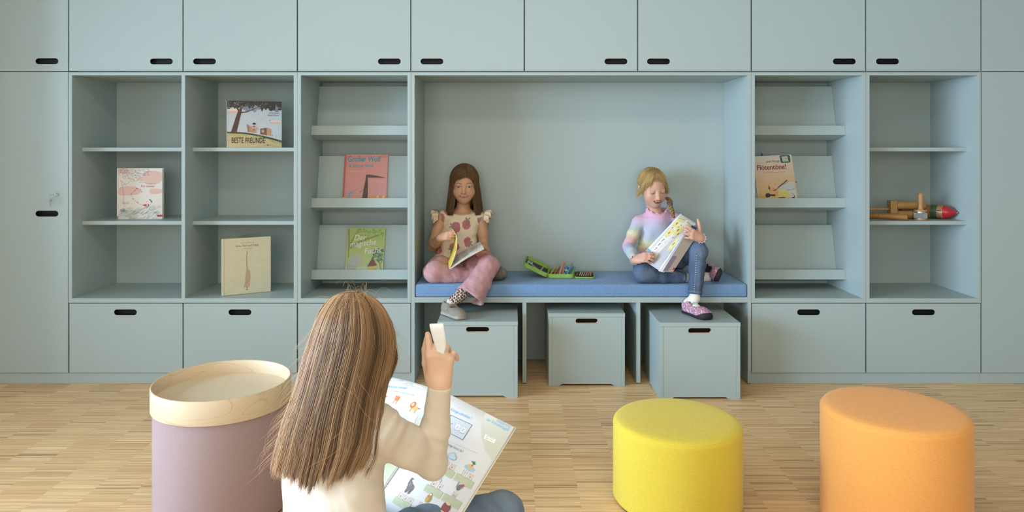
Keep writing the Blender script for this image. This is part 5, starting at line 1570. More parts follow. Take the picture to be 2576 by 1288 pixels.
    F.loft([seat_z+0.002, 0.34, 0.44], [-0.372]*3, [1.52-CAMD]*3, [0.125, 0.128, 0.115], [0.10, 0.10, 0.088], 0.02, AN)
    F.chain([hR, lerp(hR, kR, 0.5), kR], [0.075, 0.072, 0.060], 0.03); F.chain([hL, lerp(hL, kL, 0.5), kL], [0.075, 0.068, 0.056], 0.03)
    F.chain([kR, lerp(kR, aR, 0.4), aR], [0.060, 0.055, 0.042], 0.02); F.chain([kL, lerp(kL, aL, 0.4), aL], [0.056, 0.052, 0.042], 0.02)
    wrinkle(F, 0.0045, 80, (-0.6, 1.38-CAMD, 0.05), (0.10, 2.05-CAMD, 0.5), 51)
    F.put(lambda X, Y, Z: Z-(seat_z+0.0015)+0*(X+Y), (-0.6, 1.3-CAMD, 0.2), (-0.15, 1.735-CAMD, seat_z), 0.003, 's')
    V, Q = F.mesh()
    den = np.array(lin((116, 134, 154))); pale = np.array(lin((150, 160, 172)))
    C = den[None]*(1+0.16*noise3(V, 50, 3)+0.08*noise3(V, 210, 4))[:, None]
    m = (np.exp(-((V-kR-vec(0.0, 0, 0.05))**2).sum(1)/0.06**2)*0.35)[:, None]; C = C*(1-m)+pale*m
    child('jeans', V, Q, M_DENIM, C)
    for nm, a in (('right', aR), ('left', aL)):
        dark = np.array(lin((70, 74, 84)))
        o, p, _ = shoe(root, 'shoe', np.array([a[0]-0.01, a[1]-0.05, 0.0008]), (0.25, 1, 0), (0, 0, 1), 0.20, lambda q, V: np.tile(dark, (len(V), 1)), M_RUBBER, 0.004)
        o.location = -org
        F = Field(a-0.07, a+0.09, 0.004); F.chain([a+vec(0, 0, 0.05), a+vec(0, 0, -0.03), a+vec(0.01, 0.03, -0.045)], [0.032, 0.030, 0.026], 0.01)
        V, Q = F.mesh(); child('sock', V, Q, M_CLOTH, np.tile(np.array(lin((210, 206, 200))), (len(V), 1)))
    # ---- hair
    T = [(737, 850, 925, 1.560, 0.030), (765, 822, 958, 1.556, 0.062), (800, 800, 980, 1.552, 0.086), (850, 778, 997, 1.548, 0.098), (900, 763, 993, 1.542, 0.094), (950, 750, 980, 1.525, 0.080),
         (1000, 735, 968, 1.505, 0.062), (1060, 712, 962, 1.478, 0.042), (1120, 697, 955, 1.462, 0.032), (1190, 690, 946, 1.452, 0.026), (1240, 690, 940, 1.446, 0.024)]
    Ty = np.array([t[0] for t in T], float); Tl = np.array([t[1] for t in T], float); Tr = np.array([t[2] for t in T], float); Tz = np.array([t[3] for t in T]); Td = np.array([t[4] for t in T])
    def surf(a, y, back=0.0):
        xl, xr, zc, dp = (np.interp(y, Ty, v) for v in (Tl, Tr, Tz, Td))
        Z = zc-(dp-back)*np.sqrt(np.clip(1-a*a, 0, 1))
        px = (xl+xr)/2+a*((xr-xl)/2-back*900)
        return np.stack([(px-VX)*Z/FPX, Z-CAMD, EYE-(y-VY)*Z/FPX], -1)
    # under-layer: solid cap and curtain a little inside the strands
    F = Field(vec(-0.52, 1.38-CAMD, 0.60), vec(-0.20, 1.70-CAMD, 0.95), 0.0050)
    F.ell(H.w(0, 0.02, 0.030), (0.0705, 0.0845, 0.0785), R, 0)
    F.ell(H.w(0, -0.095, -0.050), (0.070, 0.085, 0.110), R, 0.006, 's')
    ys = [835, 880, 940, 1000, 1050, 1085]
    zz = [float(EYE-(y-VY)*1.47/FPX) for y in ys][::-1]; zz[-1] = 0.86
    cx = [float((np.interp(y, Ty, Tl)+np.interp(y, Ty, Tr))/2-VX)*1.50/FPX for y in ys][::-1]
    cy = [float(np.interp(y, Ty, Tz))-CAMD+0.006 for y in ys][::-1]
    rx = [float((np.interp(y, Ty, Tr)-np.interp(y, Ty, Tl))/2)*1.50/FPX-0.013 for y in ys][::-1]
    ry = [max(0.016, float(np.interp(y, Ty, Td))-0.010) for y in ys][::-1]
    F.loft(zz, cx, cy, rx, ry, 0.02)
    V, Q = F.mesh()
    hb = child('hair', V, Q, hairmat(), cols_const(V, lin((88, 62, 42)), 0.25, 70))
    r = np.random.default_rng(23); N = 5200
    yk = np.array([737, 752, 775, 805, 845, 890, 940, 990, 1040, 1090, 1135, 1175, 1215], float)
    NC = 30; cc_ = np.sort(r.uniform(-1, 1, NC)); cs = r.uniform(0.25, 0.8, NC); cd = r.normal(0, 14, NC); ct = r.normal(0, 0.20, NC); cwob = r.normal(0, 1, (NC, 2))
    a0 = np.clip(r.uniform(-1.02, 1.02, N), -0.995, 0.995); ci = np.abs(a0[:, None]+0.03*r.normal(size=(N, 1))-cc_[None]).argmin(1)
    lay = r.uniform(-0.004, 0.016, N); lay = np.where(r.random(N) < 0.3, lay+0.006, lay)
    endb = np.interp(a0, [-1, -0.55, -0.1, 0.2, 0.6, 1], [1188, 1212, 1226, 1222, 1196, 1188])
    yend = endb+cd[ci]*0.7+r.normal(0, 7, N)-np.abs(r.normal(0, 12, N))-np.where(r.random(N) < 0.12, r.uniform(20, 130, N), 0)
    paths = np.zeros((N, 13, 3)); cen0 = r.uniform(-1, 1, N)*0.14
    for j, y in enumerate(yk):
        t_ = j/12
        yy = 737+(yend-737)*((y-737)/(1215-737))
        w = np.clip((t_-0.10)/0.9, 0, 1)
        cl = cs[ci]*w**1.3*0.85
        a = a0*(1-cl)+cc_[ci]*cl
        a = a+0.018*w*np.sin(cwob[ci, 0]*3+t_*5+cwob[ci, 1])+r.normal(0, 0.0035, N)*w
        if j == 0: a = a0*0.9+cen0*0.2
        Pt = surf(np.clip(a, -1, 1), yy, lay)
        if j == 0: Pt[:, 2] -= 0.004*a0**2
        sweep = np.clip((t_-0.80)/0.20, 0, 1)**1.6
        Pt[:, 0] -= sweep*(0.010+0.010*np.clip(a0+0.2, 0, 1))
        paths[:, j] = Pt
    tone = np.clip(0.42+ct[ci]+r.normal(0, 0.11, N), 0, 1)
    A_, B_ = np.array(lin((92, 66, 44))), np.array(lin((190, 150, 108)))
    K = 26; pp = bez(paths, K)
    tk = np.linspace(0, 1, K)[None, :, None]
    cols = A_*(1-tone[:, None, None])+B_*tone[:, None, None]
    cols = cols*(1+0.30*smooth(0.6, 1.0, tk))+np.array([0.030, 0.012, 0.0])*smooth(0.75, 1.0, tk)
    strands('hair_strands', pp-org, 0.00052, cols, hairmat(), hb, 3, 0.3)
    # hair round the far side of the head, framing the face
    q2 = []; c2 = []; cen = np.array([0, 0.02, 0.030]); ra2 = np.array([0.0735, 0.0875, 0.081])/0.93
    for i in range(900):
        sg = 1 if r.random() < 0.5 else -1
        d0 = unit([r.uniform(-0.12, 0.12), lerp(-0.75, 0.4, r.random()), 1.0]); ps = math.radians(r.uniform(48, 150))*sg
        d1 = unit([math.sin(ps), -math.cos(ps), -0.15]); om = math.acos(np.clip(d0 @ d1, -1, 1)); row = []
        ly = 1+r.uniform(0, 0.03)
        for j in range(7):
            s_ = j/6; row.append(H.w(*(cen+(math.sin((1-s_)*om)*d0+math.sin(s_*om)*d1)/math.sin(om)*ra2*ly)))
        e = row[-1]; zb = r.uniform(0.69, 0.74)
        for j in range(1, 5): row.append(np.array([lerp(e[0], -0.375, 0.22*j/4), lerp(e[1], 1.52-CAMD, 0.30*j/4), lerp(e[2], zb, j/4)]))
        q2.append(row); c2.append(lerp(A_, B_, np.clip(r.normal(0.38, 0.16), 0, 1)))
    strands('face_framing_hair', bez(np.array(q2), 18)-org, 0.0006, np.array(c2), hairmat(), hb, 3, 0.4)
    # fly-away hairs and the thin lock in front of the shoulder
    fp = []
    for i in range(36):
        a = r.uniform(-0.9, 0.9); y0 = r.uniform(738, 800); st = surf(np.array([a]), np.array([y0]))[0]
        L_ = r.uniform(0.012, 0.040); dx = r.normal(0, 0.9)
        fp.append([st, st+vec(dx*0.4, 0.1, 0.75)*L_, st+vec(dx*0.95, 0.0, 0.95)*L_, st+vec(dx*1.7, -0.1, 0.55)*L_])
    for i in range(110):
        q_ = -1 if r.random() < 0.7 else 1; y0 = r.uniform(820, 1150) if q_ < 0 else r.uniform(800, 930); st = surf(np.array([q_*0.99]), np.array([y0]))[0]; L_ = r.uniform(0.015, 0.05)
        fp.append([st, st+vec(q_*0.35, -0.1, -0.35)*L_, st+vec(q_*0.75, -0.1, -0.75)*L_, st+vec(q_*r.uniform(0.5, 1.3), -0.1, -1.2)*L_])
    for i in range(24):
        a = r.uniform(-0.8, 0.5); y0 = r.uniform(900, 1130); st = surf(np.array([a]), np.array([y0]), -0.004)[0]; L_ = r.uniform(0.03, 0.07); dx = r.normal(0, 0.55)
        fp.append([st, st+vec(dx*0.4, -0.12, -0.3)*L_, st+vec(dx, -0.1, -0.6)*L_, st+vec(dx*1.3, 0, -1.0)*L_])
    strands('flyaway_hairs', bez(np.array(fp), 12)-org, 0.00018, np.tile(B_*1.15, (len(fp), 1)), hairmat(), hb, 3, 0.4)['kind'] = 'stuff'
    lk = []
    for i in range(60):
        o_ = r.normal(0, 0.0022, 3)
        lk.append([PZ(972, 930, 1.50)+o_, PZ(958, 1010, 1.46)+o_, PZ(946, 1090, 1.415)+o_*1.2, PZ(938, 1150, 1.405)+o_*1.5, PZ(918, 1193+r.normal(0, 5), 1.41)+o_*2])
    for i in range(40):
        o_ = r.normal(0, 0.0018, 3)
        lk.append([PZ(990, 860, 1.555)+o_, PZ(996, 900, 1.56)+o_, PZ(986, 935, 1.555)+o_, PZ(972, 968, 1.54)+o_, PZ(960, 1010+r.normal(0, 8), 1.52)+o_])
    strands('side_lock', bez(np.array(lk), 20)-org, 0.0005, np.tile(lerp(A_, B_, 0.4), (len(lk), 1))*(1+0.3*r.normal(size=(len(lk), 1))).clip(0.5, 1.6), hairmat(), hb, 3, 0.4)
    st = [PZ(975, 905, 1.56), PZ(974, 945, 1.55), PZ(975, 975, 1.545), PZ(962, 1000, 1.54), PZ(943, 1008, 1.53)]
    strands('curled_strand', bez(np.array([st]), 24)-org, 0.0005, np.array([lerp(A_, B_, 0.3)]), hairmat(), hb, 4, 0.8)
    return tips, WR
TIPS_C, WRIST_C = girl_front()
pouf('grey round fabric pouf under the girl in the foreground', -0.37, 1.52-CAMD, 0.2235, 0.289, (0.30, 0.32, 0.34), 'grey_wool')
# ================================================================== BOOKS ON THE SHELVES
M_PAGE = mat('paper_block', (0.70, 0.68, 0.63), rough=0.85, noise=(300, 0.08))
def cover_mat(name, rgb, rough=0.4): return mat(name, lin(rgb), rough=rough, noise=(25, 0.04))
def hardcover(label, M4, w, h, th, cov, spine, draw, back_open=0.0, name='book', rough=0.4, cat='book', mname='c', inner=(225, 215, 190)):
    """stands with its lower spine corner at the origin of M4: x along the front cover, z up, y away from the viewer"""
    t = thing(name, label, cat)
    t.matrix_world = M4
    mc = cover_mat(mname+'_cover', cov, rough); ms = cover_mat(mname+'_spine', spine, rough)
    boxo('front_cover', 0.0, w, 0.0, 0.0022, 0.0, h, mc, t, 0.0006)
    boxo('pages', 0.004, w-0.004, 0.0024, th-0.0024, 0.004, h-0.004, M_PAGE, t, 0)
    boxo('spine', -0.002, 0.0, 0.0, th, 0.0, h, ms, t, 0.0006)
    b = boxo('back_cover', 0.0, w, -0.0011, 0.0011, 0.0, h, cover_mat(mname+'_inner', inner, 0.7) if back_open else mc, t, 0.0006)
    b.location = (0, th-0.0011, 0); b.rotation_euler = (0, 0, back_open)
    pr = Print(lambda x, y, k: (x, -0.00025-0.00002*k, y))
    draw(pr, w, h)
    pr.build('cover_print', t, rough)
    return t
def M_at(p, rz=0.0, rx=0.0, ry=0.0):
    return Matrix.Translation(p) @ Matrix.Rotation(rz, 4, 'Z') @ Matrix.Rotation(rx, 4, 'X') @ Matrix.Rotation(ry, 4, 'Y')
rb = random.Random(3)

# ---- landscape format book on the top shelf of the second bay
def d_tree(p, w, h):
    p.grid(0, w, 0, h, 8, 10, lambda u, v: tuple(lerp(np.array((205, 212, 214)), np.array((178, 190, 202)), v)))
    for (cx, cy, rx, ry, c) in ((.11, .80, .10, .030, (222, 205, 196)), (.12, .755, .11, .02, (216, 178, 162)), (.89, .565, .10, .022, (222, 205, 196)), (.885, .535, .11, .016, (216, 178, 162)), (.30, .745, .06, .012, (216, 185, 170))):
        p.ell(cx*w, cy*h, rx*w, ry*h*1.2, c)
    hill = [(0, .315*h)]+[(w*i/20, h*(.335-.03*(i/20)-.155*max(0, (i/20-.25)/.75)**1.5)) for i in range(21)]+[(w, 0), (0, 0)]
    p.poly(hill, (72, 74, 62))
    hill2 = [(0, .295*h)]+[(w*i/20, h*(.300-.03*(i/20)-.165*max(0, (i/20-.25)/.75)**1.5)) for i in range(21)]+[(w, 0), (0, 0)]
    p.poly(hill2, (182, 178, 118))
    hill3 = [(0, .20*h)]+[(w*i/20, h*(.225+.02*math.sin(i)-.16*max(0, (i/20-.35)/.65)**1.5)) for i in range(21)]+[(w, 0), (0, 0)]
    p.poly(hill3, (205, 184, 142))
    for i in range(130):
        x = rb.random()*w; y = rb.uniform(.01, .25)*h; p.line([(x, y), (x+rb.uniform(-.004, .004), y+rb.uniform(.010, .02))], .0008, rb.choice([(150, 128, 92), (224, 206, 165), (120, 110, 70), (214, 206, 150)]), .0002, keep=i > 0)
    for i in range(40):
        x = rb.uniform(.0, 1)*w; y = h*(.30-.03*x/w-.155*max(0, (x/w-.25)/.75)**1.5); p.line([(x, y), (x+rb.uniform(-.004, .004), y+rb.uniform(.008, .022))], .0009, (66, 70, 58), .0002, keep=i > 0)
    # far foliage, trunk, branches, foliage
    for i in range(26): p.ell(w*rb.uniform(.28, .92), h*rb.uniform(.80, .90), w*rb.uniform(.03, .07), h*rb.uniform(.03, .05), rb.choice([(136, 146, 160), (122, 132, 146)]), keep=i > 0)
    br = (84, 58, 56)
    p.line([(.115*w, .31*h), (.155*w, .47*h), (.20*w, .66*h), (.235*w, .79*h)], .10*w, br, .065*w)
    p.line([(.225*w, .76*h), (.26*w, .86*h), (.30*w, .95*h)], .05*w, br, .03*w); p.line([(.22*w, .77*h), (.17*w, .86*h), (.13*w, .93*h)], .035*w, br, .02*w)
    p.line([(.25*w, .745*h), (.36*w, .765*h), (.46*w, .815*h), (.56*w, .875*h)], .022*w, (70, 48, 46), .008*w); p.line([(.29*w, .88*h), (.36*w, .885*h), (.42*w, .93*h)], .016*w, br, .008*w)
    p.line([(.25*w, .84*h), (.255*w, .95*h)], .02*w, br, .015*w)
    p.poly([(0, h*.999)]+[(w*i/30, h*(.875-.035*math.sin(i*1.1)-.03*math.sin(i*2.7+1)-(.05 if 18 < i < 27 else 0)+(.05 if 3 < i < 9 else 0))) for i in range(31)]+[(w, h*.999)], (56, 52, 56))
    for i in range(120):
        x = rb.random(); lowy = .90-.05*math.sin(x*9)+(-.06 if x < .13 or .62 < x < .86 or x > .93 else 0)
        y = min(rb.uniform(lowy, .985), .97)
        rx = w*rb.uniform(.016, .035); x_ = min(max(x*w, rx), w-rx); ry = h*rb.uniform(.018, .03); y_ = min(y*h, h-ry)
        p.ell(x_, y_, rx, ry, rb.choice([(58, 54, 58), (48, 46, 50), (66, 60, 60)]), n=8, keep=i > 0)
    for i in range(46): p.ell(w*rb.uniform(.03, .97), h*rb.uniform(.86, .97), .0014, .0011, rb.choice([(210, 205, 140), (190, 196, 150)]), n=6, keep=i > 0)
    # two open cartons on the hill
    p.poly([(.37*w, .335*h), (.39*w, .455*h), (.52*w, .445*h), (.53*w, .31*h)], (186, 146, 118)); p.poly([(.37*w, .335*h), (.36*w, .43*h), (.40*w, .46*h), (.405*w, .33*h)], (158, 116, 92))
    p.poly([(.36*w, .43*h), (.35*w, .485*h), (.365*w, .50*h), (.41*w, .455*h)], (168, 126, 100)); p.poly([(.43*w, .46*h), (.545*w, .44*h), (.56*w, .395*h), (.445*w, .40*h)], (202, 164, 134)); p.rect(.475*w, .365*h, .492*w, .40*h, (150, 74, 62))
    p.poly([(.60*w, .405*h), (.60*w, .285*h), (.72*w, .265*h), (.72*w, .42*h)], (120, 84, 66)); p.poly([(.72*w, .265*h), (.72*w, .43*h), (.80*w, .40*h), (.80*w, .255*h)], (190, 148, 120)); p.poly([(.60*w, .405*h), (.72*w, .43*h), (.73*w, .44*h), (.71*w, .42*h)], (176, 134, 108))
    p.ell(.487*w, .485*h, .026*w, .03*h, (204, 182, 172)); p.poly([(.457*w, .495*h), (.465*w, .525*h), (.49*w, .535*h), (.515*w, .52*h), (.52*w, .495*h)], (38, 34, 38)); p.ell(.487*w, .452*h, .022*w, .012*h, (120, 92, 140))
    p.ell(.648*w, .358*h, .026*w, .032*h, (206, 182, 170)); p.poly([(.62*w, .36*h), (.625*w, .388*h), (.65*w, .397*h), (.675*w, .385*h), (.676*w, .362*h)], (124, 142, 150)); p.ell(.66*w, .305*h, .026*w, .02*h, (196, 74, 60))
    for x, y in ((.57, .715), (.625, .61), (.78, .585), (.15, .63), (.215, .50)): p.ell(x*w, y*h, .006*w, .005*h, (52, 52, 56), rot=.6)
    for x, y in ((.155, .315), (.185, .322), (.825, .265), (.82, .135), (.09, .385)): p.ell(x*w, y*h, .007*w, .009*h, (188, 62, 58))
    p.text('BESTE FREUNDE', .075*w, .098*h, .165*h, (34, 30, 30), sx=.57, bold=.008)
    p.text('Linda Sarah', .945*w, .735*h, .046*h, (92, 104, 116), 'RIGHT'); p.text('Benji Davies', .945*w, .685*h, .046*h, (92, 104, 116), 'RIGHT')
    p.ell(.74*w, .05*h, .014*w, .011*h, (40, 40, 40)); p.text('aladin', .762*w, .043*h, .022*h, (120, 100, 80))
    p.line([(.030*w, 0), (.030*w, h)], .0012, (150, 155, 160))
hardcover('landscape picture book with a big tree, hill and cartons, on the top left shelf', M_at((-1.531, 0.087, 1.2441), math.radians(22.5)), 0.281, 0.2535, 0.013, (196, 205, 208), (214, 218, 218), d_tree, math.radians(38), mname='tree_book')

# ---- white and salmon book, middle shelf of the first bay
def d_kite(p, w, h):
    p.rect(0, 0, w, h, (226, 220, 212))
    for (x0, y0, x1, y1) in ((.58, .68, 1.0, .955), (0, .46, .50, .64), (.70, .49, 1.0, .60), (.10, .295, .27, .335), (0, .90, .25, 1.0), (.45, .745, .70, .83)):
        n = 22; pts = []
        cx, cy, rx, ry = (x0+x1)/2, (y0+y1)/2, (x1-x0)/2, (y1-y0)/2
        for i in range(n):
            a = 2*math.pi*i/n; k = 1+.07*math.sin(3*a+cx*9); q = lambda v: math.copysign(abs(v)**.75, v)
            pts.append((min(max((cx+rx*k*q(math.cos(a))), 0), 1)*w, min(max((cy+ry*k*q(math.sin(a))), 0), 1)*h))
        p.poly(pts, (222, 188, 176))
    for i in range(210):
        x, y = rb.uniform(.0, .70), rb.uniform(.80, .985)
        if y < .985-.30*(1-abs(x-.35)/.7)*1.0-.05*rb.random() or (x > .55 and y < .86-(.7-x)*.3): continue
        p.line([(x*w, y*h), ((x+rb.uniform(.015, .04))*w, (y+rb.uniform(-.014, .012))*h)], .0016, rb.choice([(70, 92, 100), (104, 122, 122), (60, 76, 96), (150, 158, 150)]), .0005, keep=i > 0)
    tk = (172, 130, 116)
    p.line([(.07*w, .77*h), (.13*w, .72*h), (.20*w, .66*h)], .0016, tk); p.line([(.10*w, .66*h), (.20*w, .69*h), (.30*w, .74*h), (.42*w, .745*h), (.48*w, .79*h)], .0014, tk); p.line([(.08*w, .75*h), (.12*w, .64*h), (.14*w, .50*h), (.138*w, .34*h), (.165*w, .235*h)], .0016, tk); p.line([(.10*w, .62*h), (.06*w, .60*h)], .001, tk)
    for i in range(60): p.ell(w*rb.uniform(.03, .13), h*rb.uniform(.30, .62), .0008, .0006, (200, 188, 178), n=5, keep=i > 0)
    p.ell(.315*w, .785*h, .04*w, .016*h, (216, 190, 196)); p.line([(.355*w, .782*h), (.385*w, .755*h)], .003, (150, 60, 92), .001)
    ks = [(.36, .66), (.42, .62), (.475, .565), (.54, .535)]
    p.line([(a*w, b*h) for a, b in ks], .0009, (120, 104, 98))
    st = [(.54, .545), (.535, .595), (.43, .595), (.385, .555), (.315, .495), (.32, .44), (.355, .395), (.45, .32), (.545, .275)]
    p.line([(a*w, b*h) for a, b in bez(np.array([(.52, .59), (.44, .60), (.39, .56), (.315, .495), (.325, .44), (.355, .395), (.45, .32), (.545, .275)]), 30)], .0009, (120, 104, 98))
    for a, b in ((.435, .60), (.39, .56), (.315, .495), (.355, .40), (.45, .325), (.52, .575), (.54, .535)):
        p.poly([((a-.018)*w, (b+.012)*h), (a*w, b*h), ((a-.010)*w, (b-.014)*h)], (202, 92, 76)); p.poly([((a+.018)*w, (b-.008)*h), (a*w, b*h), ((a+.008)*w, (b+.014)*h)], (202, 92, 76))
    p.poly([(.555*w, .273*h), (.64*w, .30*h), (.66*w, .29*h), (.655*w, .255*h), (.63*w, .245*h)], (206, 84, 72)); p.ell(.68*w, .275*h, .03*w, .022*h, (206, 84, 72)); p.rect(.655*w, .245*h, .675*w, .30*h, (238, 234, 228)); p.rect(.655*w, .235*h, .668*w, .25*h, (48, 48, 60)); p.rect(.68*w, .24*h, .693*w, .255*h, (48, 48, 60))
    p.ell(.70*w, .345*h, .052*w, .036*h, (232, 216, 206)); p.poly([(.70*w, .385*h), (.73*w, .39*h), (.775*w, .345*h), (.76*w, .315*h), (.735*w, .36*h)], (108, 100, 100)); p.ell(.652*w, .345*h, .008*w, .01*h, (222, 140, 130))
    for i in range(190):
        x = rb.uniform(.02, .93); y0 = rb.uniform(.0, .19+.06*x)
        c = rb.choice([(170, 160, 130), (122, 162, 162), (150, 176, 170), (196, 176, 140), (90, 142, 146), (190, 188, 168)])
        p.line([(x*w, max(y0, .002)*h), (min(x+.03, .99)*w, (y0+.022)*h), (min(x+.07, .99)*w, (y0+.034)*h)], .0013, c, .0004, keep=i > 0)
    for i in range(70):
        a = rb.uniform(0, math.pi); L_ = rb.uniform(.03, .085); p.line([(.13*w, .14*h), ((.13+L_*math.cos(a))*w, (.145+L_*abs(math.sin(a))*.95)*h)], .0007, rb.choice([(140, 140, 160), (170, 166, 176), (120, 124, 150)]), keep=i > 0)
    p.text('Kai Lüftner', .49*w, .715*h, .024*h, (120, 112, 108), spacing=1.2); p.text('Katja Gehrmann', .63*w, .687*h, .024*h, (120, 112, 108), spacing=1.2)
    p.text('Für immer', .53*w, .627*h, .062*h, (186, 84, 92), sx=.98)
    p.rect(.885*w, .045*h, w, .082*h, (188, 84, 48)); p.text('BELTZ', .90*w, .053*h, .026*h, (70, 40, 36))
    p.rect(0, 0, .018*w, .06*h, (176, 76, 48)); p.line([(.03*w, .0), (.03*w, h)], .0009, (200, 192, 184))
pl = P(295, 551, 0.185)
hardcover('white picture book with salmon clouds and a kite tail, on the middle left shelf', M_at((pl[0], 0.185, 0.8486), math.radians(4)), 0.2415, 0.281, 0.011, (226, 220, 212), (222, 208, 200), d_kite, math.radians(3), mname='kite_book')

# ---- cream book on the bottom board
def d_cream(p, w, h):
    p.line([(.035*w, 0), (.035*w, h)], .003, (186, 180, 156)); p.line([(.07*w, 0), (.07*w, h)], .0012, (222, 218, 200))
    ink = (74, 64, 52)
    p.text('WOLF ERLBRUCH', .505*w, .905*h, .021*h, ink, 'CENTER', spacing=1.5); p.text('Ente, Tod und Tulpe', .505*w, .845*h, .046*h, ink, 'CENTER', bold=.004); p.text('KUNSTMANN', .505*w, .797*h, .019*h, ink, 'CENTER', spacing=1.5)
    # a slender long necked gourd in place of the cover figure
    body = (198, 168, 138)
    out = [(.458, .115), (.43, .10), (.455, .20), (.470, .33), (.488, .42), (.492, .52), (.488, .60), (.478, .665), (.472, .68), (.486, .69), (.493, .70), (.505, .70), (.508, .60), (.513, .50), (.520, .435), (.545, .415), (.568, .385), (.572, .33), (.565, .22), (.562, .14), (.53, .112), (.50, .105)]
    p.poly([(a*w, b*h) for a, b in out], body)
    p.poly([(.495*w, .695*h), (.497*w, .75*h), (.503*w, .765*h), (.509*w, .75*h), (.508*w, .695*h)], (190, 120, 66))
    p.line([(a*w, b*h) for a, b in ((.52, .435), (.545, .412), (.57, .385))], .001, (120, 112, 110)); p.line([(a*w, b*h) for a, b in ((.555, .36), (.55, .28), (.505, .18), (.50, .24))], .0011, (128, 138, 150))
    p.line([(.488*w, .60*h), (.49*w, .48*h)], .001, (128, 120, 118)); p.ell(.50*w, .072*h, .028*w, .009*h, (196, 136, 66)); p.rect(.497*w, .075*h, .508*w, .112*h, (150, 112, 104))
hardcover('tall cream picture book standing open on the bottom board of the second bay', M_at((-1.5425, 0.052, 0.4523), math.radians(30.5)), 0.2505, 0.303, 0.012, (214, 208, 178), (226, 224, 216), d_cream, math.radians(41), mname='cream_book', inner=(196, 196, 170))

# ---- books on the sloping rests
def on_rest(xl, zl, th, roll=0.0):
    a, b = 0.104-th-0.0008, -0.0362
    y = 0.196+math.cos(TH)*a+math.sin(TH)*b; z = zl-math.sin(TH)*a+math.cos(TH)*b
    return Matrix.Translation((xl, y, z)) @ Matrix.Rotation(-TH, 4, 'X') @ Matrix.Rotation(roll, 4, 'Y')
def d_stump(p, w, h):
    p.grid(0, w, 0, h, 6, 8, lambda u, v: tuple(lerp(np.array((212, 158, 156)), np.array((210, 138, 130)), v*.7+.3*(1-u))))
    p.ell(.91*w, .965*h, .075*w, .030*h, (206, 132, 98)); p.rect(0, 0, .035*w, h, (184, 92, 84)); p.line([(.055*w, 0), (.055*w, h)], .001, (164, 84, 78))
    p.poly([(0, 0), (w, 0), (w, .20*h), (.88*w, .215*h), (.70*w, .215*h), (.50*w, .19*h), (.25*w, .18*h), (0, .185*h)], (214, 176, 116)); p.poly([(.52*w, .135*h), (w, .135*h), (w, .20*h), (.85*w, .222*h), (.70*w, .215*h), (.52*w, .185*h)], (218, 150, 92))
    bl = (98, 150, 166)
    p.text('Großer Wolf', .065*w, .862*h, .155*h, (84, 144, 166), bold=.030, sx=.74); p.text('& kleiner Wolf', .105*w, .752*h, .095*h, (90, 150, 170), bold=.022, sx=.80)
    p.text('Vom Glück, zu zweit zu sein', .055*w, .665*h, .031*h, (226, 190, 150)); p.text('NADINE BRUN-COSME', .955*w, .485*h, .026*h, (228, 176, 150), 'RIGHT'); p.text('OLIVIER TALLEC', .955*w, .455*h, .026*h, (228, 176, 150), 'RIGHT')
    # a bare stump with one long branch and a small blue twig, plain stand-ins for the cover figures
    dk = (92, 72, 62)
    p.poly([(.43*w, .10*h), (.46*w, .27*h), (.475*w, .37*h), (.50*w, .50*h), (.505*w, .60*h), (.545*w, .605*h), (.56*w, .50*h), (.565*w, .37*h), (.57*w, .25*h), (.57*w, .10*h)], dk)
    p.poly([(.505*w, .575*h), (.515*w, .612*h), (.60*w, .612*h), (.75*w, .592*h), (.98*w, .552*h), (.75*w, .555*h), (.58*w, .555*h)], dk)
    for i in range(34):
        x = rb.uniform(.465, .56); y = rb.uniform(.13, .56); p.line([(x*w, y*h), ((x+rb.uniform(-.006, .006))*w, (y+.04)*h)], .0007, rb.choice([(60, 46, 40), (128, 98, 84)]), keep=i > 0)
    p.line([(.475*w, .34*h), (.42*w, .295*h), (.36*w, .28*h)], .0026, dk, .0016); p.ell(.345*w, .285*h, .02*w, .010*h, (220, 176, 120))
    p.poly([(.125*w, .165*h), (.16*w, .16*h), (.17*w, .25*h), (.31*w, .325*h), (.16*w, .275*h), (.12*w, .26*h), (.14*w, .22*h)], (92, 168, 196)); p.poly([(.075*w, .20*h), (.10*w, .25*h), (.09*w, .20*h), (.10*w, .165*h)], (92, 168, 196))
    for x in (.80, .93): p.ell(x*w, .19*h, .028*w, .028*h, (228, 192, 128)); p.rect((x-.003)*w, .14*h, (x+.003)*w, .17*h, (196, 160, 110))
hardcover('salmon pink picture book with blue lettering on the middle rest of the left display shelf', on_rest(-0.9570, 0.9645, 0.010), 0.2480, 0.3045, 0.010, (200, 116, 108), (186, 98, 92), d_stump, 0, mname='salmon_book')
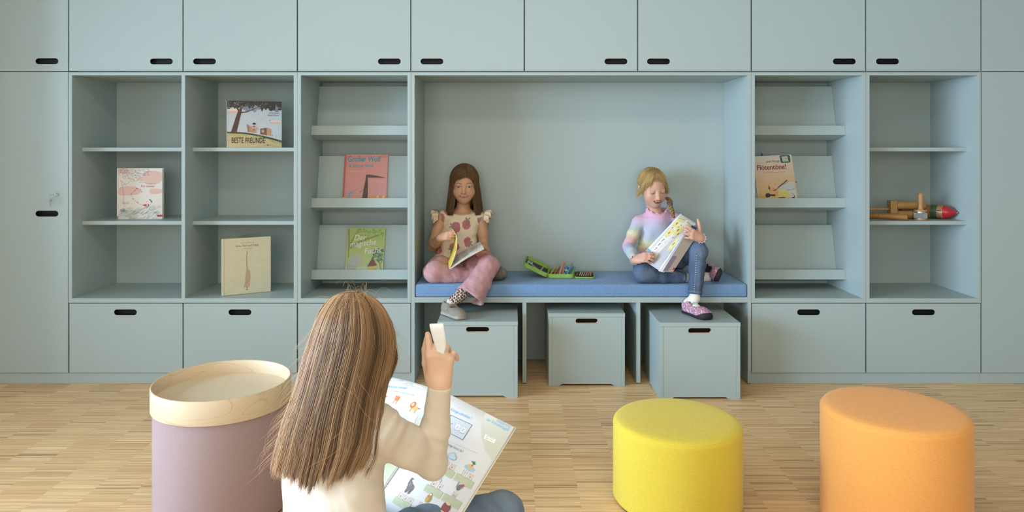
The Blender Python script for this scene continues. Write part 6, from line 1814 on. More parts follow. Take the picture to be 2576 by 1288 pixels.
def d_green(p, w, h):
    p.grid(0, w, 0, h, 8, 10, lambda u, v: tuple(lerp(np.array((190, 204, 158)), np.array((164, 180, 102)), min(1, v*1.25))))
    p.line([(.02*w, .98*h), (.05*w, .7*h), (.06*w, .4*h)], .05*w, (134, 142, 80), .03*w)
    p.line([(.08*w, .60*h), (.35*w, .72*h), (.60*w, .80*h), (.97*w, .90*h)], .085*w, (132, 140, 80), .025*w); p.line([(.05*w, .62*h), (.25*w, .93*h), (.30*w, .99*h)], .05*w, (140, 146, 84), .02*w); p.line([(.50*w, .75*h), (.62*w, .96*h)], .03*w, (146, 152, 88), .02*w)
    for i in range(60):
        x, y = rb.uniform(.2, .97), rb.uniform(.83, .985); p.ell(x*w, y*h, .03*w*rb.uniform(.5, 1), .015*h, rb.choice([(122, 164, 84), (148, 180, 98), (108, 150, 84)]), rot=rb.uniform(-1, 1), n=8, keep=i > 0)
    p.poly([(0, .0), (w, 0), (w, .15*h), (.6*w, .24*h), (.3*w, .2*h), (0, .25*h)], (196, 212, 176))
    for i in range(60):
        x, y = rb.uniform(.70, .97), rb.uniform(.34, .585); p.ell(x*w, y*h, .04*w, .018*h, rb.choice([(96, 128, 98), (74, 108, 96), (120, 146, 104), (138, 160, 110)]), rot=rb.uniform(-1, 1), n=8, keep=i > 0)
    p.line([(.80*w, .37*h), (.90*w, .30*h), (.95*w, .16*h)], .02*w, (104, 84, 66), .016*w); p.line([(.98*w, .36*h), (.93*w, .28*h)], .016*w, (104, 84, 66), .01*w)
    p.poly([(.585*w, .205*h), (.585*w, .08*h), (.76*w, .06*h), (.83*w, .10*h), (.83*w, .245*h)], (220, 186, 100)); p.poly([(.565*w, .215*h), (.70*w, .40*h), (.84*w, .25*h)], (118, 78, 72)); p.rect(.68*w, .09*h, .725*w, .17*h, (222, 170, 150)); p.rect(.76*w, .13*h, .80*w, .18*h, (172, 186, 110))
    # pointed grey rocks in place of the cover animal
    p.poly([(0, 0), (0, .22*h), (.12*w, .32*h), (.155*w, .47*h), (.22*w, .41*h), (.355*w, .505*h), (.355*w, .385*h), (.45*w, .335*h), (.34*w, .265*h), (.22*w, .10*h), (.13*w, 0)], (178, 182, 176))
    for i in range(60):
        x, y = rb.uniform(.02, .33), rb.uniform(.03, .38)
        if y > .05+x*1.4 and x > .02: pass
        p.line([(x*w*.9, y*h), (x*w*.9+.006, y*h+.003)], .0009, rb.choice([(140, 146, 144), (206, 208, 200), (110, 116, 118)]), keep=i > 0)
    wt = (226, 224, 224)
    p.text('Der', .17*w, .745*h, .165*h, wt, shear=.25, rot=.06, sx=.92); p.text('magische', .075*w, .605*h, .165*h, wt, shear=.25, rot=.13, sx=.90); p.text('Fuchs', .465*w, .475*h, .165*h, wt, shear=.25, rot=.10, sx=.92)
    p.text('HEINZ JANISCH · KATRIN EGGENHOFER', .52*w, .918*h, .023*h, (140, 96, 60), 'CENTER')
    for i in range(50):
        x, y = rb.uniform(.2, .95), rb.uniform(.02, .25); p.line([(x*w, y*h), (x*w+.006, y*h+.001)], .0008, rb.choice([(160, 190, 160), (220, 226, 190), (140, 170, 140)]), keep=i > 0)
    p.rect(0, 0, .03*w, .21*h, (200, 206, 204)); p.line([(.045*w, 0), (.045*w, h)], .001, (140, 152, 92))
hardcover('green picture book with white brush lettering on the lowest rest of the left display shelf', on_rest(-0.9430, 0.568, 0.010, math.radians(1.2)), 0.2140, 0.2795, 0.010, (166, 180, 108), (156, 168, 96), d_green, 0, mname='green_book', rough=0.25)
def d_flute(p, w, h):
    p.grid(0, w, 0, h, 8, 12, lambda u, v: tuple(lerp(lerp(np.array((226, 214, 150)), np.array((224, 190, 150)), min(1, v*2)), np.array((226, 214, 204)), max(0, (v-.45)/.45))))
    for (cx, cy, rx, ry, c) in ((.13, .20, .11, .16, (222, 176, 112)), (.25, .32, .20, .10, (226, 188, 136)), (.78, .33, .2, .09, (206, 208, 210)), (.88, .42, .10, .05, (206, 208, 214)), (.62, .20, .22, .12, (228, 216, 132)), (.88, .20, .1, .14, (214, 214, 206)), (.42, .27, .12, .10, (228, 178, 120))):
        p.ell(cx*w, cy*h, rx*w, ry*h, c)
    p.line([(.62*w, .43*h), (.70*w, .415*h), (.78*w, .455*h), (.86*w, .47*h)], .003, (150, 160, 190)); p.line([(.74*w, .31*h), (.86*w, .30*h), (.99*w, .34*h)], .003, (150, 160, 190))
    p.line([(.46*w, .315*h), (.80*w, .50*h)], .006, (104, 78, 66)); p.line([(.48*w, .338*h), (.62*w, .43*h)], .009, (222, 172, 186), .002)
    p.poly([(.29*w, .35*h), (.31*w, .425*h), (.335*w, .37*h), (.35*w, .33*h), (.33*w, .31*h)], (96, 92, 84)); p.poly([(.40*w, .30*h), (.44*w, .325*h), (.47*w, .305*h)], (78, 78, 86)); p.ell(.335*w, .335*h, .012*w, .012*h, (226, 222, 170))
    # plain dark pot and hat shapes in place of the animals of the cover
    dk = (62, 62, 66)
    p.poly([(.19*w, .215*h), (.21*w, .255*h), (.28*w, .262*h), (.335*w, .235*h), (.44*w, .232*h), (.44*w, .195*h), (.32*w, .205*h), (.29*w, .18*h), (.21*w, .18*h)], dk); p.poly([(.19*w, .16*h), (.33*w, .15*h), (.37*w, .14*h), (.30*w, .11*h), (.24*w, .095*h), (.20*w, .12*h)], dk); p.ell(.355*w, .135*h, .03*w, .016*h, dk)
    p.poly([(.51*w, .17*h), (.69*w, .17*h), (.665*w, .115*h), (.54*w, .11*h)], (110, 74, 60)); p.line([(.55*w, .12*h), (.53*w, .065*h)], .003, (80, 56, 46)); p.line([(.66*w, .12*h), (.72*w, .065*h)], .003, (80, 56, 46)); p.poly([(.59*w, .07*h), (.61*w, .13*h), (.64*w, .07*h)], (226, 140, 70))
    p.ell(.89*w, .135*h, .04*w, .028*h, dk); p.line([(.92*w, .15*h), (.925*w, .19*h), (.90*w, .225*h), (.86*w, .235*h)], .0035, dk, .001); p.line([(.86*w, .125*h), (.80*w, .11*h), (.77*w, .135*h)], .004, (120, 112, 100)); p.line([(.91*w, .12*h), (.93*w, .07*h)], .003, dk)
    for x, y in ((.36, .455), (.48, .435), (.67, .355), (.60, .245), (.52, .215), (.46, .23)): p.ell(x*w, y*h, .009*w, .005*h, (66, 54, 52), rot=.3)
    p.line([(.75*w, .31*h), (.72*w, .20*h)], .0022, (224, 204, 96)); p.line([(.83*w, .26*h), (.84*w, .21*h)], .0022, (224, 204, 96))
    p.text('Jede Menge', .325*w, .865*h, .062*h, (112, 62, 62), sx=.92); p.text('Flötentöne!', .065*w, .725*h, .140*h, (140, 50, 54), bold=.012, sx=.885, rot=-.008)
    p.text('Die Schule für Sopranblockflöte mit Pfiff', .21*w, .655*h, .0265*h, (170, 130, 116))
    p.poly([(a*w, b*h) for a, b in ((.70, .86), (.69, .975), (.71, .992), (.93, .992), (.95, .975), (.945, .86), (.925, .845), (.72, .845))], (50, 92, 92)); p.poly([(a*w, b*h) for a, b in ((.745, .865), (.735, .97), (.885, .975), (.905, .865))], (206, 206, 196))
    for i in range(40): p.ell(w*rb.uniform(.705, .93), h*rb.uniform(.86, .975), .0014, .0012, rb.choice([(50, 92, 92), (226, 226, 216), (120, 150, 146)]), n=6, keep=i > 0)
t = hardcover('flute music book with red title, leaning on the right display shelf', on_rest(1.4005, 0.9645, 0.006, math.radians(-3.0)), 0.2245, 0.2935, 0.006, (216, 206, 196), (206, 196, 186), d_flute, 0, mname='flute_book')
for nm, x, z, c, lab in (('page_marker', 0.050, 0.2935, (20, 92, 124), 'blue page marker'), ('page_marker', 0.091, 0.2935, (110, 134, 72), 'green page marker')):
    tag(boxo(nm, x, x+0.011, 0.0028, 0.0032, z-0.02, z+(0.016 if x < 0.08 else 0.007), cover_mat('tab_%d' % c[0], c), t, 0), lab)
tag(boxo('page_marker', 0.2245-0.02, 0.2245+0.009, 0.0028, 0.0032, 0.130, 0.138, cover_mat('tab_red', (176, 70, 82)), t, 0), 'red page marker')

# ================================================================== HELD BOOKS
# magazine of the girl on the left
def magazine_left():
    t = thing('magazine', 'open magazine with a raised yellow page held by the girl in pink trousers', 'magazine', tuple(P(1131, 676, -0.055)))
    org = npv(t.location)
    S0 = npv(P(1131, 676, -0.055)); NR = npv(P(1217, 624, -0.02)); d = vec(-0.030, 0.215, 0.006)
    r = NR-S0; nrm = unit(np.cross(r, d)); nrm = nrm if nrm[2] > 0 else -nrm
    def blk(name, off0, off1, m, n=8, cols=None):
        G = np.zeros((n, 4, 3))
        for i in range(n):
            for j in range(4):
                s_ = i/(n-1); G[i, j] = S0-org+r*s_+d*j/3+nrm*(0.5*(off0+off1)+0.006*math.sin(math.pi*s_)*0.8)
        return sheet(name, G, off1-off0, m, t, cols, smooth=False)
    blk('right_pages', -0.0045, 0.0, M_PAGE)
    blk('right_cover', -0.0062, -0.0050, cover_mat('magazine_cover', (226, 196, 150), 0.35))
    mp = cover_mat('magazine_pink', (222, 92, 150), 0.35)
    G = np.zeros((6, 3, 3))
    for i in range(6):
        for j in range(3):
            s_ = 0.55+0.45*i/5; G[i, j] = S0-org+r*s_+d*(j/2*0.6)-nrm*0.0072+nrm*0.006*math.sin(math.pi*s_)*0.8
    tag(sheet('cover_stripe', G, 0.0006, mp, t), 'pink printed cover area')
    pr = Print(lambda x, y, k: tuple(S0-org+r*x+d*y+nrm*(0.0003+0.00002*k+0.006*math.sin(math.pi*x)*0.8)))
    for i in range(3):
        for j in range(4): pr.rect(0.12+0.27*i, 0.12+0.21*j, 0.34+0.27*i, 0.28+0.21*j, [(214, 206, 198), (206, 200, 206), (222, 214, 200)][(i+j) % 3], keep=(i+j) > 0)
    for i in range(3):
        for j in range(4):
            for k in range(3): pr.rect(0.15+0.27*i, 0.15+0.21*j+0.035*k, 0.31+0.27*i, 0.162+0.21*j+0.035*k, [(150, 110, 96), (120, 120, 150), (160, 140, 120)][(i*2+j) % 3], keep=True)
    for i in range(12):
        pr.n += 0
    pr.build('page_print', t, 0.7)
    ed = bez(np.array([S0, npv(P(1140, 656, -0.04)), npv(P(1147.5, 632, -0.020)), npv(P(1150, 610, 0.005)), npv(P(1148, 594, 0.030)), npv(P(1139, 579, 0.045))]), 22)
    G = np.zeros((22, 8, 3)); C = np.zeros((22, 8, 3))
    for i in range(22):
        for j in range(8):
            s_ = i/21; G[i, j] = ed[i]+d*(j/7)*(1-0.45*s_)+vec(-0.012*s_*j/7, 0, 0.004*math.sin(j))*s_-org
    g = sheet('raised_page', G, 0.0018, vmat('print_70', rough=0.7, spec=0.3), t, np.tile(np.array(lin((236, 233, 228))), (22*8, 1)))
    G2 = G+vec(-0.0016, 0, 0.0); cols = np.zeros((22, 8, 3))
    for i in range(22):
        for j in range(8): cols[i, j] = lin((226, 196, 70)) if (i+j) % 9 < 6 else lin((232, 206, 110))
    tag(sheet('yellow_side', G2, 0.0006, vmat('print_70'), g, cols.reshape(-1, 3)), 'yellow printed back of the raised page')
    return t
magazine_left()

# booklet of the girl on the right
def booklet_right():
    t = thing('booklet', 'open school booklet with yellow flowers held by the blond girl', 'booklet', tuple(P(1662, 686, -0.05)))
    org = npv(t.location)
    white = vmat('print_70', rough=0.7, spec=0.3)
    # spine line of the page stack from top right to bottom left, cover folded to the viewer on its right
    A = npv(P(1738, 566, 0.015)); B = npv(P(1661, 685, -0.07))
    C0 = npv(P(1750, 571, 0.03)); D0 = npv(P(1691, 684, -0.055))
    def quad(name, a, b, c, d, th, m, bend=0.0, n=12, k=8, col=(232, 230, 226), parent=None, prt=None):
        """a top-left, b top-right, c bottom-right, d bottom-left, bowed by bend along the normal"""
        N = unit(np.cross(b-a, d-a)); N = N if N[1] < 0 else -N
        def f(u, v): return (a*(1-u)+b*u)*(1-v)+(d*(1-u)+c*u)*v+N*bend*math.sin(math.pi*u)-org
        G = np.array([[f(i/(n-1), j/(k-1)) for j in range(k)] for i in range(n)])
        o = sheet(name, G, th, m, parent or t, np.tile(np.array(lin(col)), (n*k, 1)))
        if prt:
            pr = Print(lambda x, y, q: tuple(f(x, 1-y)+N*(th/2+0.0003+0.00002*q)))
            prt(pr); pr.build(name+'_print', o, 0.7)
        return o
    # back leaf behind everything (white corner and pale blue foot)
    def p_back(pr): pr.poly([(0, 0), (.34, 0), (.30, .055), (0, .075)], (150, 190, 226))
    quad('back_leaf', npv(P(1711.5, 537.5, 0.075)), npv(P(1752, 563, 0.085)), npv(P(1668, 662, 0.03)), npv(P(1624, 631, 0.035)), 0.0012, white, 0.0, prt=p_back, col=(236, 236, 236))
    def flower(pr, cx, cy, s_, rot=0):
        for k in range(6):
            a = rot+k*math.pi/3; pr.ell(cx+s_*1.0*math.cos(a), cy+s_*0.62*math.sin(a), s_*0.72, s_*0.42, (220, 212, 130), a*0.5, 14, keep=k > 0)
        for k in range(6):
            a = rot+k*math.pi/3; pr.ell(cx+s_*1.0*math.cos(a), cy+s_*0.62*math.sin(a), s_*0.60, s_*0.34, (232, 224, 150), a*0.5, 14, keep=k > 0)
        pr.ell(cx, cy, s_*0.45, s_*0.30, (190, 130, 60))
    def p_flower(pr):
        pr.grid(0, 1, 0, 1, 2, 2, lambda u, v: (232, 228, 222))
        pr.line([(.02, .975), (.3, .985), (.62, .965), (.99, .93)], .026, (168, 188, 88)); pr.line([(.70, .985), (.73, .79)], .022, (236, 130, 178))
        flower(pr, .16, .855, .105, .3); flower(pr, .50, .735, .115, .1); flower(pr, .80, .80, .09, .5); flower(pr, .17, .605, .105, .7); flower(pr, .70, .66, .10, .2)
        for x, y in ((.42, .86), (.10, .73), (.60, .545), (.38, .80)): pr.ell(x, y, .030, .013, (84, 96, 80), .5)
        for i, y in enumerate((.405, .29, .175, .055)):
            pr.ell(.17, y, .055, .022, [(190, 140, 70), (70, 110, 84)][i % 2], 1.0); pr.ell(.19, y+.02, .03, .014, [(120, 90, 50), (60, 120, 90)][i % 2])
            for k in range(4): pr.rect(.34, y+.018-.018*k, .84, y+.0205-.018*k, (168, 164, 160), keep=k > 0)
        pr.text('Die Blumenwiese', .06, .925, .030, (168, 178, 90), sx=2.0)
    quad('flower_page', npv(P(1707, 546, 0.050)), npv(P(1749, 563, 0.055)), npv(P(1650, 653, 0.008)), npv(P(1632, 639, 0.034)), 0.0010, white, 0.004, prt=p_flower)
    def p_grey(pr):
        pr.grid(0, 1, 0, 1, 2, 2, lambda u, v: (196, 192, 196)); pr.rect(.1, .50, .95, .62, (196, 190, 110)); flower(pr, .55, .62, .16)
        for y in (.22, .36):
            pr.rect(.2, y, .9, y+.1, (140, 150, 176))
            for k in range(3): pr.rect(.24, y+.018+.028*k, .84, y+.03+.028*k, (90, 100, 140), keep=k > 0)
        pr.rect(0, .0, 1, .10, (120, 140, 176))
    quad('shaded_page', npv(P(1707, 590, 0.022)), npv(P(1737, 567, 0.022)), npv(P(1659, 681, -0.055)), npv(P(1629, 662, 0.020)), 0.0010, white, 0.005, prt=p_grey, col=(196, 192, 196))
    for i, (o1, o2, cl) in enumerate(((0.0, 0.0, (236, 234, 232)), (2.2, 2.4, (222, 220, 224)), (4.4, 4.8, (240, 240, 240)), (6.4, 7.6, (228, 228, 232)), (8.4, 10.6, (240, 238, 238)))):
        a = npv(P(1736+o1*0.6, 566, 0.012)); b = npv(P(1738+o1*0.6, 566.5, 0.016)); c = npv(P(1660+o2, 683+0.6*i, -0.066)); d_ = npv(P(1656+o2, 681+0.6*i, -0.064))
        quad('leaf', npv(P(1735+o1*0.6, 567, 0.024)), a, c, d_, 0.0012, white, 0.003*(i % 2), col=cl)
    def p_cov(pr):
        pr.grid(0, 1, 0, 1, 2, 2, lambda u, v: (176, 164, 152)); pr.rect(.0, .93, .60, 1, (62, 76, 130)); pr.rect(0.02, .02, .46, .34, (136, 122, 146))
        pr.rect(.80, .05, .98, .10, (196, 40, 48)); pr.rect(.52, .02, .74, .09, (206, 200, 192))
        for k in range(9): pr.rect(.54+.02*k, .03, .549+.02*k, .08, (50, 46, 44), keep=k > 0)
    quad('back_cover', npv(P(1740.5, 566, 0.0)), npv(P(1762, 578, 0.012)), npv(P(1692.5, 684.5, -0.058)), npv(P(1666.5, 683.5, -0.072)), 0.0014, white, 0.0, prt=p_cov, col=(176, 164, 152))
    return t
booklet_right()

# workbook of the girl in the foreground
def workbook():
    r = unit(vec(0.685, -0.726, -0.065)); u = unit(vec(0.548, 0.454, 0.702)); W = 0.25; Hh = 0.305
    G = npv(P(1127, 990, 1.863-CAMD)); nrm = unit(np.cross(r, u)); TL = npv(P(979, 947, 2.035-CAMD)); rl = unit(TL-G)
    t = thing('workbook', 'large open school workbook lying on the lap of the girl in front', 'workbook', tuple(G)); org = G
    cam_o = vec(0, -CAMD, EYE)
    def fR(s_, v, h=0.0): return r*W*s_-u*v+nrm*(h-0.006*math.exp(-(s_/0.03)**2))
    def fL(s_, v, h=0.0): return rl*W*s_-u*v+nrm*(h+0.010*math.sin(math.pi*min(max(s_, 0), 1))-0.002)
    n, k = 26, 8
    def grid(f, h): return np.array([[f(i/(n-1), Hh*j/(k-1), h) for j in range(k)] for i in range(n)])
    white = vmat('print_70', rough=0.7, spec=0.3)
    pageR = sheet('right_page', grid(fR, -0.0025), 0.005, white, t, np.tile(np.array(lin((222, 222, 222))), (n*k, 1)))
    pageL = sheet('left_page', grid(fL, -0.0025), 0.005, white, t, np.tile(np.array(lin((220, 220, 216))), (n*k, 1)))
    cov = cover_mat('workbook_cover', (226, 222, 200), 0.4)
    def grid2(f, h): return np.array([[f(-0.004+1.012*i/(n-1), -0.002+(Hh+0.004)*j/(k-1), h) for j in range(k)] for i in range(n)])
    sheet('cover', grid2(fR, -0.0068), 0.0016, cov, t); sheet('cover', grid2(fL, -0.0068), 0.0016, cov, t)
    def uvR(zx, zy, left=False):
        px, py = 920+zx/3.5975, 930+zy/3.5975
        d = vec((px-VX)/FPX, 1, -(py-VY)/FPX); rr = rl if left else r; nn = unit(np.cross(rr, u)); tt = ((G-cam_o) @ nn)/(d @ nn); q = cam_o+d*tt-G
        a = np.stack([rr*W, -u], 1); s_ = np.linalg.lstsq(a, q, rcond=None)[0]
        return s_[0]*W, s_[1]
    # print coordinates: x = metres from the gutter, y = -metres from the top
    PR = Print(lambda x, y, q: tuple(fR(x/W, -y, 0.0002+0.00002*q))); R_ = lambda x, y: (lambda a: (a[0], -a[1]))(uvR(x, y))
    PL = Print(lambda x, y, q: tuple(fL(-x/W, -y, 0.0007+0.00003*q))); L_ = lambda x, y: (lambda a: (max(-a[0], -W*.985), min(-a[1], -.005)))(uvR(x, y, True))
    def label(pr, q, txt, a, b, col, hs=1.0, bold=0.0):
        p0, p1 = q(*a), q(*b); ln = math.hypot(p1[0]-p0[0], p1[1]-p0[1]); cu = bpy.data.curves.new('t', 'FONT'); cu.body = txt; cu.size = 1; ob = bpy.data.objects.new('t', cu); COL.objects.link(ob)
        dg = bpy.context.evaluated_depsgraph_get(); dg.update(); wd = ob.evaluated_get(dg).dimensions.x; bpy.data.objects.remove(ob); bpy.data.curves.remove(cu)
        sz = ln/max(wd, 1e-3); pr.text(txt, p0[0], p0[1], sz, col, 'LEFT', math.atan2(p1[1]-p0[1], p1[0]-p0[0]), bold=bold)
    blue = (112, 172, 222); gr = (150, 150, 150); tint = (208, 210, 196); bar = (192, 198, 168); org_c = (226, 160, 120)
    # right page
    PR.poly([(W*0.999, -0.001), (W*.999, -.088), (W*.86, -.078), (W*.72, -.055), (W*.63, -.030), (W*.60, -.001)], tint)
    label(PR, R_, 'Einführung', (1180, 470), (1303, 528), blue, bold=.01); label(PR, R_, 'der Schreibklappe', (1090, 458), (1286, 557), blue, bold=.01); label(PR, R_, 'Könige schreiben !', (765, 367), (950, 452), blue, bold=.008)
    def pol(pr, q, pts, c): pr.poly([q(*a) for a in pts], c)
    pol(PR, R_, [(770, 408), (968, 500), (880, 640), (690, 540)], (120, 124, 130)); pol(PR, R_, [(775, 416), (960, 502), (877, 632), (700, 540)], (206, 216, 224))
    for a in ((835, 515), (885, 540)):
        x, y = R_(*a); PR.poly([(x-.008, y-.009), (x+.008, y-.009), (x+.008, y+.006), (x+.004, y+.003), (x, y+.007), (x-.004, y+.003), (x-.008, y+.006)], (236, 232, 228)); PR.text('a' if a[0] < 850 else 'e', x, y-.005, .013, blue, 'CENTER')
    PR.line([R_(*a) for a in ((797, 528), (815, 550), (845, 552), (852, 565), (875, 578), (893, 574))], .0012, (130, 170, 220)); PR.line([R_(750, 497), R_(790, 488)], .0012, (110, 120, 150)); PR.line([R_(640, 600), R_(1015, 760)], .0012, (196, 216, 226))
    # speech bubble and writing lines
    pol(PR, R_, [(1085, 583), (1180, 632), (1162, 668), (1070, 622)], (246, 245, 243)); label(PR, R_, 'Jede Silbe hat', (1090, 602), (1165, 636), gr); label(PR, R_, 'einen König.', (1084, 620), (1150, 650), gr)
    label(PR, R_, 'Welche Könige hörst du?', (650, 640), (875, 752), gr); label(PR, R_, 'Name:', (770, 272), (800, 286), (206, 206, 206)); PR.line([R_(805, 292), R_(935, 348)], .0006, (210, 210, 210)); PR.line([R_(790, 320), R_(920, 375)], .0006, (210, 210, 210))
    def crown(pr, q, a, ch):
        x, y = q(*a); w_ = .0068
        pts = [(x-w_, y-w_), (x+w_, y-w_), (x+w_, y+w_), (x+w_*.4, y+w_*.35), (x, y+w_*1.1), (x-w_*.4, y+w_*.35), (x-w_, y+w_), (x-w_, y-w_)]
        pr.line(pts, .0010, org_c); pr.text(ch, x, y-.004, .011, gr, 'CENTER')
    for a, ch in (((735, 850), 'o'), ((787, 880), 'e'), ((895, 940), 'i'), ((950, 968), 'e'), ((620, 1030), 'e'), ((675, 1058), 'e'), ((806, 1136), 'au'), ((318, 1140), 'e'), ((363, 1165), 'e'), ((410, 1185), 'a'), ((498, 1228), 'a'), ((552, 1260), 'e')): crown(PR, R_, a, ch)
    for a, b in (((690, 860), (812, 930)), ((828, 935), (985, 1022)), ((556, 1035), (702, 1112)), ((718, 1118), (874, 1206)), ((272, 1145), (415, 1222)), ((425, 1230), (575, 1310))):
        p0, p1 = R_(*a), R_(*b); dx, dy = p1[0]-p0[0], p1[1]-p0[1]; ln = math.hypot(dx, dy); nx, ny = dy/ln*.016, -dx/ln*.016
        PR.poly([p0, (p0[0]+nx, p0[1]+ny), (p1[0]+nx, p1[1]+ny), p1], bar); PR.line([(lerp(p0[0], p1[0], s_)+nx*.35+nx*.3*math.sin(s_*9), lerp(p0[1], p1[1], s_)+ny*.35+ny*.3*math.sin(s_*9)) for s_ in [i/20 for i in range(1, 20)]], .0006, (176, 182, 150))
    def blob(pr, q, a, parts):
        x, y = q(*a)
        for (dx, dy, rx, ry, c) in parts: pr.ell(x+dx*.001, y+dy*.001, rx*.001, ry*.001, c)
    cl, cl2 = (120, 160, 190), (196, 220, 234)
    blob(PR, R_, (785, 788), [(-7, 0, 7.5, 5, cl), (0, 3, 8, 6.5, cl), (8, 0, 7.5, 5, cl), (0, -2, 12, 4.5, cl), (-7, 0, 6.7, 4.2, cl2), (0, 3, 7.2, 5.7, cl2), (8, 0, 6.7, 4.2, cl2), (0, -2, 11, 3.7, cl2)])
    blob(PR, R_, (948, 882), [(0, -3, 17, 5, (150, 206, 232)), (0, 0, 9, 5, (226, 184, 130)), (5, 10, 5, 1.5, (70, 130, 90)), (-1, 12, 5, 1.4, (80, 140, 96)), (4, 13, 3, 2, (70, 130, 90)), (3, 6, 1, 5, (130, 96, 66))])
    x, y = R_(685, 972); PR.line([(x-.004, y-.006), (x+.004, y+.012)], .0016, (120, 160, 180)); PR.line([(x+.004, y-.006), (x-.003, y+.012)], .0016, (120, 160, 180)); blob(PR, R_, (685, 972), [(-5, -8, 3, 3, (120, 160, 180)), (5, -8, 3, 3, (120, 160, 180)), (-5, -8, 2, 2, (240, 238, 234)), (5, -8, 2, 2, (240, 238, 234))])
    gy = (122, 118, 120)
    blob(PR, R_, (845, 1070), [(0, 0, 6, 7, gy), (5, 5, 5, 4, gy), (8, 9, 3.5, 2.5, (206, 90, 90)), (9, 3, 2, 1.4, (200, 140, 130)), (-8, 4, 1, 8, gy)])
    blob(PR, R_, (405, 1068), [(0, 0, 11, 9, gy), (-8, 7, 6, 6, gy), (-12, 12, 2, 6, gy), (-10, 18, 4, 2, gy), (-6, -10, 3, 6, gy), (5, -9, 3, 6, gy), (-5, 6, 4, 5, (142, 136, 136))])
    blob(PR, R_, (570, 1170), [(0, 0, 8, 9, (186, 146, 86)), (-3, -1, 5, 8, (206, 168, 106)), (0, 10, 4, 4, (120, 110, 100)), (0, 10, 3, 3, (240, 238, 234)), (0, 5, 7, 3, (186, 146, 86))])
    blob(PR, R_, (730, 1252), [(0, 0, 9, 10, (150, 86, 92)), (-9, -1, 4, 9, (150, 86, 92)), (9, -1, 4, 9, (150, 86, 92)), (0, 9, 7, 3, (226, 206, 160)), (0, -11, 11, 2, (226, 206, 160))])
    PR.build('right_page_print', pageR, 0.7)
    # left page
    PL.grid(-W*.97, -.004, -Hh*.97, -.048, 24, 6, lambda a, b: tuple(lerp(np.array((200, 208, 172)), np.array((212, 216, 198)), min(1, b*1.0))))
    pol(PL, L_, [(217, 64), (400, 68), (415, 92), (395, 122), (330, 142), (160, 128)], (238, 240, 240))
    pol(PL, L_, [(482, 92), (555, 112), (552, 190), (452, 160)], (244, 244, 244)); label(PL, L_, 'Das kann ich schon', (210, 103), (354, 112), blue, bold=.008); label(PL, L_, 'Silbenanlaute schreiben', (186, 160), (380, 190), blue, bold=.008); label(PL, L_, 'Mit welchem Laut beginnt jede Silbe?', (235, 203), (450, 252), gr)
    blob(PL, L_, (147, 186), [(0, 0, 4.5, 4, (90, 160, 220))]); blob(PL, L_, (170, 252), [(0, 0, 11, 6.5, (140, 136, 148)), (9, 2, 5, 4, (140, 136, 148)), (-6, -7, 2.5, 4, (120, 116, 130)), (5, -7, 2.5, 4, (120, 116, 130))])
    cam_c = (206, 120, 76)
    blob(PL, L_, (300, 282), [(0, 0, 9, 5, cam_c), (-2, 6, 3.5, 4, cam_c), (4, 5, 3.5, 4, cam_c), (-10, 7, 3.5, 3, cam_c), (-9, 3, 2, 5, cam_c), (-6, -9, 1.5, 6, cam_c), (6, -9, 1.5, 6, cam_c)])
    blob(PL, L_, (452, 350), [(4, -2, 11, 6, (222, 176, 110)), (-8, 4, 9, 9, (192, 104, 70)), (-9, 5, 5, 5, (226, 186, 126)), (-6, -10, 2, 6, (222, 176, 110)), (11, -10, 2, 6, (222, 176, 110)), (18, 0, 5, 1.4, (192, 104, 70))])
    for pts in ([(335, 352), (478, 425), (447, 492), (310, 410)], [(200, 345), (300, 360), (290, 420), (180, 390)]): pol(PL, L_, pts, (246, 246, 244))
    for a, b in (((345, 400), (405, 440)), ((410, 440), (460, 462))): PL.line([(lerp(L_(*a)[0], L_(*b)[0], s_), lerp(L_(*a)[1], L_(*b)[1], s_)-.005*math.sin(math.pi*s_)) for s_ in [i/10 for i in range(11)]], .0007, (190, 190, 180))
    PL.build('left_page_print', pageL, 0.7)
    return t
workbook()

# paper strip between the fingers of the raised hand
def strip():
    t = thing('paper_strip', 'short white paper strip held up in the raised hand of the girl in front', 'paper', tuple(P(1100, 850, 1.56-CAMD))); org = npv(t.location)
    L0 = bez(np.array([PZ(1104.5, 908, 1.567), PZ(1097, 880, 1.562), PZ(1088, 850, 1.556), PZ(1081, 822, 1.556), PZ(1081, 815, 1.566), PZ(1083, 817, 1.580), PZ(1085, 826, 1.586)]), 26)
    R0 = bez(np.array([PZ(1110.5, 906, 1.567), PZ(1122, 872, 1.562), PZ(1120, 845, 1.556), PZ(1116, 820, 1.556), PZ(1115.5, 813.5, 1.566), PZ(1116, 816, 1.580), PZ(1117, 825, 1.586)]), 26)
    G = np.stack([L0*(1-s_)+R0*s_ for s_ in np.linspace(0, 1, 6)], 1)-org
    sheet('paper', G, 0.0006, mat('white_paper', lin((248, 246, 245)), 0.8, noise=(120, 0.03)), t)
strip()
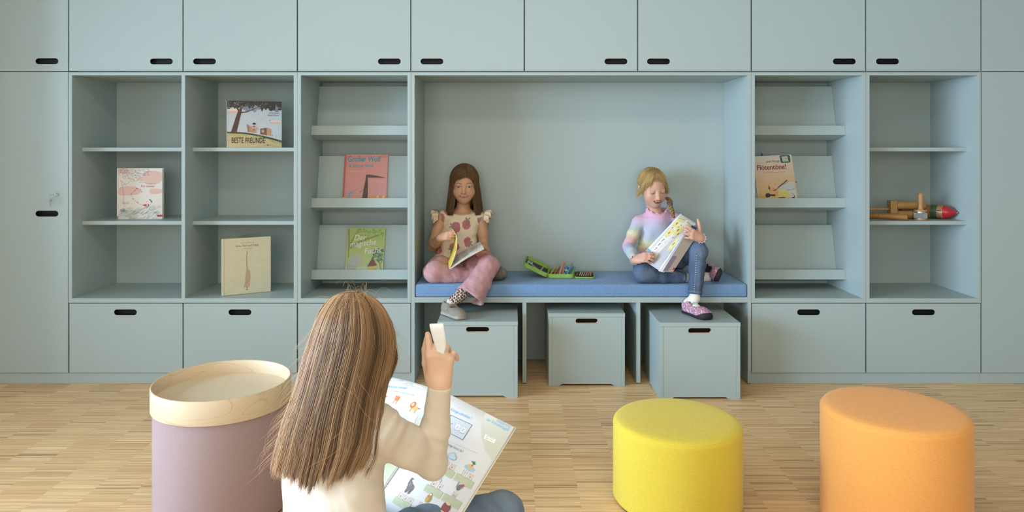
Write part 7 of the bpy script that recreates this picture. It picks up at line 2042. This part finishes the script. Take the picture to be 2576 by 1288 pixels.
# ================================================================== PENCIL CASE AND PENCILS
def pencil_case():
    gc = mat('lime_green_vinyl', lin((142, 180, 84)), 0.5, noise=(60, 0.10), bump=(200, 0.15)); dark = mat('dark_grey_lining', lin((66, 62, 62)), 0.9, noise=(150, 0.15))
    t = thing('pencil_case', 'lime green three-part pencil case lying open on the blue cushion', 'pencil case', (0.196, 0.172, CZ+0.0008))
    t.rotation_euler = (0, 0, math.radians(-3))
    def rr(x0, x1, y0, y1, r, n=5):
        pts = []
        for cx, cy, a0 in ((x1-r, y0+r, -90), (x1-r, y1-r, 0), (x0+r, y1-r, 90), (x0+r, y0+r, 180)):
            for i in range(n+1):
                a = math.radians(a0+90*i/n); pts.append((cx+r*math.cos(a), cy+r*math.sin(a)))
        return pts
    def tray(name, x0, x1, y0, y1, hgt, floor_h=0.004, wall=0.0045, r=0.018):
        root = None; o_, i_ = rr(x0, x1, y0, y1, r), rr(x0+wall, x1-wall, y0+wall, y1-wall, max(r-wall, 0.004))
        bm = nb(); n = len(o_)
        # outer skin with a rounded foot and a zip bead on top
        prof = [(o_, 0.004), (o_, hgt), (i_, hgt), (i_, floor_h)]
        rows = [[bm.verts.new((p[0]*0.98+0.01*(x0+x1), p[1], 0.0)) for p in i_]]+[[bm.verts.new((p[0], p[1], z)) for p in pts] for pts, z in prof]
        for a, b in zip(rows, rows[1:]):
            for i in range(n): bm.faces.new((a[i], a[(i+1) % n], b[(i+1) % n], b[i]))
        bm.faces.new(rows[0][::-1]); bm.faces.new(rows[-1])
        o = obj(name, bm, gc, t, smooth=False)
        bm = nb(); bm.faces.new([bm.verts.new((p[0], p[1], floor_h+0.0006)) for p in i_]); obj('lining', bm, dark, o)
        mid = [((a[0]+b[0])/2, (a[1]+b[1])/2, hgt) for a, b in zip(o_, i_)]
        bm = nb(); tube(bm, mid+[mid[0]], 0.0030, 6, False); obj('zip_edge', bm, gc, o, smooth=True)
        return o
    ml = tray('left_lid', -0.150, -0.003, 0.0, 0.176, 0.023)
    ml.rotation_euler = (math.radians(6), math.radians(25), 0)
    tray('middle_tray', 0.003, 0.146, 0.0, 0.176, 0.022); tray('right_flap', 0.150, 0.262, 0.0, 0.176, 0.0075)
    hinge = nb(); box(hinge, -0.004, 0.005, 0.012, 0.164, 0.0, 0.002); obj('hinge', hinge, gc, t); hinge = nb(); box(hinge, 0.145, 0.151, 0.012, 0.164, 0.001, 0.003); obj('hinge', hinge, gc, t)
    for yy in (0.05, 0.125): obj('elastic_loop', box(nb(), 0.158, 0.254, yy-0.004, yy+0.004, 0.0168, 0.0173), dark, t)
    zp = nb(); tube(zp, [(0.004, 0.170, 0.023), (0.0, 0.174, 0.030), (-0.003, 0.172, 0.037)], 0.0025, 6); obj('zip_pull', zp, M_STEEL, t, smooth=True)
    return t
PCASE = pencil_case()
MC = Matrix.Translation((0.196, 0.172, CZ+0.0008)) @ Matrix.Rotation(math.radians(-3), 4, 'Z')
def pencil(label, name, p0, p1, rgb, r=0.0042, wood_tip=True, cat='pencil', group='coloured pencils in the pencil case'):
    """p0 sharpened or capped end, p1 far end, in the case's own frame"""
    a = MC @ Vector(p0); b = MC @ Vector(p1); d = b-a; L_ = d.length
    t = thing(name, label, cat, tuple(a), 0, group)
    t.rotation_mode = 'QUATERNION'; t.rotation_quaternion = Vector((0, 0, 1)).rotation_difference(d.normalized())
    m = mat('lacquer_%d_%d_%d' % rgb, lin(rgb), 0.35, noise=(60, 0.04))
    tip = 0.012 if wood_tip else 0.0
    obj('barrel', lathe(nb(), [(0, tip), (r, tip), (r, L_-0.001), (r-0.0008, L_), (0, L_)], 8), m, t, smooth=False)
    if wood_tip:
        obj('sharpened_wood', lathe(nb(), [(0.0013, 0.004), (r*0.97, tip), (0, tip)], 8), mat('cedar', lin((206, 168, 128)), 0.7, noise=(100, 0.1)), t)
        obj('lead', lathe(nb(), [(0, 0), (0.0014, 0.0045), (0, 0.0045)], 8), m, t)
    return t
RB = 0.0042
# seven in the loops of the right flap, tips towards the room
for i, (c, nm) in enumerate((((58, 68, 92), 'dark blue'), ((196, 206, 92), 'yellow green'), ((112, 190, 104), 'bright green'), ((222, 112, 136), 'pink'), ((226, 130, 96), 'salmon orange'), ((190, 96, 92), 'brick red'), ((196, 132, 106), 'light brown'))):
    x = 0.172+0.0118*i+(-0.004 if i == 0 else 0)
    pencil('%s pencil in the row on the right flap of the green pencil case' % nm, 'coloured_pencil', (x-0.006, 0.028+0.002*(i % 2), 0.0126), (x+0.010, 0.160-0.004*(i % 3), 0.0126), c)
# loose ones in the middle tray leaning on its back rim
for i, (c, nm, x0, x1, z1, y0, rr_) in enumerate((((206, 166, 86), 'mustard yellow', 0.012, 0.046, 0.032, 0.03, 0.0044), ((186, 92, 88), 'dull red', 0.032, 0.072, 0.034, 0.03, 0.0044), ((196, 140, 168), 'mauve', 0.050, 0.078, 0.020, 0.05, 0.0038),
        ((206, 142, 104), 'thick tan', 0.064, 0.092, 0.060, 0.02, 0.0056), ((206, 116, 124), 'rose', 0.084, 0.100, 0.052, 0.02, 0.0042), ((176, 112, 150), 'plum', 0.076, 0.090, 0.018, 0.05, 0.0038), ((206, 214, 214), 'silver white', 0.098, 0.090, 0.022, 0.03, 0.0040))):
    pencil('%s pencil leaning in the middle tray of the green pencil case' % nm, 'coloured_pencil', (x0, y0, 0.010), (x1, 0.150, z1+0.006), c, rr_)
for c, nm, x0, x1, z1 in (((112, 144, 176), 'blue grey', 0.108, 0.140, 0.056), ((70, 124, 140), 'teal', 0.124, 0.146, 0.036), ((120, 168, 96), 'leaf green', 0.134, 0.158, 0.036)):
    pencil('%s pen at the right side of the middle tray in the pencil case' % nm, 'pen', (x0, 0.03, 0.012), (x1, 0.150, z1+0.004), c, 0.0052, False, 'pen', 'pens in the pencil case')
pencil('grey pen with a red end lying in the left lid of the pencil case', 'pen', (-0.036, 0.012, 0.040), (-0.022, 0.105, 0.046), (150, 152, 150), 0.0048, False, 'pen', 'pens in the pencil case')
# sharpener
ts = thing('pencil_sharpener', 'rounded bright blue sharpener among the pencils in the green case', 'sharpener', tuple(MC @ Vector((0.108, 0.085, 0.006))))
bl = mat('bright_blue_plastic', lin((20, 122, 182)), 0.3, noise=(30, 0.05))
bm = lathe(nb(), [(0, 0), (0.012, 0.001), (0.015, 0.008), (0.0145, 0.018), (0.0115, 0.0235), (0, 0.0235)], 20); obj('container', bm, bl, ts, smooth=True)
bm = lathe(nb(), [(0.0105, 0.0236), (0.012, 0.027), (0.0122, 0.031), (0, 0.031)], 20); tag(obj('band', bm, mat('yellow_plastic', lin((206, 206, 120)), 0.4, noise=(30, 0.05)), ts, smooth=True), 'pale yellow band')
bm = lathe(nb(), [(0, 0.0311), (0.0122, 0.0311), (0.011, 0.041), (0.006, 0.0465), (0, 0.047)], 20); obj('top', bm, bl, ts, smooth=True)
# set square in the lid
LM = MC @ Matrix.Rotation(math.radians(25), 4, 'Y') @ Matrix.Rotation(math.radians(6), 4, 'X')
tq = thing('set_square', 'small clear grey set square lying in the left lid of the pencil case', 'ruler'); tq.matrix_world = LM @ Matrix.Translation((-0.078, 0.085, 0.0058))
bm = nb(); o3 = [(-0.058, 0.062), (0.048, -0.06), (0.048, -0.04), (-0.05, -0.062)]
out = [(-0.058, 0.06), (0.052, -0.05), (-0.058, -0.05)]; inn = [(-0.045, 0.028), (0.018, -0.036), (-0.045, -0.036)]
tr = tessellate_polygon([[Vector((x, y, 0)) for x, y in out], [Vector((x, y, 0)) for x, y in inn]]); fl = out+inn
A_ = [bm.verts.new((x, y, 0)) for x, y in fl]; B_ = [bm.verts.new((x, y, 0.0016)) for x, y in fl]
for q in tr: bm.faces.new([B_[i] for i in q]); bm.faces.new([A_[i] for i in q[::-1]])
for lo_, n_ in ((0, 3), (3, 3)):
    for i in range(n_): bm.faces.new((A_[lo_+i], A_[lo_+(i+1) % n_], B_[lo_+(i+1) % n_], B_[lo_+i]))
obj('plate', bm, mat('grey_plastic', lin((150, 154, 152)), 0.25, noise=(30, 0.05)), tq)
tl_ = thing('name_tag', 'pale blue paper tag in the left lid of the pencil case', 'tag'); tl_.matrix_world = LM @ Matrix.Translation((-0.116, 0.125, 0.0078))
boxo('paper', -0.014, 0.014, -0.022, 0.022, 0.0, 0.0006, mat('tag_paper', lin((186, 216, 218)), 0.7, noise=(40, 0.03)), tl_, 0)
bm = nb()
for yy in (-0.012, 0.0, 0.012): box(bm, -0.009, 0.009, yy-0.003, yy+0.003, 0.0007, 0.0009)
o = obj('printed_bars', bm, mat('tag_ink', lin((84, 110, 112)), 0.7, noise=(40, 0.03)), tl_); o['kind'] = 'stuff'

# ================================================================== WOODEN INSTRUMENTS, right shelf
SZ = 0.8484
BAM = wood('bamboo', lin((176, 128, 66)), lin((150, 104, 52)), scale=(4, 40, 40), dist=0.4, rough=0.4, wscale=1.0)
WDL = wood('turned_beech', lin((190, 146, 92)), lin((168, 122, 70)), scale=(14, 14, 5), dist=0.6, rough=0.4, wscale=1.2)
def aligned(name, label, cat, a, b):
    a, b = Vector(a), Vector(b); t = thing(name, label, cat, tuple(a)); t.rotation_mode = 'QUATERNION'
    t.rotation_quaternion = Vector((0, 0, 1)).rotation_difference((b-a).normalized()); return t, (b-a).length
# hollow bamboo tube at the front edge
t, L_ = aligned('bamboo_tube', 'plain hollow bamboo tube at the front of the instrument shelf', 'instrument', (2.146, 0.114, SZ+0.0172), (1.912, 0.292, SZ+0.0172))
R_ = 0.0168
obj('tube', lathe(nb(), [(R_-0.0045, 0.03), (R_-0.0045, 0.0), (R_-0.001, 0.0), (R_, 0.001), (R_, 0.136), (R_+0.0006, 0.138), (R_-0.0006, 0.140), (R_, 0.143), (R_, L_-0.001), (R_-0.001, L_), (R_-0.0045, L_), (R_-0.0045, L_-0.03)], 28), BAM, t, smooth=True)
obj('inner_node', lathe(nb(), [(0, 0.028), (R_-0.0044, 0.028), (R_-0.0044, 0.031), (0, 0.031)], 24), mat('bamboo_inside', lin((96, 66, 36)), 0.8, noise=(60, 0.1)), t)
# double guiro with handle
t = thing('guiro', 'double wooden guiro with two ridged tubes, block and stick handle on the shelf', 'instrument', (2.114, 0.212, SZ))
def ridged(name, x0, x1, z, r, plain):
    pr = [(0, 0), (r*0.55, 0.0008), (r*0.86, 0.004), (r*0.98, 0.010), (r, 0.016), (r, plain)]
    s_ = plain
    while s_ < x1-x0-0.006:
        pr += [(r, s_+0.0030), (r-0.0022, s_+0.0040), (r, s_+0.0050)]; s_ += 0.0056
    pr += [(r, x1-x0-0.001), (r-0.001, x1-x0), (r-0.005, x1-x0), (r-0.005, x1-x0-0.02), (0, x1-x0-0.02)]
    o = obj(name, lathe(nb(), pr, 36), WDL, t, smooth=False); o.rotation_euler = (0, math.radians(90), 0); o.location = (x0, 0, z); return o
ridged('upper_tube', 0.0182, 0.176, 0.0755, 0.0215, 0.035); ridged('lower_tube', 0.0182, 0.140, 0.0232, 0.0212, 0.032)
boxo('block', -0.018, 0.018, -0.021, 0.021, 0.0005, 0.101, WDL, t, 0.002)
o = obj('handle', lathe(nb(), [(0, 0), (0.0072, 0), (0.0075, 0.01), (0.006, 0.03), (0.0078, 0.08), (0.009, 0.15), (0.0085, 0.162), (0, 0.164)], 20), WDL, t, smooth=True); o.rotation_euler = (0, math.radians(-90), 0); o.location = (-0.0182, 0, 0.0535)
# painted fish guiro
p_tip, p_end = Vector((2.437, 0.148, SZ+0.0385)), Vector((2.222, 0.350, SZ+0.0385))
t, L_ = aligned('fish_guiro', 'large ridged gourd guiro painted with a red nose and green band', 'instrument', tuple(p_tip), tuple(p_end))
r_ = 0.0378
red = mat('red_lacquer', lin((176, 36, 44)), 0.2, noise=(40, 0.12)); grn = mat('green_paint', lin((62, 88, 56)), 0.4, noise=(30, 0.35)); nat = wood('gourd_wood', lin((176, 126, 82)), lin((146, 98, 60)), scale=(10, 10, 3), dist=0.5, rough=0.3, wscale=1.2)
obj('nose_tip', lathe(nb(), [(0, -0.002), (0.004, -0.001), (0.0045, 0.004), (0, 0.005)], 16), M_STEEL, t, smooth=True)
obj('nose', lathe(nb(), [(0.0046, 0.002), (0.007, 0.007), (0.014, 0.016), (0.024, 0.028), (0.032, 0.042), (0.0365, 0.056), (r_, 0.066)], 48), red, t, smooth=True)
obj('cheek_band', lathe(nb(), [(r_, 0.0661), (r_, 0.094)], 48), nat, t, smooth=True); obj('green_band', lathe(nb(), [(r_, 0.0941), (r_, 0.125)], 48), grn, t, smooth=True)
pr = [(r_, 0.1251)]; s_ = 0.127
while s_ < L_-0.03: pr += [(r_-0.0004, s_), (r_-0.003, s_+0.0022), (r_-0.0004, s_+0.0044)]; s_ += 0.0062
obj('ridged_body', lathe(nb(), pr+[(r_-0.001, L_-0.028)], 48), nat, t, smooth=False); obj('tail', lathe(nb(), [(r_-0.001, L_-0.0279), (r_-0.008, L_-0.01), (0, L_)], 40), red, t, smooth=True)
sl = nb(); box(sl, -0.0018, 0.0018, r_-0.002, r_+0.0004, 0.070, 0.092)
bmesh.ops.transform(sl, matrix=Matrix.Rotation(math.radians(150), 4, 'Z'), verts=sl.verts[:]); obj('mouth_slit', sl, M_BLACK, t)
sc_ = nb()
for k in range(5): tube(sc_, [((r_+0.0003)*math.cos(a), (r_+0.0003)*math.sin(a), 0.072+0.0045*k+0.0015*math.sin(a*30)) for a in [math.radians(150+60*i/12+15*(k % 2)) for i in range(8)]], 0.0007, 5)
obj('painted_marks', sc_, M_BLACK, t)['kind'] = 'stuff'
# cabasa
t = thing('cabasa', 'small cabasa with bead chains and turned wooden handle, standing upright on the shelf', 'instrument', (2.2365, 0.150, SZ))
obj('base_disc', lathe(nb(), [(0, 0), (0.031, 0), (0.0325, 0.0015), (0.0325, 0.006), (0.031, 0.0072), (0, 0.0072)], 40), WDL, t, smooth=False)
obj('metal_drum', lathe(nb(), [(0, 0.0073), (0.0285, 0.0073), (0.0285, 0.0465), (0, 0.0465)], 40), mat('ribbed_steel', (0.42, 0.41, 0.40), 0.35, metal=0.8, noise=(200, 0.1)), t, smooth=False)
obj('top_disc', lathe(nb(), [(0, 0.0466), (0.031, 0.0466), (0.0328, 0.048), (0.0328, 0.054), (0.031, 0.0555), (0, 0.0555)], 40), WDL, t, smooth=False)
obj('handle', lathe(nb(), [(0.016, 0.0556), (0.0135, 0.061), (0.0115, 0.072), (0.0112, 0.085), (0.0130, 0.104), (0.0142, 0.122), (0.0138, 0.136), (0.011, 0.1455), (0.005, 0.1495), (0, 0.150)], 32), WDL, t, smooth=True)
white_b, black_b = mat('steel_bead', lin((206, 206, 200)), 0.3, noise=(40, 0.05)), mat('dark_gap', lin((40, 38, 36)), 0.6, noise=(40, 0.1))
obj('bead_ground', lathe(nb(), [(0.0287, 0.009), (0.0302, 0.0095), (0.0302, 0.0385), (0.0287, 0.039)], 40), black_b, t)
bm = nb()
for row in range(8):
    for k in range(30):
        a = 2*math.pi*(k+0.5*(row % 2))/30; bmesh.ops.create_icosphere(bm, subdivisions=1, radius=0.0022, matrix=Matrix.Translation((0.0312*math.cos(a), 0.0312*math.sin(a), 0.0112+row*0.0037)))
o = obj('bead_chains', bm, white_b, t, smooth=True); o['kind'] = 'stuff'
